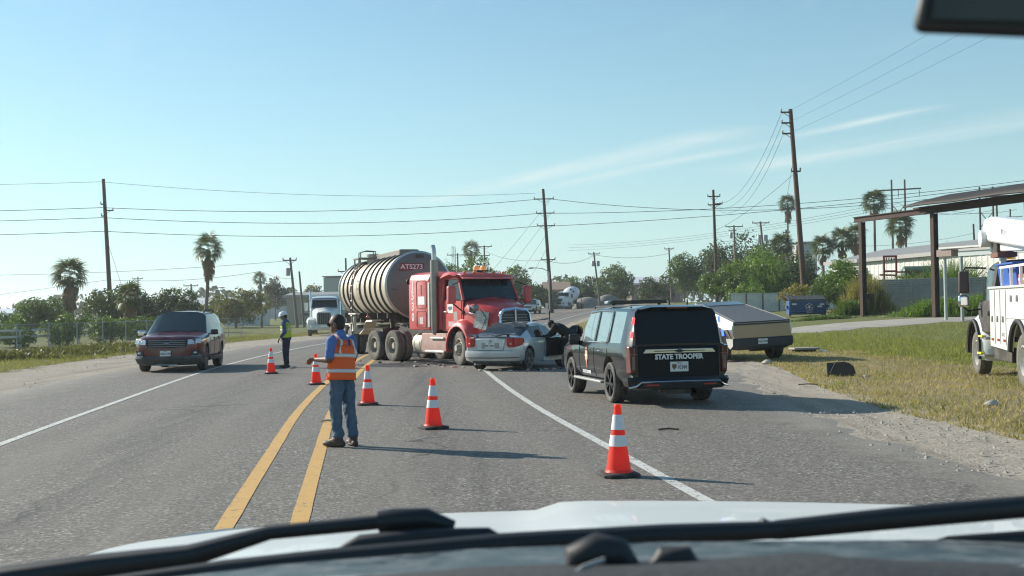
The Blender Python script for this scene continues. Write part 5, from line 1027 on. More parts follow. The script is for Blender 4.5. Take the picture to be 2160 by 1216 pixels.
# ================================================================ WHITE TRUCKS
def conv_cab(t, W=WHT, grille='bars'):
    fr = MB()
    for s in (-1, 1): fr.b2(-6.5, 1.3, s * .36, s * .46, .8, 1.05)
    fr.b2(-6.4, -6.3, -.4, .4, .8, 1.05); fr.b2(1.1, 1.25, -.4, .4, .8, 1.05); fr.build('chassis_frame', FRM, t)
    cb = MB(); cb.loft([[(-1.7, -w, z), (-.30 if z > 1.9 else .0, -w, z), (-.30 if z > 1.9 else .0, w, z), (-1.7, w, z)] for z, w in ((1.0, 1.0), (1.9, 1.0), (2.0, .99), (2.62, .92))]); cb.build('cab', W, t, bevel=.04)
    rf = MB(); rf.loft([[(x, -.9, z - .06), (x, -.6, z), (x, .6, z), (x, .9, z - .06)] for x, z in ((-1.7, 2.72), (-.9, 2.78), (-.34, 2.70))]); rf.build('cab_roof', W, t, bevel=.03)
    ws = MB(); ws.add([(-.285, -.84, 2.55), (-.285, .84, 2.55), (.02, .9, 1.98), (.02, -.9, 1.98), (-.35, -.84, 2.55), (-.35, .84, 2.55), (-.05, .9, 1.98), (-.05, -.9, 1.98)], [(3, 2, 1, 0), (4, 5, 6, 7), (0, 1, 5, 4), (1, 2, 6, 5), (2, 3, 7, 6), (3, 0, 4, 7)]); wo_ = ws.build('windshield', MATS['truck_windshield'], t)
    MB().bar((.03, 0, 1.98), (-.28, 0, 2.56), .03, .03).build('windshield_divider', BLK, wo_)
    vz = MB(); vz.add([(-.33, -.88, 2.62), (-.33, .88, 2.62), (-.05, .86, 2.53), (-.05, -.86, 2.53), (-.33, -.88, 2.58), (-.33, .88, 2.58), (-.05, .86, 2.50), (-.05, -.86, 2.50)], [(3, 2, 1, 0), (4, 5, 6, 7), (0, 1, 5, 4), (1, 2, 6, 5), (2, 3, 7, 6), (3, 0, 4, 7)]); vz.build('sun_visor', mat('visor_blue', (.10, .13, .2), .4), t)
    hd = MB(); hd.loft([[(x, -w, 1.0), (x, -w, zt - .25), (x, -w * .75, zt - .04), (x, 0, zt + .03), (x, w * .75, zt - .04), (x, w, zt - .25), (x, w, 1.0)] for x, w, zt in ((-.02, .88, 2.0), (.5, .76, 1.92), (1.2, .58, 1.78), (1.42, .54, 1.70))]); hd.build('hood', W, t, 45)
    gr = MB(); gr.b2(1.40, 1.46, -.47, .47, .82, 1.58); go = gr.build('grille', BLK, t)
    gc = MB(); gc.tube([(1.46, -.5, .8), (1.46, -.5, 1.55), (1.45, -.4, 1.65), (1.45, .4, 1.65), (1.46, .5, 1.55), (1.46, .5, .8)], .045, 6); gc.build('grille_surround', W if grille == 'bars' else CHR, go, 40)
    for y in np.linspace(-.38, .38, 7): MB().bar((1.475, y, .84), (1.475, y, 1.58), .02, .02).build('grille_bar', GREY, go)
    for s in (-1, 1):
        fe = MB(); rr = []
        for i in range(11):
            a = R(-6 + 186 * i / 10); ca, sa = math.cos(a), math.sin(a); rr.append([(.72 + ca * .62, s * .62, .52 + sa * .66), (.72 + ca * .72, s * .66, .52 + sa * .8), (.72 + ca * .70, s * 1.1, .52 + sa * .78), (.72 + ca * .62, s * 1.2, .52 + sa * .66)])
        fe.loft(rr); fe.build('fender', W, t, 45)
        hb = MB().b2(1.22, 1.40, s * .62, s * 1.12, .86, 1.10); ho = hb.build('headlight', HLT, t, bevel=.02)
        wheel(t, .72, s * 1.02, .52, .28, .29, 'truck_front', s)
        for x in (-4.6, -5.95): wheel(t, x, s * .98, .52, .5, .29, 'truck_dual', s)
        MB().b2(-.55, -.42, s * 1.22, s * 1.42, 1.75, 2.35).build('mirror_housing', BLK if grille != 'bars' else W, t, bevel=.03)
        MB().tube([(-.3, s * .98, 2.5), (-.48, s * 1.32, 2.4)], .015, 5).build('mirror_bracket', BLK, t); MB().tube([(-.2, s * 1.0, 1.7), (-.48, s * 1.32, 1.76)], .015, 5).build('mirror_bracket', BLK, t)
        MB().lathe([(.001, 0), (.3, 0), (.3, 1.1), (.001, 1.1)], 18, Matrix.Translation((-1.9, s * .85, .65)) @ Matrix.Rotation(PI / 2, 4, 'Y')).build('fuel_tank', ALU, t, 35)
        MB().add([(-1.35, s * .97, 2.0), (-.32, s * .97, 2.0), (-.42, s * .93, 2.5), (-1.35, s * .93, 2.5)], [(0, 1, 2, 3)]).build('side_window', DGL, t)
    bp = MB(); bp.loft([[(x, y, .42), (x + .05, y, .6), (x, y, .78), (x - .12, y, .78), (x - .12, y, .42)] for y, x in ((-1.2, 1.15), (-.9, 1.52), (.9, 1.52), (1.2, 1.15))]); bo = bp.build('bumper', mat('bumper_pale', (.5, .5, .48), .4, .6), t, 40)
    return bo
ws_ = thing('white_semi_truck', (-13.4, 84.6, H(-13, 84.6)), math.atan2(-1, .13), 'white semi truck facing the camera beyond the tank trailer', 'semi truck')
bo = conv_cab(ws_); MB().b2(1.58, 1.6, -.25, .25, .6, .72).build('white_sticker', VIN, bo)
for s in (-1, 1):
    MB().tube([(-1.75, s * 1.05, .95), (-1.75, s * 1.05, 3.0), (-1.85, s * 1.05, 3.2)], .08, 10).build('exhaust_stack', CHR, ws_, 40)
sl_ = MB(); sl_.b2(-3.3, -1.75, -1.1, 1.1, 1.05, 2.9); sl_.build('sleeper', WHT, ws_, bevel=.06)
mx = thing('cement_mixer_truck', (7.9, 184.5, H(7.9, 184.5)), math.atan2(-.93, -.38), 'white cement mixer truck coming down the distant road', 'truck')
conv_cab(mx, WHT, 'chrome'); MB().b2(-6.2, -5.95, -.3, .3, .95, 1.1)
DRM = Matrix.Translation((-1.9, 0, 1.9)) @ Matrix.Rotation(R(-90 + 13), 4, 'Y')
dr_ = MB().lathe([(.001, -.1), (.75, 0), (1.0, .4), (1.2, 1.3), (1.2, 2.2), (.95, 3.4), (.55, 4.5), (.5, 4.6), (.45, 4.5)], 28, DRM); do_ = dr_.build('mixer_drum', mat('drum_white', (.74, .75, .76), .4, var=.06), mx, 40)
for k in range(3): MB().lathe([(1.205, 0), (1.215, .03), (1.205, .06)], 28, DRM @ Matrix.Translation((0, 0, 1.3 + k * .4))).build('drum_band', mat('drum_band', (.5, .5, .5), .5), do_)
for k, (aa, zz) in enumerate(((.4, .9), (.9, .75), (2.4, 1.0))): MB().box((1.13 * math.cos(aa), 1.13 * math.sin(aa), zz), (.1, .35, .3), rz=aa, M=DRM).build('drum_emblem', INK, do_)
pd = MB(); pd.loft([[(-5.1, -.5, 1.05), (-5.1, .5, 1.05), (-4.6, .5, 1.05), (-4.6, -.5, 1.05)], [(-5.6, -.6, 2.2), (-5.6, .6, 2.2), (-5.3, .6, 2.2), (-5.3, -.6, 2.2)]]); pd.build('drum_pedestal', FRM, mx)
ch = MB(); ch.loft([[(-5.9, -.5, 3.3), (-5.9, 0, 2.95), (-5.9, .5, 3.3)], [(-6.7, -.3, 2.2), (-6.7, 0, 2.05), (-6.7, .3, 2.2)]], False, False); ch.build('discharge_chute', FRM, mx)
for s in (-1, 1): MB().bar((-6.4, s * .9, 1.0), (-6.2, s * .7, 3.3), .06).build('ladder_rail', FRM, mx)
gd = MB(); gd.tube([(1.62, -.35, .55), (1.68, -.33, 1.15), (1.68, .33, 1.15), (1.62, .35, .55)], .05, 6); gd.build('bull_bar', CHR, mx, 40)

# ================================================================ BUCKET TRUCK (right edge)
def bucket_truck():
    t = thing('bucket_truck', (11.0, 22.75, 0), math.atan2(.98, .18), 'white utility bucket truck with folded boom at the right edge', 'truck')
    W = WHT
    fr = MB()
    for s in (-1, 1): fr.b2(-1.9, 5.6, s * .36, s * .46, .75, 1.0)
    fr.b2(-1.85, -1.75, -.4, .4, .75, 1.); fr.b2(5.4, 5.5, -.4, .4, .75, 1.); fr.build('chassis_frame', FRM, t)
    # cab
    S = [(2.72, [(0, .9), (1.0, .9), (1.12, 1.0), (1.14, 1.62), (1.12, 1.70), (1.0, 2.42), (.9, 2.52), (0, 2.56)]),
         (2.86, [(0, .9), (1.0, .9), (1.13, 1.0), (1.15, 1.62), (1.13, 1.70), (1.0, 2.44), (.9, 2.55), (0, 2.60)]),
         (2.98, [(0, .9), (1.0, .9), (1.13, 1.0), (1.15, 1.62), (1.13, 1.70), (1.0, 2.44), (.9, 2.55), (0, 2.60)]),
         (3.75, [(0, .9), (1.0, .9), (1.13, 1.0), (1.15, 1.62), (1.13, 1.68), (.98, 2.40), (.88, 2.50), (0, 2.55)]),
         (4.28, [(0, .9), (1.0, .9), (1.10, 1.0), (1.12, 1.55), (1.08, 1.64), (1.0, 1.72), (.9, 1.76), (0, 1.80)]),
         (4.40, [(0, .9), (.9, .9), (1.0, 1.0), (1.02, 1.45), (.95, 1.58), (.85, 1.66), (.75, 1.70), (0, 1.74)]),
         (5.5, [(0, .8), (.8, .8), (.86, .95), (.86, 1.25), (.80, 1.38), (.70, 1.45), (.6, 1.48), (0, 1.52)]),
         (5.75, [(0, .8), (.7, .8), (.74, .95), (.72, 1.1), (.66, 1.2), (.6, 1.25), (.5, 1.28), (0, 1.30)])]
    car_shell(t, S, {(2, 4): 'side_window', (3, 4): 'side_window', (3, 5): 'windshield', (3, 6): 'windshield'}, {'body': W, 'side_window': DGL, 'windshield': DGL}, [], .3, 34, 'cab')
    for s in (-1, 1):
        fe = MB(); rr = []; fl = []
        for i in range(13):
            a = R(-4 + 196 * i / 12); ca, sa = math.cos(a), math.sin(a)
            rr.append([(4.45 + ca * .64, s * .72, .52 + sa * .70), (4.45 + ca * .80, s * .74, .52 + sa * .90), (4.45 + ca * .78, s * 1.06, .52 + sa * .86), (4.45 + ca * .66, s * 1.18, .52 + sa * .72)]); fl.append((4.45 + ca * .65, s * 1.2, .52 + sa * .71))
        fe.loft(rr); fo = fe.build('fender', W, t, 45); MB().tube(fl, .045, 6).build('fender_flare', BLK, fo, 45)
        ln = MB(); ln.loft([[(4.45 + math.cos(a) * .63, s * y, .52 + math.sin(a) * .69) for a in np.linspace(R(-5), R(185), 12)] for y in (.7, 1.15)], False, False); ln.build('wheel_well', FRM, t)
        wheel(t, 4.45, s * 1.02, .50, .28, .29, 'truck_white', s); wheel(t, 0, s * 1.04, .52, .26, .295, 'truck_white', s); wheel(t, 0, s * .74, .52, .26, .295, 'truck_white', s)
        # service body side with wheel arch
        ar = [(.72 * math.cos(a), .56 + .72 * math.sin(a)) for a in np.linspace(R(8), R(172), 14)]
        poly = [(-1.75, .66), (-1.75, 1.93), (2.55, 1.93), (2.55, .72)] + ar
        b = MB(); b.prism(poly, .06, face_mtx((0, s * 1.16, 0), (1, 0, 0), (0, 0, 1)) if s < 0 else face_mtx((0, s * 1.22, 0), (1, 0, 0), (0, 0, 1))); bo = b.build('service_body_side', W, t)
        MB().tube([(x, s * 1.235, z) for x, z in ar], .05, 6).build('arch_flare', BLK, bo, 45)
        y = s * 1.226
        for x in (2.05, 1.55, 1.05, -.95): MB().bar((x, y, .78 if x > .8 else 1.3), (x, y, 1.90), .012, .012).build('compartment_seam', GREY, bo)
        MB().bar((1.05, y, 1.32), (-1.7, y, 1.32), .012, .012).build('compartment_seam', GREY, bo)
        for x, z in ((2.3, 1.3), (1.8, 1.3), (1.3, 1.3), (.55, 1.72), (.05, 1.72), (-.75, 1.38)):
            MB().box((x, y + s * .012, z), (.06, .03, .13)).build('latch', GREY, bo, bevel=.01)
        for x in (2.3, 1.75, 1.2): MB().b2(x - .1, x + .1, y, y + s * .006, .84, .89).build('reflector_tape', TAILR, bo)
        MB().prism([(-.09, .07), (.09, .07), (0, -.09)], .005, face_mtx((-.82, y + s * .0, 1.18), (-s, 0, 0), (0, 0, 1))).build('triangle_decal', BLK, bo)
        text('unit_number', '8512', .1, face_mtx((1.3, y + s * .003, .98), (-s, 0, 0), (0, 0, 1)), GREY, bo)
        MB().b2(1.0, 2.6, s * .9, s * 1.14, .42, .70).build('underbody_box', FRM, t, bevel=.02)
        MB().b2(-1.75, 2.55, s * .6, s * 1.26, 1.93, 1.98).build('body_top', W, t, bevel=.01)
        # steps with yellow treads, door handle
        for z, x in ((.48, 3.5), (.86, 3.35)):
            so = MB().b2(x - .28, x + .28, s * 1.0, s * 1.22, z - .03, z + .02).build('cab_step', ALU, t); MB().b2(x - .1, x + .3, s * 1.17, s * 1.26, z + .02, z + .06).build('step_tread', mat('safety_yellow', (.75, .70, .08), .5), so)
        MB().b2(2.95, 3.1, s * 1.145, s * 1.175, 1.36, 1.46).build('door_handle', BLK, t, bevel=.01)
        # mirrors
        MB().b2(3.86, 4.0, s * 1.38, s * 1.60, 1.86, 2.36).build('mirror_housing', mat('mirror_brown', (.09, .06, .05), .3), t, bevel=.03)
        MB().b2(3.86, 4.0, s * 1.38, s * 1.62, 1.55, 1.82).build('spot_mirror', CHR, t, bevel=.05, seg=3)
        for pp in ([(3.9, s * 1.0, 2.42), (3.93, s * 1.45, 2.44), (3.93, s * 1.5, 2.36)], [(3.95, s * 1.1, 1.5), (3.95, s * 1.4, 1.46), (3.93, s * 1.5, 1.55)]): MB().tube(pp, .022, 6).build('mirror_bracket', BLK, t, 40)
        MB().tube([(4.05, s * .98, 1.60), (4.1, s * 1.1, 1.68)], .02, 6).build('hood_latch', BLK, t)
        # hydraulic fittings under the body
        for x in (2.5, 2.1): MB().cyl((x, s * 1.0, .78), (x, s * 1.2, .74), .05, n=8).build('hydraulic_fitting', CHR, t, 40)
        MB().b2(-1.6, -.9, s * .95, s * 1.2, .35, .6).build('outrigger_foot', FRM, t)
    MB().b2(-1.75, 2.5, -1.0, 1.0, 1.15, 1.25).build('bed_floor', GREY, t); MB().b2(2.5, 2.6, -1.2, 1.2, .9, 1.93).build('body_bulkhead', W, t)
    # load: blue bin, orange cases, white rack
    bb = MB(); bb.loft([[(.9, .3, z), (2.45, .3, z), (2.45, .3 + w, z), (.9, .3 + w, z)] for z, w in ((1.98, .72), (2.42, .78))]); bo = bb.build('blue_bin', mat('blue_plastic', (.03, .10, .38), .5, var=.12), t, bevel=.03); MB().b2(.86, 2.49, .26, 1.12, 2.42, 2.46).build('bin_lid', MATS['blue_plastic'], bo, bevel=.01)
    for x in (.95, .25, -.45): co_ = MB().b2(x - .3, x + .3, .72, 1.0, 1.98, 2.22).build('orange_case', mat('orange_case', (.72, .16, .08), .5, var=.3, scale=12), t, bevel=.03); MB().b2(x - .3, x + .3, 1.0, 1.006, 2.08, 2.12).build('case_label', VIN, co_)
    rk = MB(); rk.bar((1.55, 1.2, 2.36), (-1.7, 1.2, 2.36), .05)
    for x in (1.4, .6, -.2, -1.): rk.bar((x, 1.2, 1.97), (x, 1.2, 2.36), .05)
    rk.build('rail_rack', W, t)
    for x, y in ((2.95, .7), (2.95, -.7)): MB().lathe([(.12, 0), (.12, .1), (.09, .17), (.001, .18)], 14, Matrix.Translation((x, y, 2.58))).build('amber_beacon', mat('beacon_amber2', (.85, .42, .06), .2, emit=.2, coat=1.), t, 50)
    # turret and boom folded forward over the cab
    tu = MB(); tu.lathe([(.36, 0), (.36, .5), (.3, .6), (.3, 1.1), (.001, 1.12)], 18, Matrix.Translation((-.9, 0, 1.25))); tu.build('turret', W, t, 40)
    bm1 = MB(); bm1.loft([[(x, y - .17, z - h), (x, y + .17, z - h), (x, y + .17, z + h), (x, y - .17, z + h)] for x, y, z, h in ((-1.0, .5, 2.75, .24), (.8, .75, 3.0, .27), (2.7, .98, 3.22, .28), (3.05, 1.02, 3.24, .25), (3.2, 1.04, 3.22, .1))]); b1 = bm1.build('lower_boom', W, t, bevel=.05)
    MB().cyl((3.1, .80, 3.05), (3.1, 1.28, 3.05), .19, n=14).build('elbow_joint', W, b1, 40); text('boom_lettering', 'Altec', .2, face_mtx((1.9, 1.085, 3.14), (-1, .12, -.06), (0, 0, 1)), GREY, b1)
    el = MB(); el.loft([[(x, y - .14, z - h), (x, y + .14, z - h), (x, y + .14, z + h), (x, y - .14, z + h)] for x, y, z, h in ((3.1, .95, 2.9, .15), (1.5, .7, 2.82, .12), (-2.5, .1, 2.75, .12))]); el.build('upper_boom', W, t, bevel=.03)
    MB().box((2.75, .9, 2.84), (.5, .34, .36)).build('boom_rest', FRM, t, bevel=.03); MB().bar((2.7, .9, 2.2), (2.7, .9, 2.7), .12).build('boom_rest_post', W, t)
    MB().box((2.6, .9, 2.66), (.7, .4, .1)).build('boom_cradle', mat('cradle_rust', (.18, .08, .06), .7), t)
    bk = MB(); bk.loft([[(-3.3, -.4, z), (-2.5, -.4, z), (-2.5, .4, z), (-3.3, .4, z)] for z in (2.2, 3.2)]); bk.build('bucket', W, t, bevel=.04)
    b3 = MB(); b3.loft([[(x, y - .14, z - h), (x, y + .14, z - h), (x, y + .14, z + h), (x, y - .14, z + h)] for x, y, z, h in ((2.2, .2, 3.55, .14), (.8, .1, 3.62, .15), (-1.5, 0, 3.4, .15))]); b3.build('jib', W, t, bevel=.04)
    return t
bucket_truck()
# ================================================================ TRAFFIC CONES
CO = leafmat('cone_orange', (.86, .075, .045), .38, 0., .45); CW = mat('cone_sleeve', (.78, .78, .80), .45, var=.06, scale=20, dirt=(.5, .48, .44), dscale=10, damt=.3)
def conr(z): return .128 - (.128 - .030) * (z - .03) / .68
def zsec(z0, z1, e=0): return [(conr(z0) + e, z0), (conr((z0 + z1) / 2) + e, (z0 + z1) / 2), (conr(z1) + e, z1)]
def cone(x, y, rz, lab, first=[]):
    if first:
        c = copytree(first[0]); c.location = (x, y, 0); c.rotation_euler = (0, 0, rz); c['label'] = lab; return c
    t = thing('traffic_cone', (x, y, .0), rz, lab, 'traffic cone', 'orange traffic cones set out on the road')
    b = MB(); a = .185; k = .05; oct_ = [(a, -a + k), (a, a - k), (a - k, a), (-a + k, a), (-a, a - k), (-a, -a + k), (-a + k, -a), (a - k, -a)]
    b.loft([[(p[0] * s, p[1] * s, z) for p in oct_] for s, z in ((1, .004), (1, .028), (.93, .04), (.72, .045))]); b.build('base', mat('cone_base', (.025, .024, .023), .8, dirt=(.14, .13, .11), dscale=9, damt=.5), t, 30)
    c = MB(); c.lathe([(.142, .04), (.136, .055)] + zsec(.07, .62) + [(.036, .665), (.038, .67), (.036, .70), (.030, .712), (.012, .713)], 28); c.build('cone_body', CO, t, 30)
    for z0, z1 in ((.463, .612), (.300, .410)): s = MB(); s.lathe([(conr(z0), z0)] + zsec(z0 + .002, z1 - .002, .0035) + [(conr(z1), z1)], 28); s.build('reflective_sleeve', CW, t, 30)
    first.append(t); return t
cone(1.03, 11.82, .2, 'nearest and largest traffic cone, standing on the white edge line'); cone(-1.15, 16.85, .5, 'traffic cone standing alone in the middle of the near lane')
cone(-2.62, 21.3, .1, 'traffic cone just right of the worker in the orange vest'); cone(-4.58, 27.5, .4, 'traffic cone just left of the worker in the orange vest'); cone(-6.70, 32.8, .3, 'farthest traffic cone, beside the worker in the white helmet')
# ================================================================ PEOPLE
FOLD = bpy.data.textures.new('folds', 'CLOUDS'); FOLD.noise_scale = .075; FOLD.noise_depth = 2
def blob(name, prims, vox, m, parent, smooth=4, fold=0.):
    b = MB()
    for q in prims:
        if q[0] == 'cap':
            _, p0, r0, p1, r1 = q; b.tube([p0, Vector(p0).lerp(Vector(p1), .5), p1], [r0, (r0 + r1) / 2, r1], 14); b.ball(p0, r0, 14, 10); b.ball(p1, r1, 14, 10)
        elif q[0] == 'ell': b.ball((0, 0, 0), q[2], 18, 12, Matrix.Translation(q[1]) @ (q[3] if len(q) > 3 else Matrix.Identity(4)))
        else: b.loft(q[1])
    me = b.mesh(name); bm = bmesh.new(); bm.from_mesh(me); bmesh.ops.recalc_face_normals(bm, faces=bm.faces); bm.to_mesh(me); bm.free()
    o = link(name, me, parent, m); r = o.modifiers.new('r', 'REMESH'); r.mode = 'VOXEL'; r.voxel_size = vox
    s = o.modifiers.new('s', 'SMOOTH'); s.factor = .5; s.iterations = smooth
    if fold: dp = o.modifiers.new('d', 'DISPLACE'); dp.texture = FOLD; dp.texture_coords = 'LOCAL'; dp.strength = fold; dp.mid_level = .3
    evaluate(o); o.data.materials.clear(); o.data.materials.append(m); smooth_mesh(o.data, 60); return o
def ring(c, a, b, n=20, rot=0, ax=None, wob=0, ph=0):       # ellipse: a along left (y), b along forward (x)
    out = []
    for k in range(n):
        t = 2 * PI * k / n; w = 1 + wob * math.sin(5 * t + ph) + wob * .6 * math.sin(9 * t + ph * 2); out.append(Vector((c[0], c[1], c[2])) + (ax or Matrix.Identity(3)) @ Vector((b * math.cos(t) * w, a * math.sin(t) * w, 0)))
    return out
def lerpP(a, b, t): return tuple(Vector(a).lerp(Vector(b), t))
def person(loc, fwd, lab, J, C, style):
    t = thing('person', loc, math.atan2(fwd[1], fwd[0]), lab, 'person')
    pel, chest, neck, head = [Vector(J[k]) for k in ('pelvis', 'chest', 'neck', 'head')]
    up = (chest - pel).normalized(); fw = Vector((up.z, 0, -up.x)).normalized(); lf = up.cross(fw); A = Matrix((fw, lf, up)).transposed(); k = J.get('k', 1.)
    def tl(u, off=0.):     # torso level, u 0 pelvis .. 1 shoulder top
        p = pel.lerp(chest, u / .75) if u <= .75 else chest + up * (u - .75) * .5
        a = np.interp(u, [-.15, 0, .25, .5, .75, .95, 1.05], [.165, .175, .168, .178, .19, .15, .07]) * k; b_ = np.interp(u, [-.15, 0, .25, .5, .75, .95, 1.05], [.12, .128, .128, .128, .122, .09, .06]) * k
        return p, a + off, b_ + off
    def torso(u0, u1, off, n=9, wob=0.): return [ring(*(lambda q: (q[0], q[1], q[2]))(tl(u, off)), ax=A, wob=wob, ph=u * 9, n=28) for u in np.linspace(u0, u1, n)]
    HM = Matrix.Rotation(J.get('yaw', 0), 4, 'Z') @ Matrix.Rotation(J.get('pitch', 0), 4, 'Y')
    def hp(x, y, z): return tuple(head + HM.to_3x3() @ Vector((x, y, z)))
    HR = HM
    body = [('loft', torso(-.1, 1.0, -.012)), ('cap', tuple(neck - up * .06), .062, tuple(head - Vector((.0, 0, .05))), .055),
            ('ell', hp(-.005, 0, .025), (.098, .077, .105), HR), ('ell', hp(.022, 0, -.05), (.068, .058, .066), HR), ('ell', hp(.098, 0, -.012), (.022, .013, .024), HR), ('ell', hp(.083, 0, -.062), (.016, .026, .012), HR), ('ell', hp(.078, 0, .03), (.02, .05, .012), HR)]
    for s in (1, -1): body.append(('ell', hp(-.012, s * .079, -.012), (.02, .012, .032), HR))
    sleeves = []; cuff = C.get('sleeve', .8)
    for sd_, s in (('L', 1), ('R', -1)):
        sh, el, wr = [Vector(J[q + sd_]) for q in ('sh', 'el', 'wr')]; hd = Vector(J['hd' + sd_]).normalized()
        body += [('cap', tuple(sh), .058, tuple(el), .043), ('cap', tuple(el), .044, tuple(wr), .028)]
        pa = wr + hd * .055; sdv = hd.cross(Vector(J.get('palm' + sd_, (0, 0, 1)))).normalized(); nv = sdv.cross(hd).normalized()
        Mh = Matrix((hd, sdv, nv)).transposed().to_4x4(); body.append(('ell', tuple(pa), (.058, .042, .02), Mh))
        cu = J.get('curl' + sd_, .5)
        for i, (o_, ln) in enumerate(((-.030, .070), (-.010, .080), (.011, .076), (.030, .060))):
            b0 = pa + hd * .045 + sdv * o_; m1 = b0 + (hd * math.cos(cu * .6) - nv * math.sin(cu * .6)) * ln * .5; e1 = m1 + (hd * math.cos(cu * 1.6) - nv * math.sin(cu * 1.6)) * ln * .5
            body += [('cap', tuple(b0 - hd * .02), .0105, tuple(m1), .0098), ('cap', tuple(m1), .0098, tuple(e1), .0088)]
        tb = pa - hd * .02 - sdv * .034 * s; tm = tb + (hd * .6 - sdv * s * .6 - nv * .3).normalized() * .042; te = tm + (hd * .9 - nv * .4).normalized() * .034; body += [('cap', tuple(tb), .0125, tuple(tm), .0115), ('cap', tuple(tm), .0115, tuple(te), .0095)]
        sleeves += [('cap', tuple(sh), .066 * k, tuple(sh.lerp(el, min(1, cuff))), .056)]
        if cuff > 1: sleeves += [('cap', tuple(el), .060, tuple(el.lerp(wr, cuff - 1)), .046)]
        hip, kn, an, toe = [Vector(J[q + sd_]) for q in ('hip', 'kn', 'an', 'toe')]
        body += [('cap', tuple(hip), .085, tuple(kn), .055), ('cap', tuple(kn), .055, tuple(an), .038), ('cap', tuple(an), .04, tuple(toe), .032)]
    blob('body', body, .0085, C['skin'], t)
    legs = [('loft', torso(-.16, .12, .012, 5))]
    for sd_ in 'LR':
        hip, kn, an, toe = [Vector(J[q + sd_]) for q in ('hip', 'kn', 'an', 'toe')]; bt = kn.lerp(an, .93); n_ = (toe - an); n_.z = 0
        rs = []; pts = [hip + Vector((0, 0, .02)), hip.lerp(kn, .5), kn, kn.lerp(an, .3), kn.lerp(an, .6), kn.lerp(an, .82), bt]; rr = [.098, .088, .073, .070, .065, .066, .068]
        for i, (p, r_) in enumerate(zip(pts, rr)): rs.append(ring(tuple(p + Vector((.006 * math.sin(i * 2.1), .004 * math.cos(i * 3), 0))), r_ * k * .98, r_ * k * 1.05, wob=.03, ph=i * 1.7))
        legs.append(('loft', rs))
        d = n_.normalized(); up2 = Vector((0, 0, 1)); MF = Matrix((d, up2.cross(d), up2)).transposed().to_4x4()
        bl = [('ell', tuple(an + Vector((0, 0, -.02)) + d * .02), (.085, .052, .065), MF), ('ell', tuple(Vector((an.x, an.y, .045)) + d * .13), (.10, .052, .04), MF), ('cap', tuple(an + Vector((0, 0, .05))), .055, tuple(an), .052), ('ell', tuple(Vector((an.x, an.y, .022)) + d * .07), (.15, .05, .02), MF), ('ell', tuple(Vector((an.x, an.y, .04)) - d * .045), (.05, .045, .04), MF)]
        blob('boot', bl, .009, C['boot'], t, 2)
    blob('trousers', legs, .0095, C['pants'], t, 3, .034)
    shirt = [('loft', torso(-.12 if style != 'helmet' else -.2, 1.0, .008 if style != 'helmet' else .012))] + sleeves + [('cap', tuple(neck - up * .03), .076, tuple(neck + up * .012), .066)]
    blob('shirt', shirt, .0095, C['shirt'], t, 3, .02)
    if 'vest' in C:
        lo = J.get('hem', -.14); V_ = MB(); rings = [ring(*tl(u, o_), ax=A, wob=.012, ph=u * 7, n=36) for u, o_ in ((lo, .05), (lo + .1, .045), (.1, .04), (.25, .034), (.4, .03), (.55, .03), (.7, .028), (.80, .026))]
        vst = V_.loft(rings, False)
        v2 = []
        # shoulder yokes close the top, leaving the arm holes open
        vo = vst.build('safety_vest', C['vest'], t, 60); sm = vo.modifiers.new('s', 'SOLIDIFY'); sm.thickness = .004
        for s in (1, -1):
            y = MB(); sh = Vector(J['sh' + ('L' if s > 0 else 'R')])
            def on(u, ang, off): p, a, b_ = tl(u, off); return p + A @ Vector((b_ * math.cos(ang), a * math.sin(ang), 0))
            fa, fb = s * R(25), s * R(62); ba, bb = s * R(180 - 8), s * R(180 - 62)
            top0 = neck + A @ Vector((0, s * .07 * k, -.005)); top1 = chest + up * .125 + A @ Vector((0, s * .155 * k, 0))
            y.loft([[on(.78, fa, .028), on(.78, fb, .028)], [on(.92, fa, .03), on(.92, fb * 1.05, .034)], [top0 + up * .022, top1 + up * .018], [on(.92, ba, .034), on(.92, bb, .036)], [on(.78, ba, .028), on(.78, bb, .028)]], False, False); yo = y.build('vest_shoulder', C['vest'], vo, 60); q = yo.modifiers.new('s', 'SOLIDIFY'); q.thickness = .006
            b = MB(); pa = [lerpP(on(.78, fa, .034), on(.78, fb, .034), .5), lerpP(on(.92, fa, .036), on(.92, fb, .04), .5), lerpP(top0 + up * .03, top1 + up * .026, .5), lerpP(on(.92, ba, .04), on(.92, bb, .042), .45), lerpP(on(.78, ba, .034), on(.78, bb, .034), .45), on(.62, s * R(180 - 40), .034), on(.52, s * R(180 - 36), .034)]
            wv = [A @ Vector((0, s * .026, 0))] * len(pa); b.loft([[Vector(p) - w, Vector(p) + w] for p, w in zip(pa, wv)], False, False); so = b.build('reflective_strip', C['tape'], vo, 60); q = so.modifiers.new('s', 'SOLIDIFY'); q.thickness = .003
        for u0, u1 in J.get('tape', ((.02, .12), (.44, .54))):
            b = MB(); b.loft([ring(*tl(u, .040 + .012 * max(0, .3 - u)), ax=A, wob=.012, ph=u * 7, n=36) for u in (u0, (u0 + u1) / 2, u1)], False); so = b.build('reflective_strip', C['tape'], vo, 60); q = so.modifiers.new('s', 'SOLIDIFY'); q.thickness = .003
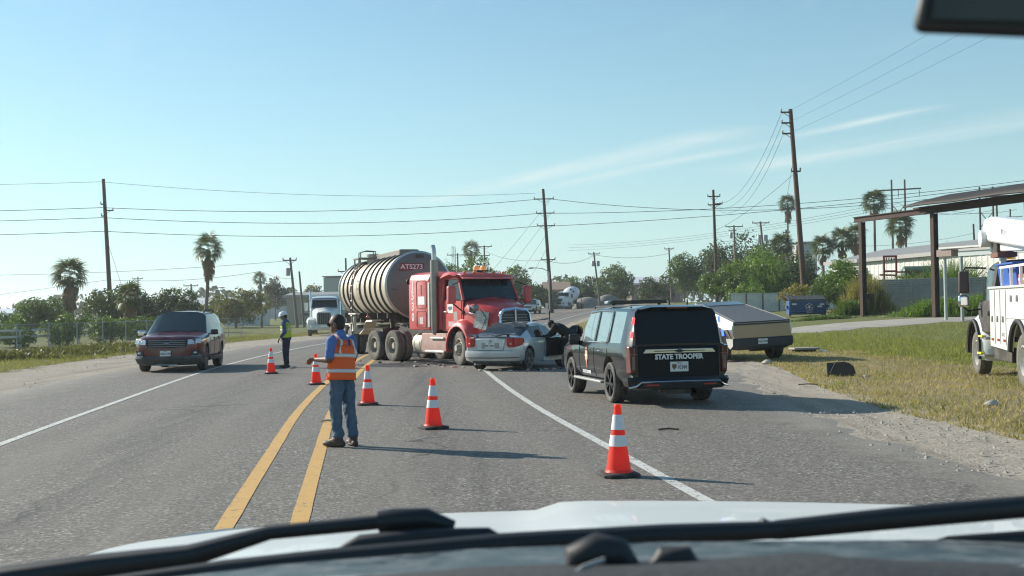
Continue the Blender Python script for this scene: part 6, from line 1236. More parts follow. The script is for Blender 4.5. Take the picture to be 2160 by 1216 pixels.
    if style == 'bare':
        hr = MB(); blob('hair', [('ell', hp(-.018, 0, .036), (.094, .080, .097), HR), ('ell', hp(-.042, 0, .0), (.064, .077, .085), HR)], .009, C['hair'], t, 2)
    elif style == 'helmet':
        MB().lathe([(.13, 0), (.137, .01), (.128, .025), (.12, .07), (.09, .115), (.04, .135), (.001, .138)], 24, Matrix.Translation(hp(0, 0, .04)) @ HR @ Matrix.Diagonal((1.1, .92, 1, 1))).build('hard_hat', mat('hat_white', (.80, .81, .80), .35, coat=.4), t, 50)
        b = MB(); b.add([hp(.12, -.07, .045), hp(.19, -.04, .035), hp(.19, .04, .035), hp(.12, .07, .045), hp(.12, -.07, .055), hp(.19, -.04, .042), hp(.19, .04, .042), hp(.12, .07, .055)], [(3, 2, 1, 0), (4, 5, 6, 7), (0, 1, 5, 4), (1, 2, 6, 5), (2, 3, 7, 6), (3, 0, 4, 7)]); b.build('hat_brim', MATS['hat_white'], t)
        blob('hair', [('ell', hp(-.03, 0, -.005), (.075, .081, .07), HR)], .009, C['hair'], t, 2)
    else: blob('cap', [('ell', hp(-.008, 0, .045), (.104, .086, .092), HR)], .009, C['hair'], t, 2)
    if style != 'helmet':
        g = MB(); 
        for s in (1, -1): g.box(hp(.092, s * .034, .005), (.012, .05, .034), M=None)
        g.bar(hp(.07, .082, .01), hp(-.01, .086, .006), .008, .012); g.bar(hp(.07, -.082, .01), hp(-.01, -.086, .006), .008, .012); g.bar(hp(.095, -.06, .014), hp(.095, .06, .014), .01, .01); g.build('glasses', BLKG, t)
    else:
        for s in (1, -1): MB().ball(hp(.083, s * .03, .008), (.01, .014, .009), 8, 6).build('eye', mat('eye_dark', (.02, .015, .012), .3), t)
    return t
SKIN = mat('skin_brown', (.16, .085, .055), .55, var=.12, scale=14); SKIN2 = mat('skin_tan', (.30, .17, .11), .55, var=.12, scale=14)
JEAN = mat('denim', (.055, .105, .165), .85, var=.35, scale=7, bump=.5, bscale=26, dirt=(.15, .21, .27), dscale=5, damt=.55); NAVY = mat('navy_denim', (.018, .026, .045), .9, var=.3, scale=7, bump=.4)
BLUE = mat('shirt_blue', (.085, .17, .42), .8, var=.2, scale=9, bump=.4, bscale=22); ORV = leafmat('vest_orange', (.95, .20, .05), .35, .05, .6); TAPE = mat('silver_tape', (.66, .66, .64), .4, .1, var=.1, scale=18)
BOOT = mat('brown_boot', (.055, .038, .028), .6, var=.3); HAIR = mat('hair_black', (.018, .016, .014), .7, var=.3, scale=40, bump=.4, bscale=90)
person((-2.14, 14.80, 0), (-.8, .6), 'man in orange safety vest and blue jeans standing on the yellow centre line', dict(k=.93,
    pelvis=(0, .012, .90), chest=(.012, -.012, 1.23), neck=(.03, -.012, 1.385), head=(.085, -.008, 1.52), yaw=.35, pitch=.05,
    shL=(.0, .165, 1.325), elL=(.0, .225, 1.09), wrL=(.23, .215, 1.09), hdL=(.95, -.1, -.05), curlL=.9, palmL=(0, -.4, 1), shR=(-.01, -.165, 1.325), elR=(.02, -.225, 1.08), wrR=(.2, -.16, 1.0), hdR=(.8, .5, -.1), curlR=.8,
    hipL=(0, .08, .86), knL=(.035, .085, .47), anL=(.0, .07, .10), toeL=(.19, .12, .04), hipR=(0, -.08, .86), knR=(-.02, -.10, .47), anR=(-.09, -.10, .10), toeR=(.07, -.18, .04), hem=-.16, tape=((.04, .14), (.47, .57))),
    dict(skin=SKIN, pants=JEAN, shirt=BLUE, vest=ORV, tape=TAPE, boot=BOOT, hair=HAIR, sleeve=.8), 'bare')
person((-6.93, 36.3, 0), (-.97, .1), 'worker in white hard hat and lime vest looking down beside the far traffic cone', dict(k=.98,
    pelvis=(0, 0, .93), chest=(.02, 0, 1.27), neck=(.03, 0, 1.43), head=(.075, 0, 1.55), pitch=.35,
    shL=(.02, .19, 1.38), elL=(-.02, .24, 1.10), wrL=(.14, .2, .92), hdL=(.5, -.1, -.8), shR=(.02, -.19, 1.38), elR=(0, -.24, 1.1), wrR=(.16, -.18, .95), hdR=(.5, .1, -.8),
    hipL=(0, .09, .9), knL=(.02, .1, .48), anL=(-.02, .1, .10), toeL=(.16, .13, .04), hipR=(0, -.09, .9), knR=(.04, -.1, .48), anR=(.02, -.1, .10), toeR=(.2, -.12, .04), hem=-.02, tape=((.02, .08), (.44, .52))),
    dict(skin=SKIN2, pants=NAVY, shirt=mat('shirt_denim', (.05, .09, .17), .85, var=.2), vest=leafmat('vest_lime', (.55, .70, .06), .22, .05, .6), tape=TAPE, boot=BOOT, hair=HAIR, sleeve=1.75), 'helmet')
BLKC = mat('black_cloth', (.012, .013, .015), .85, var=.2)
person((1.52, 33.75, 0), (-.95, .3), 'person in black clothes bending into the open door of the wrecked coupe', dict(k=1.05,
    pelvis=(-.06, 0, .93), chest=(.20, 0, 1.12), neck=(.33, 0, 1.19), head=(.42, 0, 1.21), pitch=.7,
    shL=(.27, .2, 1.17), elL=(.42, .24, .93), wrL=(.62, .18, .84), hdL=(.9, -.1, -.3), shR=(.27, -.2, 1.17), elR=(.44, -.24, .95), wrR=(.62, -.14, .84), hdR=(.9, .1, -.3),
    hipL=(-.06, .1, .88), knL=(.03, .13, .48), anL=(-.08, .13, .10), toeL=(.1, .15, .04), hipR=(-.06, -.1, .88), knR=(.0, -.13, .48), anR=(-.14, -.13, .10), toeR=(.04, -.15, .04)),
    dict(skin=SKIN2, pants=BLKC, shirt=BLKC, boot=BLK, hair=BLKC, sleeve=1.9), 'cap')
# ================================================================ THE CAMERA'S OWN TRUCK (hood, wipers, dash, mirror)
def own_truck():
    t = thing('white_pickup', (.42, 0, 0), R(90 - 1.5), 'white pickup the view is taken from: hood, wipers and dashboard at the bottom', 'pickup truck')
    # local x forward, y left; the driver's eye is at y = +.42
    HW = mat('hood_white', (.62, .65, .64), .4, var=.03, coat=.25, spec=.3, dirt=(.6, .6, .57), dscale=5, damt=.2)
    def hz(x, y):
        u = (x - 1.12) / 1.55; a = abs(y + .02) / .95; z = 1.398 + .028 * y - .055 * u - .13 * u * u - .022 * a * a - .010 * a ** 5 + .018 * (1 - ss(.42, .50, a))
        return z
    xs = list(np.linspace(1.12, 2.58, 16)) + [2.64, 2.69, 2.72]; ys = np.linspace(-1.03, 1.06, 45); b = MB()
    b.loft([[(x - .16 * (abs(y) / 1.03) ** 4 * ss(1.6, 2.7, x), y, hz(x, y) - (0 if x <= 2.58 else (x - 2.58) ** 2 * 7.)) for y in ys] for x in xs], False, False); b.build('hood', HW, t, 60)
    for s in (-1, 1):
        f = MB(); f.loft([[(x, s * 1.045, hz(x, s * 1.05) - .004), (x, s * 1.075, hz(x, s * 1.05) - .10), (x, s * 1.09, .8)] for x in np.linspace(.9, 2.5, 8)], False, False); f.build('fender', HW, t, 50)
    MB().b2(2.5, 2.72, -.92, .92, .75, 1.17).build('grille', BLK, t, bevel=.05)
    for s in (-1, 1): wheel(t, 2.0, s * .85, .40, .27, .25, 'alloy', s)
    cw = MB(); cw.loft([[(1.14, y, 1.39 - .04 * abs(y) ** 2), (1.04, y, 1.385 - .04 * abs(y) ** 2), (.90, y, 1.44 - .04 * abs(y) ** 2)] for y in np.linspace(-.95, .95, 15)], False, False); cw.build('cowl', mat('cowl_black', (.018, .02, .021), .65, var=.3), t, 50)
    return t
OWN = own_truck()
OI = (Matrix.Translation(OWN.location) @ OWN.rotation_euler.to_matrix().to_4x4()).inverted()
def own(pts): return [tuple(OI @ Vector(p)) for p in pts]
WB = mat('wiper_black', (.015, .018, .02), .5, var=.2)
a1 = MB().tube(own([(-0.449, 0.98, 1.46), (-0.347, 0.98, 1.473), (-0.269, 0.98, 1.481), (-0.203, 0.98, 1.499), (-0.113, 0.98, 1.506)]), [.012, .011, .0095, .006, .006], 8).build('wiper_arm', WB, OWN, 50)
MB().tube(own([(-0.112, 0.97, 1.508), (-0.1, 0.97, 1.509), (-0.073, 0.97, 1.51), (-0.05, 0.97, 1.504)]), [.009, .010, .009, .004], 10).build('arm_clip', WB, a1, 50)
MB().tube(own([(-0.141, 0.955, 1.489), (-0.125, 0.955, 1.494), (-0.072, 0.955, 1.498), (-0.022, 0.955, 1.499), (-0.011, 0.955, 1.496)]), [.003, .007, .007, .006, .002], 10).build('blade_carrier', WB, a1, 50)
MB().tube(own([(-0.33, 0.93, 1.469), (-0.226, 0.93, 1.48), (-0.137, 0.93, 1.487), (-0.011, 0.93, 1.496), (0.115, 0.93, 1.501), (0.208, 0.93, 1.504)]), [.006, .008, .009, .009, .009, .007], 8).build('wiper_blade', WB, a1, 50)
a2 = MB().tube(own([(0.186, 0.95, 1.498), (0.209, 0.95, 1.5), (0.307, 0.95, 1.508), (0.436, 0.95, 1.517)]), [.004, .008, .009, .009], 8).build('wiper_arm', WB, OWN, 50)
MB().tube(own([(0.332, 0.95, 1.486), (0.345, 0.95, 1.486), (0.436, 0.95, 1.49)]), [.003, .007, .008], 8).build('wiper_blade', WB, a2, 50)
MB().tube(own([(0.188, 0.94, 1.503), (0.195, 0.94, 1.506), (0.207, 0.94, 1.504)]), [.002, .006, .002], 8).build('blade_end_cap', WB, a2, 50)
# dusty lower edge of the windshield, and the dashboard
DUSTY = mat('frit_dusty', (.022, .027, .028), .35, var=.3, dirt=(.26, .29, .285), dscale=30, damt=.7)
bt = [(-0.57, 0.9, 1.45), (-0.391, 0.9, 1.468), (-0.176, 0.9, 1.49), (-0.032, 0.9, 1.499), (0.112, 0.9, 1.502), (0.32, 0.9, 1.5), (0.434, 0.9, 1.494)]; bb = [(-0.482, 0.76, 1.462), (-0.33, 0.76, 1.483), (-0.148, 0.76, 1.51), (-0.027, 0.76, 1.512), (0.094, 0.76, 1.513), (0.27, 0.76, 1.513), (0.366, 0.76, 1.509)]
MB().loft([own([a, b]) for a, b in zip(bt, bb)], False, False).build('windshield_lower_band', DUSTY, OWN, 50)
DASH = mat('dash_grey_plastic', (.028, .029, .029), .75, var=.15, scale=20, bump=.2, bscale=120)
dt = [(-0.344, 0.62, 1.496), (-0.146, 0.62, 1.532), (-0.022, 0.62, 1.54), (0.039, 0.62, 1.541), (0.089, 0.62, 1.542), (0.131, 0.62, 1.543), (0.161, 0.62, 1.545), (0.183, 0.62, 1.546), (0.2, 0.62, 1.543), (0.237, 0.62, 1.54), (0.299, 0.62, 1.537)]
MB().loft([own([(p[0], .74, p[2] - .02), p, (p[0], p[1] - .12, p[2] - .004), (p[0], p[1] - .25, p[2] - .04), (p[0], p[1] - .3, p[2] - .25)]) for p in dt], False, False).build('dashboard', DASH, OWN, 60)
MB().tube(own([(0.033, 0.72, 1.518), (0.036, 0.72, 1.528), (0.049, 0.72, 1.532), (0.063, 0.72, 1.53), (0.072, 0.72, 1.522)]), [.004, .010, .012, .010, .004], 8).build('defroster_vent', BLK, OWN, 50)
MB().tube(own([(0.08, 0.72, 1.519), (0.089, 0.72, 1.527), (0.103, 0.72, 1.527), (0.11, 0.72, 1.521)]), [.003, .008, .008, .003], 8).build('defroster_vent', BLK, OWN, 50)
MB().tube(own([(0.031, 0.66, 1.531), (0.037, 0.66, 1.536), (0.049, 0.66, 1.54)]), .0016, 6).build('antenna_wire', GREY, OWN)
# rear-view mirror, seen from below at the top right
mq = [(0.177, 0.5, 1.82), (0.171, 0.5, 1.794), (0.253, 0.5, 1.789), (0.253, 0.5, 1.819)]; mb_ = [(0.191, 0.54, 1.831), (0.185, 0.54, 1.803), (0.273, 0.54, 1.798), (0.274, 0.54, 1.83)]
mm = MB(); f0 = own(mq); f1 = own(mb_); mm.add(f0 + f1, [(0, 1, 2, 3), (7, 6, 5, 4), (0, 4, 5, 1), (1, 5, 6, 2), (2, 6, 7, 3), (3, 7, 4, 0)])
mo = mm.build('rear_view_mirror', mat('mirror_case', (.03, .028, .027), .5, var=.3, scale=9), OWN, bevel=.004)
fi = own([(0.181, 0.497, 1.815), (0.178, 0.497, 1.799), (0.251, 0.497, 1.796), (0.252, 0.497, 1.814)]); MB().add(fi, [(0, 1, 2, 3)]).build('mirror_glass', mat('mirror_dim', (.045, .046, .04), .3, .3, var=.8, scale=14), mo)
# ================================================================ POLES AND WIRES
WOOD = mat('pole_wood', (.085, .062, .045), .9, var=.3, scale=3, bump=.5, bscale=12); WOODG = mat('pole_wood_grey', (.20, .165, .13), .9, var=.25, scale=3, bump=.5, bscale=12); INS = mat('insulator', (.32, .30, .27), .4); TRF = mat('transformer_grey', (.33, .34, .34), .5, .2)
def pole(x, y, h, r, lab, lean=(0, 0), arms=(), m=None, trans=(), r1=.65, name='utility_pole', group='utility poles'):
    g = H(x, y); t = thing(name, (x, y, g), 0, lab, 'utility pole', group); m = m or WOOD
    def at(z): return Vector((lean[0] * z / h, lean[1] * z / h, z))
    MB().tube([(0, 0, -.2), tuple(at(h * .5)), tuple(at(h))], [r, r * (1 + r1) / 2, r * r1], 10).build('post', m, t, 50)
    for z, a0, a1 in arms:
        c = at(z); o = MB().bar((c.x + a0, c.y - r, z), (c.x + a1, c.y - r, z), .11, .13).build('crossarm', m, t)
        for q in ((a0, a1) if abs(a0) > .3 and abs(a1) > .3 else (a0 if abs(a0) > abs(a1) else a1,)):
            MB().lathe([(.001, .26), (.05, .24), (.08, .16), (.05, .12), (.08, .06), (.04, 0)], 8, Matrix.Translation((c.x + q * .96, c.y - r, z + .05))).build('insulator', INS, o)
            if abs(q) > .5: MB().bar((c.x + q * .7, c.y - r, z - .04), (c.x, c.y - r, z - .5), .04).build('arm_brace', m, o)
    for z, dx in trans: c = at(z); MB().lathe([(.001, 0), (.24, .02), (.24, .8), (.2, .86), (.001, .88)], 12, Matrix.Translation((c.x + dx, c.y - r, z))).build('transformer', TRF, t, 40)
    return t
pole(-43.95, 130, 16.7, .27, 'tall dark leaning pole on the left behind the bushy palm', (-.75, 0), ((13.9, -.35, .1), (13.2, -.1, 1.0), (12.6, -.35, .1)))
pole(5.0, 150, 15.7, .27, 'tall dark pole right of the red cab with three pairs of arms', (-.85, 0), ((14.4, -1.25, 1.25), (12.6, -1.1, 1.2), (11.0, -1.1, 1.15), (6.7, -.9, .9)))
pole(24.75, 100, 17.2, .26, 'tallest utility pole, brown, leaning left behind the blue dumpster', (-.95, 0), ((16.9, -.9, .05), (16.0, -.9, .05), (15.1, -.9, .05), (11.9, -.4, .4)), m=mat('pole_red_wood', (.11, .068, .048), .9, var=.3, scale=3, bump=.5))
pole(24.2, 140, 13.7, .22, 'dark pole above the big shrub with two short crossarms', (-.2, 0), ((12.9, -.75, .75), (11.9, -.75, .75), (12.0, 0, 1.)))
pole(32.2, 170, 11.0, .19, 'thin grey pole with a wide top crossarm on the skyline behind the shrubs', (-.2, 0), ((10.8, -1.25, 1.25), (10.2, -.8, .3)), WOODG, ((9.1, -.5),))
pole(34.6, 160, 10.9, .2, 'grey pole with transformers just right of the thin crossarm pole', (-.9, 0), ((10.7, -1.15, 1.15),), WOODG, ((8.2, -.45), (8.2, .45)))
pole(38.4, 165, 10.0, .19, 'pole with pale boxes half hidden behind the palm near the big pole', (-.1, 0), ((9.6, -.5, .5),), WOODG, ((6.6, -.55), (6.6, .5)))
pole(14.1, 190, 8.9, .19, 'leaning grey pole with transformers right of the cement mixer', (-.9, 0), ((8.6, -.9, .9),), WOODG, ((6.6, -.4), (6.6, .45)))
pole(26.9, 200, 9.3, .18, 'slim pole in front of the airy tree', (-.3, 0), ((9.1, -.8, .8),), WOODG)
pole(-4.4, 200, 11.3, .2, 'pole with wide crossarm rising behind the red cab roof beacon', (-.2, 0), ((11.1, -1.3, 1.3), (9.6, -.9, .9)), WOODG)
pole(-9.0, 200, 10.4, .18, 'dark pole with square crossarm between the exhaust stack and the far palm', (-.1, 0), ((10.1, -1.8, 1.5),))
pole(-20.9, 150, 8.4, .16, 'thin dark pole left of the tank trailer roof', (-.1, 0), ((6.7, -1.0, .8),))
pole(-23.6, 130, 7.7, .18, 'leaning grey pole with transformer and crossarm behind the helmeted worker', (-.7, 0), ((7.4, -.8, .7),), WOODG, ((5.7, -.4),))
pole(-23.0, 131, 6.2, .15, 'shorter pole standing next to the leaning transformer pole', (-.5, 0), (), WOODG)
pole(-29.6, 140, 6.6, .15, 'bare thin pole left of the helmeted worker', (-.15, 0), (), WOODG)
pole(-48.4, 180, 6.3, .18, 'far pole with crossarm and transformer left of the slender palm', (-.35, 0), ((6.0, -1.1, 1.1),), WOODG, ((4.4, -.4),))
pole(-71, 225, 9., .15, 'very small far pole right of the short palm', (0, 0), ((8.6, -1, 1),), WOODG)
def lamp(x, y, h, lab, side=-1):
    t = thing('street_lamp', (x, y, H(x, y)), 0, lab, 'street lamp'); MB().tube([(0, 0, 0), (0, 0, h)], [.09, .06], 8).build('post', GREY, t, 50)
    a = MB().tube([(0, 0, h), (side * .8, 0, h + .45), (side * 1.9, 0, h + .55)], .05, 6).build('lamp_arm', GREY, t, 50); MB().ball((side * 2.2, 0, h + .52), (.4, .16, .1), 10, 6).build('lamp_head', GREY, t, 50); return t
lamp(4.6, 146, 5.1, 'curved street lamp at the foot of the pole right of the red cab'); lamp(36.2, 170, 8.3, 'small street lamp between the grey poles behind the shrubs', 1); lamp(-45, 175, 5.0, 'faint street lamp just left of the slender palm', 1)
def hframe(x, y, h, lab):
    t = thing('pylon', (x, y, H(x, y)), 0, lab, 'pylon', 'two-legged pylons'); 
    for s in (-1, 1): MB().tube([(s * 1.45, 0, 0), (s * 1.45, 0, h)], [.28, .2], 8).build('leg', WOOD, t, 50)
    c = MB().bar((-5, 0, h - 2.4), (5, 0, h - 2.0), .3, .3).build('crossarm', WOOD, t)
    for a in (-4.6, 0, 4.6): MB().cyl((a, 0, h - 2.3), (a, 0, h - 3.8), .1, n=6).build('insulator', INS, c)
    for s in (-1, 1): MB().bar((-1.45, 0, h - 5.5 if s > 0 else h - 9), (1.45, 0, h - 9 if s > 0 else h - 5.5), .14).build('brace', WOOD, t)
    return t
hframe(85.2, 260, 26.4, 'two-legged pylon left of the rusty roof beside the tall palm'); hframe(104.5, 260, 24.5, 'two-legged pylon seen below the rusty roof near the white boom')
pole(70.5, 180, 11.2, .2, 'short dark pole above the metal building left of the bucket truck boom', (-.2, 0)); pole(74, 180, 14.3, .2, 'taller dark pole beside the short one by the boom', (-.1, 0)); pole(114, 270, 20.3, .25, 'far cross-shaped pole above the white boom', (-.1, 0), ((18.5, -2.6, 2.6),))
def lattice(x, y, h, lab):
    t = thing('lattice_tower', (x, y, H(x, y)), 0, lab, 'tower'); a = MB()
    for i, (sx, sy) in enumerate(((-1, -1), (1, -1), (0, 1))): MB().bar((sx * .55, sy * .5, 0), (sx * .4, sy * .36, h), .12).build('tower_leg', GREY, t)
    for k in range(14):
        z0, z1 = h * k / 14, h * (k + 1) / 14; s = 1 if k % 2 else -1; MB().bar((s * .55, -.5, z0), (-s * .5, -.45, z1), .07).build('lattice_bar', GREY, t)
    return t
lattice(-14.6, 300, 17.4, 'thin lattice tower on the skyline between tank and far palm')
WIRE = mat('wire_black', (.03, .032, .034), .6)
def wire(a, b, sag, lab, r=.022, n=18, group='overhead wires'):
    a, b = Vector(a), Vector(b); o = MB().tube([tuple(a.lerp(b, i / n) - Vector((0, 0, sag * 4 * (i / n) * (1 - i / n)))) for i in range(n + 1)], r, 4).build('power_line', WIRE, None, 60); return tag(o, lab, 'wire', group)
TL = lambda z, dx=0: (-43.95 - .75 * z / 16.7 + dx, 130, z); TM = lambda z, dx=0: (5.0 - .85 * z / 15.7 + dx, 150, z + 1.0)
for nm, zl, zm, dz in (('top faint', 16.4, 15.3, 1.6), ('upper', 13.55, 14.5, 1.5), ('middle', 12.45, 12.7, 1.5), ('lower', 10.95, 11.1, 1.5)):
    wire(TL(zl, -.35), TM(zm, -1.), .9, nm + ' wire between the left leaning pole and the pole right of the red cab', .03 if dz < 1.55 else .018); wire((-115, 118, zl + .9), TL(zl, -.35), .9, nm + ' wire running off the left edge from the left leaning pole', .03 if dz < 1.55 else .018)
for nm, zm, zr, yr in (('upper', 14.5, 17.5, 130), ('middle', 12.7, 17., 128), ('lower', 11.1, 16.5, 126)):
    wire(TM(zm, 1.), (74, yr, zr), 3.4 if nm == 'upper' else 1.5 if nm == 'middle' else 1., nm + ' long wire from the pole right of the red cab to the right edge', .03)
BP = lambda z: (24.75 - .95 * z / 17.2 - .85, 100, z + .78)
for i, z in enumerate((16.9, 16., 15.1)):
    w = ('topmost', 'middle', 'lowest')[i]
    wire(BP(z), (24.0 + .3 * i, 140, 13.9 - .5 * i), 2.4, w + ' slack wire from the tallest pole to the dark pole behind the shrub', .016); wire(BP(z), (33 + i * 1.2, 46, 22.0 - i * .7), .5, w + ' wire from the tallest pole up to the right corner of the sky', .008)
wire((24.0, 100, 12.7), (24.1, 140, 10.5), .4, 'single low wire from the tallest pole to the dark pole behind the shrub', .02); wire((23.9, 99.7, 13.8), (22.9, 99, 9.6), .0, 'short drop line hanging from the tallest pole above the palm', .014)
wire((-115, 150, 10.), (-23.9, 130, 7.4), 1.9, 'low wire from the left edge to the transformer pole', .02); wire((-44.2, 129.8, 5.6), (-29.7, 140, 6.6), .5, 'low wire from the left leaning pole to the bare thin pole', .02); wire((-29.7, 140, 6.6), (-23.9, 130.5, 5.4), .25, 'short wire from the bare thin pole to the transformer pole', .02)
wire((-44.6, 129.8, 11.), (-40.6, 128, .2), .2, 'guy wire running down right from the left leaning pole', .022)
wire((-44.3, 129.8, 5.6), (-95, 150, 1.8), .3, 'low wire from the left leaning pole down to the left edge', .02)
wire((-4.6, 200, 11.6), (4.9, 150.2, 7.9), .8, 'wire from the pole behind the beacon to the pole right of the cab', .025); wire((4.9, 150.2, 7.6), (13.4, 190, 10.2), .7, 'wire from the pole right of the cab to the leaning transformer pole', .025); wire((13.4, 190, 10.1), (26.6, 200, 10.6), .6, 'wire between the leaning transformer pole and the slim pole', .025)
for i in range(4): wire((4.9 - .1 * i, 149.8, 15.2 - 1.9 * i), (-7.2 + 2.3 * i, 152, 1.4), .2, ('outermost', 'second', 'third', 'innermost')[i] + ' of four guy wires left of the pole behind the red hood', .018)
wire((24.1, 140, 9.8), (32.0, 170, 11.2), .5, 'wire from the dark pole to the thin crossarm pole', .02); wire((32.2, 170, 11.9), (38.2, 165, 10.4), .4, 'wire joining the grey skyline poles', .02); wire((38.3, 165, 10.4), (70.3, 180, 12.), 1.2, 'wire from the boxed pole across the palms to the right', .02)
for i in range(3): wire((80.6 + i * 4.6, 260, 23.2 + .2 * i), (20, 420, 24 - i), 2., ('left', 'middle', 'right')[i] + ' transmission wire going left from the left pylon', .035); wire((80.6 + i * 4.6, 260, 23.2 + .2 * i), (99.9 + i * 4.6, 255, 21.3), 1.6, ('left', 'middle', 'right')[i] + ' transmission wire strung between the two pylons', .035)
# ================================================================ BUILDINGS, FENCES, YARD
WM = mat('white_sheet', (.62, .62, .58), .5, .15, var=.08, scale=1.5, dirt=(.42, .38, .32), dscale=1.2, damt=.5); RFM = mat('roof_sheet', (.33, .325, .31), .5, .3, var=.12, dirt=(.25, .2, .16), dscale=.5, damt=.5)
def rib_panel(L, h, pitch, depth, dirx):     # one corrugated sheet, ribs upright
    V_ = []; n = max(1, int(round(L / pitch)))
    for i in range(n):
        x = L * i / n; w = L / n
        for u, d in ((0, 0), (.30, 0), (.40, depth), (.60, depth), (.70, 0)): V_.append((x + u * w, d))
    V_.append((L, 0)); b = MB(); b.loft([[(x, -d, 0) for x, d in V_], [(x, -d, h) for x, d in V_]], False, False); return b
def shed(name, p0, p1, depth, zb, ze, rise, lab, wallm, roofm, pitch=.9, sheet=4.0, windows=(), fascia=True):
    a, b = Vector((*p0, 0)), Vector((*p1, 0)); L = (b - a).length; g = zb; t = thing(name, (a.x, a.y, g), math.atan2(b.y - a.y, b.x - a.x), lab, 'building')
    n = max(1, int(round(L / sheet)))
    for i in range(n): o = rib_panel(L / n - .01, ze, pitch, .05, 1).build('wall_panel', wallm, t, None, loc=(L * i / n, 0, 0))
    e = MB(); e.add([(0, 0, 0), (0, depth, 0), (0, depth, ze), (0, depth / 2, ze + rise), (0, 0, ze)], [(0, 1, 2, 3, 4)]); e.build('end_wall', wallm, t); e = MB(); e.add([(L, 0, 0), (L, depth, 0), (L, depth, ze), (L, depth / 2, ze + rise), (L, 0, ze)], [(4, 3, 2, 1, 0)]); e.build('end_wall', wallm, t)
    MB().b2(0, L, depth - .1, depth, 0, ze).build('back_wall', wallm, t)
    r = MB(); o_ = .5
    r.add([(-o_, -o_, ze - .1), (L + o_, -o_, ze - .1), (L + o_, depth / 2, ze + rise + .1), (-o_, depth / 2, ze + rise + .1), (L + o_, depth + o_, ze - .1), (-o_, depth + o_, ze - .1)], [(0, 1, 2, 3), (3, 2, 4, 5)]); ro_ = r.build('roof', roofm, t); sm = ro_.modifiers.new('s', 'SOLIDIFY'); sm.thickness = .16
    if fascia: MB().b2(-o_, L + o_, -o_ - .08, -o_ - .02, ze - .42, ze - .02).build('fascia', roofm, ro_)
    for x, z, w, h in windows:
        f = MB(); f.b2(x, x + w, -.2, -.13, z, z + h); fo = f.build('window', mat('window_frame', (.35, .35, .34), .5), t); MB().b2(x + .08, x + w - .08, -.215, -.19, z + .08, z + h - .08).build('pane', DGL, fo)
    return t
shed('metal_building', (37.6, 140), (44.6, 101), 14, H(38, 120), 5.3, 1.3, 'long white corrugated metal building behind the grey fence on the right', WM, RFM, .95, 5.6, ((8, 1.6, 2.2, 2.0),))
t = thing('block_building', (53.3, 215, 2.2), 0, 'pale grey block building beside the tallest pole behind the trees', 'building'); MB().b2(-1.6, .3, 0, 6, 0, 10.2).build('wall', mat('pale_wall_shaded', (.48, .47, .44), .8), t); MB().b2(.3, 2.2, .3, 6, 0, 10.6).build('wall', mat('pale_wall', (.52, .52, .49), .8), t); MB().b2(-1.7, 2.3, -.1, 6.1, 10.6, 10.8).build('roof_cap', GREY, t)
shed('brick_hall', (30.2, 300), (42.5, 300), 16, 1.5, 6.2, 1.6, 'low brown building with white roof edge behind the mixer and police SUV', mat('brown_brick', (.17, .125, .095), .9, var=.2, scale=2), mat('white_roof', (.62, .62, .6), .5), 3, 6)
shed('brown_roof_house', (6.5, 230), (11.0, 230), 10, 1.5, 3.8, 1.5, 'small brown-roofed house left of the cement mixer', mat('dark_wall', (.10, .085, .07), .9), mat('brown_roof', (.27, .19, .14), .9), 2, 4)
shed('long_warehouse', (-105, 340), (-62, 340), 30, 0, 4.3, 2.2, 'long low grey warehouse far behind the red SUV', mat('grey_wall', (.40, .42, .42), .7), mat('pale_roof', (.50, .53, .53), .6), 3, 8)
shed('blue_shed', (-75, 150), (-61, 150), 12, 0, 2.2, .5, 'blue and white shed at the far left edge behind the fence', mat('blue_wall', (.10, .17, .27), .7), mat('white_roof2', (.66, .68, .68), .5), 1.5, 4)
shed('tan_workshop', (-31.4, 165), (-24.4, 165), 14, 0, 4.1, .4, 'tan workshop building behind the poles left of the white semi', mat('tan_wall', (.36, .33, .28), .8), RFM, 1.6, 3.5, ((2.0, 1.2, 1.6, .4),))
shed('white_trailer_office', (-38.5, 158), (-33.2, 158), 4, 0, 2.6, .2, 'white office trailer behind the helmeted worker', mat('trailer_white', (.60, .62, .63), .6), mat('grey_roof3', (.22, .23, .23), .6), 1.5, 2.6, ((1., 1.0, .8, .9), (3., 1.0, .8, .9)))
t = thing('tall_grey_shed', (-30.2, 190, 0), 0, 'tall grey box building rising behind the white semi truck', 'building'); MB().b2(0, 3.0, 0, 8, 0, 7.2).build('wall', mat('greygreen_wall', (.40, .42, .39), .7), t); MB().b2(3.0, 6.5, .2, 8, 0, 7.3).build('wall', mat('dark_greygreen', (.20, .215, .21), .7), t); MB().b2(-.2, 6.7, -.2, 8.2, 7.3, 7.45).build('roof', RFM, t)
# grey corrugated sheet fence (sheets with horizontal ribs)
FM = mat('fence_sheet', (.34, .345, .335), .5, .35, var=.1, scale=1., dirt=(.24, .22, .19), dscale=1.2, damt=.5); fa, fb = Vector((27.9, 90.5, 0)), Vector((41.0, 83.0, 0)); Lf = (fb - fa).length
t = thing('sheet_fence', (fa.x, fa.y, H(28, 85)), math.atan2(fb.y - fa.y, fb.x - fa.x), 'grey corrugated sheet metal fence behind the steel frame', 'fence')
ns = 6; hb = 2.65; zz_ = [(z, d) for k in range(17) for z, d in ((hb * k / 17, 0), (hb * (k + .45) / 17, 0), (hb * (k + .55) / 17, .045), (hb * (k + .95) / 17, .045))] + [(hb, 0)]
b = MB(); b.loft([[(0, -d, z) for z, d in zz_], [(Lf / ns - .02, -d, z) for z, d in zz_]], False, False); fme = b.mesh('fence_sheet'); fme.materials.append(FM)
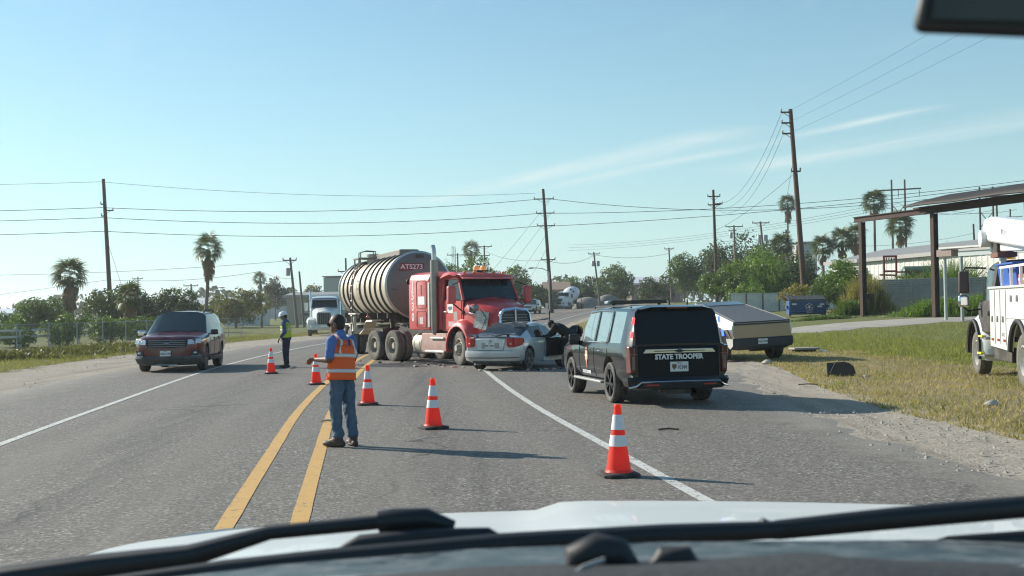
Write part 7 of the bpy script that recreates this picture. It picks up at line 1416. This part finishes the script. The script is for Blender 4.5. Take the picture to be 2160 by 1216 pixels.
for i in range(ns): o = link('fence_sheet', fme, t); o.location = (Lf * i / ns, random.uniform(-.03, .03), random.uniform(-.05, .02)); MB().b2(-.03, .05, -.09, -.03, 0, 2.5).build('fence_post', FM, t, loc=(Lf * i / ns, 0, 0))
# white wall behind the dumpster
t = thing('white_wall', (19.6, 107, H(20, 107)), math.atan2(4, 14), 'low white panel wall behind the dumpster and bushes', 'wall')
for i in range(9): MB().b2(i * 1.65, i * 1.65 + 1.62, -.05, .05, 0, 1.75).build('wall_panel', mat('wall_white', (.78, .77, .72), .7, var=.1, dirt=(.4, .37, .3), dscale=1.5, damt=.5), t); MB().b2(i * 1.65 - .06, i * 1.65 + .06, -.12, -.05, 0, 1.85).build('wall_post', WOODG, t)
MB().b2(0, 14.8, -.1, .1, 1.75, 1.88).build('coping', WM, t)
# rusty steel frame with roof sheets
RU = mat('rusty_steel', (.055, .036, .03), .75, .3, var=.4, scale=3, dirt=(.11, .06, .04), dscale=2, damt=.6)
pA, pB, pE = Vector((24.3, 82, 0)), Vector((26.8, 75, 0)), Vector((31.6, 61.5, 0)); d = (pE - pA).normalized(); zt = 7.3
t = thing('rusty_canopy', (pA.x, pA.y, 0), math.atan2(d.y, d.x), 'rusty open steel frame with a battered roof sheet on the right', 'canopy'); LB = (pB - pA).length; LE = (pE - pA).length
for x, z0 in ((0, .7), (LB, .7), (LB * 2 + .6, .6)):
    c = MB()
    for s in (-1, 1): c.b2(x - .16, x + .16, s * .15, s * .18, z0, zt - .02)
    c.b2(x - .02, x + .02, -.15, .15, z0, zt - .02); c.build('post', RU, t)
bm_ = MB(); bm_.b2(-.85, LE, -.14, .14, zt, zt + .05); bm_.b2(-.85, LE, -.14, .14, zt + .33, zt + .38); bm_.b2(-.85, LE, -.03, .03, zt + .05, zt + .33); bm_.build('beam', RU, t)
MB().b2(-.2, .5, .2, .5, 1.9, 2.3).build('rusty_bracket', RU, t)
b = MB(); nx_ = 14
b.loft([[(LB - 1.6 + (LE - LB + 1.6) * i / nx_, -1.1, zt + .42 + .03 * math.sin(i * 1.1)), (LB - 1.2 + (LE - LB + 1.2) * i / nx_, -.2, zt + .72 + .04 * math.sin(i * .9 + 1) + .05 * i / nx_), (LB - .8 + (LE - LB + 1) * i / nx_, .9, zt + 1.0 + .08 * math.sin(i * 1.3)), (LB - .8 + (LE - LB + 1) * i / nx_, 1.8, zt + 1.2)] for i in range(nx_ + 1)], False, False); ro_ = b.build('roof_sheet', mat('roof_rust', (.045, .036, .030), .7, .3, var=.3, scale=1.5), t, 40); q = ro_.modifiers.new('s', 'SOLIDIFY'); q.thickness = .09
MB().bar((LB - 1.6, -.15, zt + .40), (LE, -.15, zt + .44), .30, .12).build('roof_batten', RU, t); MB().bar((LB + .3, -.2, zt + .40), (LB + 2.2, -.2, zt + .40), .05, .05).build('pale_strip', WM, t)
# grey rack with concrete beam
t = thing('pipe_rack', (25.6, 70, H(25.6, 70)), R(-62), 'grey steel goalpost rack with a pinkish beam end in front of the fence', 'rack')
for x in (0, 1.2): MB().cyl((x, 0, 0), (x, 0, 3.75), .10, n=10).build('post', mat('galvanised', (.40, .43, .42), .5, .4, var=.1), t, 40)
MB().b2(1.1, 7., -.14, .14, 3.75, 4.05).build('beam', MATS['galvanised'], t); MB().b2(-.35, .75, -.3, .3, 3.78, 4.18).build('concrete_block', mat('pink_concrete', (.33, .25, .22), .9), t); MB().b2(-.1, 7., -.4, .4, 4.22, 4.32).build('roof_edge', WM, t)
# red lifting machine and green tank behind the fence
t = thing('red_machine', (30.1, 96, H(30, 96)), R(-10), 'red forklift mast machine behind the grey fence', 'machine'); RM = mat('machine_red', (.30, .035, .035), .5, var=.2)
for x in (0, .95): MB().b2(x, x + .14, -.1, .1, 0, 4.5).build('mast_rail', RM, t)
for z in (2.2, 3.2, 4.4): MB().b2(0, 1.1, -.06, .06, z, z + .16).build('mast_crossbar', RM, t)
for k in range(4): MB().b2(.22 + k * .2, .3 + k * .2, -.05, .05, 4.2, 4.36).build('mast_slot', FRM, t)
MB().b2(-.5, 2.2, -.6, .6, .3, 2.3).build('machine_body', RM, t, bevel=.1)
for pts in ([(1.1, 0, 3.2), (2.9, 0, 3.2), (2.9, 0, 2.2)], [(1.1, .1, 2.8), (2.7, .1, 2.7)], [(-.3, 0, 3.0), (.9, 0, 2.95), (1.2, 0, 2.4)]): MB().tube(pts, .08, 6).build('arm', RM, t)
t = thing('green_tank', (33.0, 97.5, H(33, 97)), R(-12), 'green pressure tank lying behind the grey fence', 'tank'); GT = mat('tank_green', (.07, .12, .10), .5, var=.2)
MB().lathe([(.001, -.25), (.5, -.2), (.75, 0), (.75, 2.2), (.5, 2.4), (.001, 2.45)], 20, Matrix.Translation((-.7, 0, 2.95)) @ Matrix.Rotation(PI / 2, 4, 'Y')).build('shell', GT, t, 45)
MB().lathe([(.26, 0), (.26, .2), (.001, .2)], 14, Matrix.Translation((-.3, -.8, 2.85)) @ Matrix.Rotation(PI / 2, 4, 'X')).build('hatch', mat('hatch_brown', (.09, .06, .045), .7), t, 40)
for x in (-.3, 1.2): MB().b2(x - .1, x + .1, -.5, .5, 0, 2.4).build('saddle', FRM, t)
# blue dumpster
def dumpster():
    t = thing('dumpster', (21.95, 88.6, H(22., 88.6)), R(-4), 'blue steel dumpster with white star emblem beyond the driveway', 'dumpster'); BL = mat('dumpster_blue', (.02, .075, .23), .55, var=.15, dirt=(.08, .09, .10), dscale=2, damt=.5); LID = mat('lid_dark', (.03, .037, .045), .7)
    b = MB(); b.loft([[(-1.35, y0, z), (1.35, y0, z), (1.35, .75, z), (-1.35, .75, z)] for z, y0 in ((.15, -.55), (.9, -.75), (1.18, -.75))]); b.build('bin', BL, t, bevel=.02)
    for s in (-1, 1):
        MB().b2(s * 1.36, s * 1.50, -.35, .3, .62, .82).build('fork_pocket', BL, t); MB().b2(s * 1.2, s * 1.34, -.6, .6, .02, .15).build('skid', FRM, t)
    for z in (.35, .98): MB().b2(-1.38, 1.38, -.83, -.70, z, z + .07).build('rib', BL, t)
    for s in (-1, 1):
        l_ = MB(); x0, x1 = (.02, 1.4) if s > 0 else (-1.4, -.02); l_.add([(x0, -.82, 1.2), (x1, -.82, 1.2), (x1, .8, 1.5), (x0, .8, 1.5), (x0, -.82, 1.26), (x1, -.82, 1.26), (x1, .8, 1.56), (x0, .8, 1.56)], [(3, 2, 1, 0), (4, 5, 6, 7), (0, 1, 5, 4), (1, 2, 6, 5), (2, 3, 7, 6), (3, 0, 4, 7)]); lo = l_.build('lid', LID, t)
        for k in range(8): x = x0 + .1 + k * .165; MB().bar((x, -.82, 1.275), (x, .8, 1.575), .05, .04).build('lid_rib', LID, lo)
    F = face_mtx((.1, -.832, .72), (1, 0, 0), (0, 0, 1)); L_ = mat('emblem_white', (.62, .60, .60), .6)
    for k in range(5): a = PI / 2 + k * 2 * PI / 5; MB().tube([tuple(F @ Vector((.17 * math.cos(a) + .115 * math.cos(u), .17 * math.sin(a) + .115 * math.sin(u), .0))) for u in np.linspace(0, 2 * PI, 13)], .02, 5).build('star_emblem', L_ if k % 2 else mat('emblem_rose', (.6, .42, .42), .6), t, 60)
    sp = [(.1 * math.cos(PI / 2 + k * PI / 5) * (1 if k % 2 == 0 else .42), .1 * math.sin(PI / 2 + k * PI / 5) * (1 if k % 2 == 0 else .42)) for k in range(10)]; MB().prism(sp, .01, F).build('star_centre', L_, t)
    text('lettering', 'REPUBLIC', .10, F @ Matrix.Translation((0, -.40, 0)), L_, t, .002)
    for x, z in ((-1.0, .93), (1.02, .90), (.86, .74)): MB().b2(x - .16, x + .16, -.86, -.835, z - .06, z + .06).build('sticker', L_, t)
    return t
dumpster()
# chain-link fence on the left
t = thing('chain_link_fence', (-21.6, 38, 0), math.atan2(45, 2.6), 'galvanised chain-link fence along the left verge', 'fence'); GV = mat('galv_post', (.32, .33, .325), .5, .5, var=.1); LFc = 45.
for i in range(16): MB().cyl((i * 3., 0, -.1), (i * 3., 0, 1.42), .028, n=8).build('fence_post', GV, t, 50)
MB().cyl((0, 0, 1.36), (LFc, 0, 1.36), .018, n=6).build('top_rail', GV, t, 50); MB().cyl((0, 0, .08), (LFc, 0, .08), .008, n=5).build('tension_wire', GV, t)
b = MB(); n_ = int(LFc / .11); 
for s in (1, -1):
    for i in range(n_):
        x = i * .11; p0, p1 = ((x, 0, .06), (x + 1.28, 0, 1.34)) if s > 0 else ((x + 1.28, 0, .06), (x, 0, 1.34)); k = len(b.v); w = .0035; b.add([(p0[0] - w, .004 * s, p0[2]), (p0[0] + w, .004 * s, p0[2]), (p1[0] + w, .004 * s, p1[2]), (p1[0] - w, .004 * s, p1[2])], [(0, 1, 2, 3)])
stuff(b.build('wire_mesh', GV, t))
for i, zz in ((2, .75), (3, .6)): pass
t = thing('rail_fence', (-27.5, 62, 0), R(80), 'white rail barrier beyond the chain-link fence at the left edge', 'fence')
for i in range(5): MB().b2(i * 3 - .05, i * 3 + .05, -.05, .05, 0, 1.0).build('post', WM, t)
for z in (.55, .9): MB().b2(0, 12, -.03, .03, z, z + .12).build('rail', WM, t)
# ---- small things near the crash and on the verge
def debris(name, x, y, pts, th, m, lab, cat='debris', rz=0, tilt=0, group=None, z=.012):
    b = MB(); b.prism(pts, th); o = b.build(name, m, None, bevel=.004); o.location = (x, y, H(x, y) + z); o.rotation_euler = (tilt, 0, rz); return tag(o, lab, cat, group)
PN = [(-.34, 0), (.30, 0), (.335, .08), (.30, .22), (.22, .30), (.1, .335), (-.33, .32)]
t = thing('black_panel', (7.55, 27.3, .0), R(4), 'black torn car panel propped upright on the dry grass', 'debris'); b = MB(); b.prism(PN, .03, face_mtx((0, 0, .0), (1, 0, 0), (0, .25, .97))); b.build('panel', mat('panel_black', (.014, .015, .016), .5), t, bevel=.008); MB().tube([(-.29, -.03, .08), (-.15, .03, .30)], .008, 5).build('torn_trim_strip', GREY, t); MB().b2(-.3, .3, .05, .3, 0, .03).build('back_flange', BLK, t)
random.seed(21); DM_ = [mat('shard_silver', (.5, .52, .53), .3, .4), mat('shard_black', (.02, .02, .02), .5), mat('shard_grey', (.2, .2, .2), .6), mat('shard_pink', (.55, .25, .25), .4)]
spots = [(-3.1, 37.6), (-2.6, 36.3), (-2.2, 35.6), (-1.7, 34.6), (-1.45, 34.2), (-3.6, 38.4), (-2.9, 35.2), (-2.0, 34.8), (-.9, 32.3), (-.55, 31.7), (-.35, 31.95), (.4, 32.0), (.9, 32.6), (1.3, 32.5), (1.62, 32.4), (1.1, 32.1), (1.5, 31.9), (-4.3, 38.2), (-5.1, 39.6), (-4.9, 37.4), (-.1, 31.9), (.65, 31.9), (1.75, 32.9), (-3.9, 36.9)]
wh = ['under the red truck', 'behind the coupe', 'by the open car door']
for i, (x, y) in enumerate(spots):
    n_ = random.randint(4, 6); r = random.uniform(.04, .11); pts = [(r * random.uniform(.5, 1.2) * math.cos(2 * PI * k / n_), r * random.uniform(.4, 1.) * math.sin(2 * PI * k / n_)) for k in range(n_)]
    w = 0 if x < -1.2 else 1 if x < .5 else 2; debris('crash_debris', x, y, pts, random.uniform(.015, .05), DM_[i % 4], 'small broken car fragment on the road ' + wh[w], rz=random.uniform(0, 6), tilt=random.uniform(-.3, .3), group='crash fragments ' + wh[w])
# crushed glass (uncountable)
b = MB()
for i in range(900):
    u = random.random(); x, y = (random.gauss(-2.6, .9), random.gauss(36.6, 1.1)) if u < .55 else (random.gauss(.3, .9), random.gauss(32.2, .3)); r = random.uniform(.006, .02); a = random.uniform(0, 6); b.add([(x + r * math.cos(a), y + r * math.sin(a), .007), (x + r * math.cos(a + 2.1), y + r * math.sin(a + 2.1), .007), (x + r * math.cos(a + 4.2), y + r * math.sin(a + 4.2), .007 + r * .6)], [(0, 1, 2)])
tag(stuff(b.build('broken_glass', mat('glass_crumbs', (.45, .48, .47), .15, .2, var=.5, scale=40))), 'crumbs of broken glass strewn round the crashed vehicles', 'glass')
# oil / coolant stain under the truck
b = MB(); n_ = 40; b.add([(-3.0 + (1.9 + .35 * math.sin(5 * a) + .2 * math.sin(9 * a + 1)) * math.cos(a) * 1.1, 37.0 + (1.5 + .3 * math.sin(4 * a + 2)) * math.sin(a), .0045) for a in np.linspace(0, 2 * PI, n_, endpoint=False)], [tuple(range(n_))]); tag(b.build('fluid_stain', mat('oil_stain', (.035, .034, .033), .5, var=.3, scale=2)), 'dark fluid stain on the asphalt under the red tractor', 'stain')
t = thing('drain_culvert', (10.0, 41.5, -.16), R(8), 'concrete drain headwall in the grass right of the steel pickup', 'culvert'); MB().b2(-.2, .75, -.1, .5, .24, .31).build('headwall_slab', dm, t, bevel=.02); MB().b2(-.1, .65, .05, .4, -.1, .24).build('drain_mouth', FRM, t); MB().add([(.8, -.25, 0), (1.25, -.1, 0), (1.15, .3, .2), (.82, .3, .24), (.82, -.1, .2)], [(0, 1, 2, 3, 4)]).build('wing_slab', WM, t)
for i, (x, y, r, lab) in enumerate([(7.15, 33.4, .13, 'larger pale rock on the gravel behind the steel pickup'), (5.55, 32.6, .10, 'small pale rock beside the police SUV on the gravel'), (7.95, 26.75, .06, 'small white stone beside the black panel'), (7.6, 18.9, .10, 'flat white stone at the end of the police SUV shadow')]):
    b = MB(); b.ball((0, 0, 0), (r * 1.1, r * .8, r * .7), 9, 6); random.seed(i); b.v = [(p[0] * random.uniform(.7, 1.25), p[1] * random.uniform(.7, 1.25), p[2] * random.uniform(.7, 1.25)) for p in b.v]; o = b.build('rock', mat('pale_rock', (.42, .39, .34), .9, var=.15), None, 50); o.location = (x, y, r * .3); tag(o, lab, 'rock')
st_ = MB().tube([(-2.95, 18.05, .02), (-2.85, 18.12, .03), (-2.72, 18.1, .02), (-2.62, 18.12, .015)], [.012, .016, .016, .008], 6).build('stick', mat('pale_stick', (.42, .38, .32), .8), None, 50); tag(st_, 'short pale stick lying between the yellow lines', 'stick')
for i, (x, y, l_) in enumerate([(1.95, 16.1, .28), (5.9, 24.6, .4), (6.6, 13.4, .3)]):
    o = MB().tube([(x, y, H(x, y) + .012), (x + l_ * .5, y + .04, H(x, y) + .02), (x + l_, y - .02, H(x, y) + .012)], .012, 5).build('stick', mat('dark_stick', (.09, .07, .05), .9), None, 50); tag(o, ('thin dark twig on the asphalt right of the nearest cone', 'dark twig on the gravel beside the black panel', 'dark twig on the gravel in the lower right corner')[i], 'stick')
# rubble heaps by the mixer and a white marker post
for i, (x, y, w, h) in enumerate([(13.0, 205, 3.6, 2.0), (16.6, 207, 3.0, 2.4)]):
    b = MB(); b.loft([[(w * s_ * math.cos(a) * (1 + .12 * math.sin(3 * a + i)), w * .6 * s_ * math.sin(a), h * z) for a in np.linspace(0, 2 * PI, 16, endpoint=False)] for s_, z in ((1, 0), (.8, .45), (.45, .85), (.1, 1))]); o = b.build('rubble_heap', mat('rubble', (.23, .215, .19), .95, var=.4, scale=3, bump=1., bscale=4), None, 60); o.location = (x, y, 1.5); tag(o, ('left', 'right')[i] + ' grey rubble heap beside the road right of the mixer', 'rubble heap')
t = thing('marker_post', (4.1, 140, H(4.1, 140)), 0, 'short white marker post on the grass near the street lamp', 'post'); MB().b2(-.12, .12, -.1, .1, 0, 1.1).build('post', WM, t); MB().b2(-.16, .16, -.13, .13, 1.1, 1.35).build('post_cap', WM, t)
# distant wooded skyline: one mass
pts = []
for k in range(9000):
    x = random.uniform(-260, 320); y = 430 + 30 * math.sin(x * .02) + random.uniform(-8, 8); hh = (5.5 + 2.5 * math.sin(x * .11) + 1.8 * math.sin(x * .31 + 2)) * (1.0 if x < 0 else 1.3) + 1.5; pts.append((x, y, random.uniform(0, 1) ** .8 * hh))
C = np.array(pts); stuff(tag(link('distant_wood', np_mesh('distant_wood', leaf_quads(C, unit(rng.normal(size=C.shape)), rng.uniform(.7, 1.5, len(C)), .8), 4), None, leafmat('leaf_far', (.075, .095, .05), .2)), 'low line of distant woods along the horizon', 'woods'))

# ================================================================ HAZE
HX, HY0, HY1 = 1150, -420, 2700
hb_ = MB(); hb_.b2(-HX, HX, HY0, HY1, -2.0, 34.0); hm = bpy.data.materials.new('haze_air'); hm.use_nodes = True; n, l = nodes_of(hm); n.clear()
pv = n.new('ShaderNodeVolumePrincipled'); pv.inputs['Color'].default_value = (.93, .97, 1., 1); pv.inputs['Density'].default_value = .00036; pv.inputs['Anisotropy'].default_value = .45
om = n.new('ShaderNodeOutputMaterial'); l.new(pv.outputs[0], om.inputs['Volume'])
stuff(tag(hb_.build('haze', hm), 'thin pale morning haze in the air over the road', 'haze'))
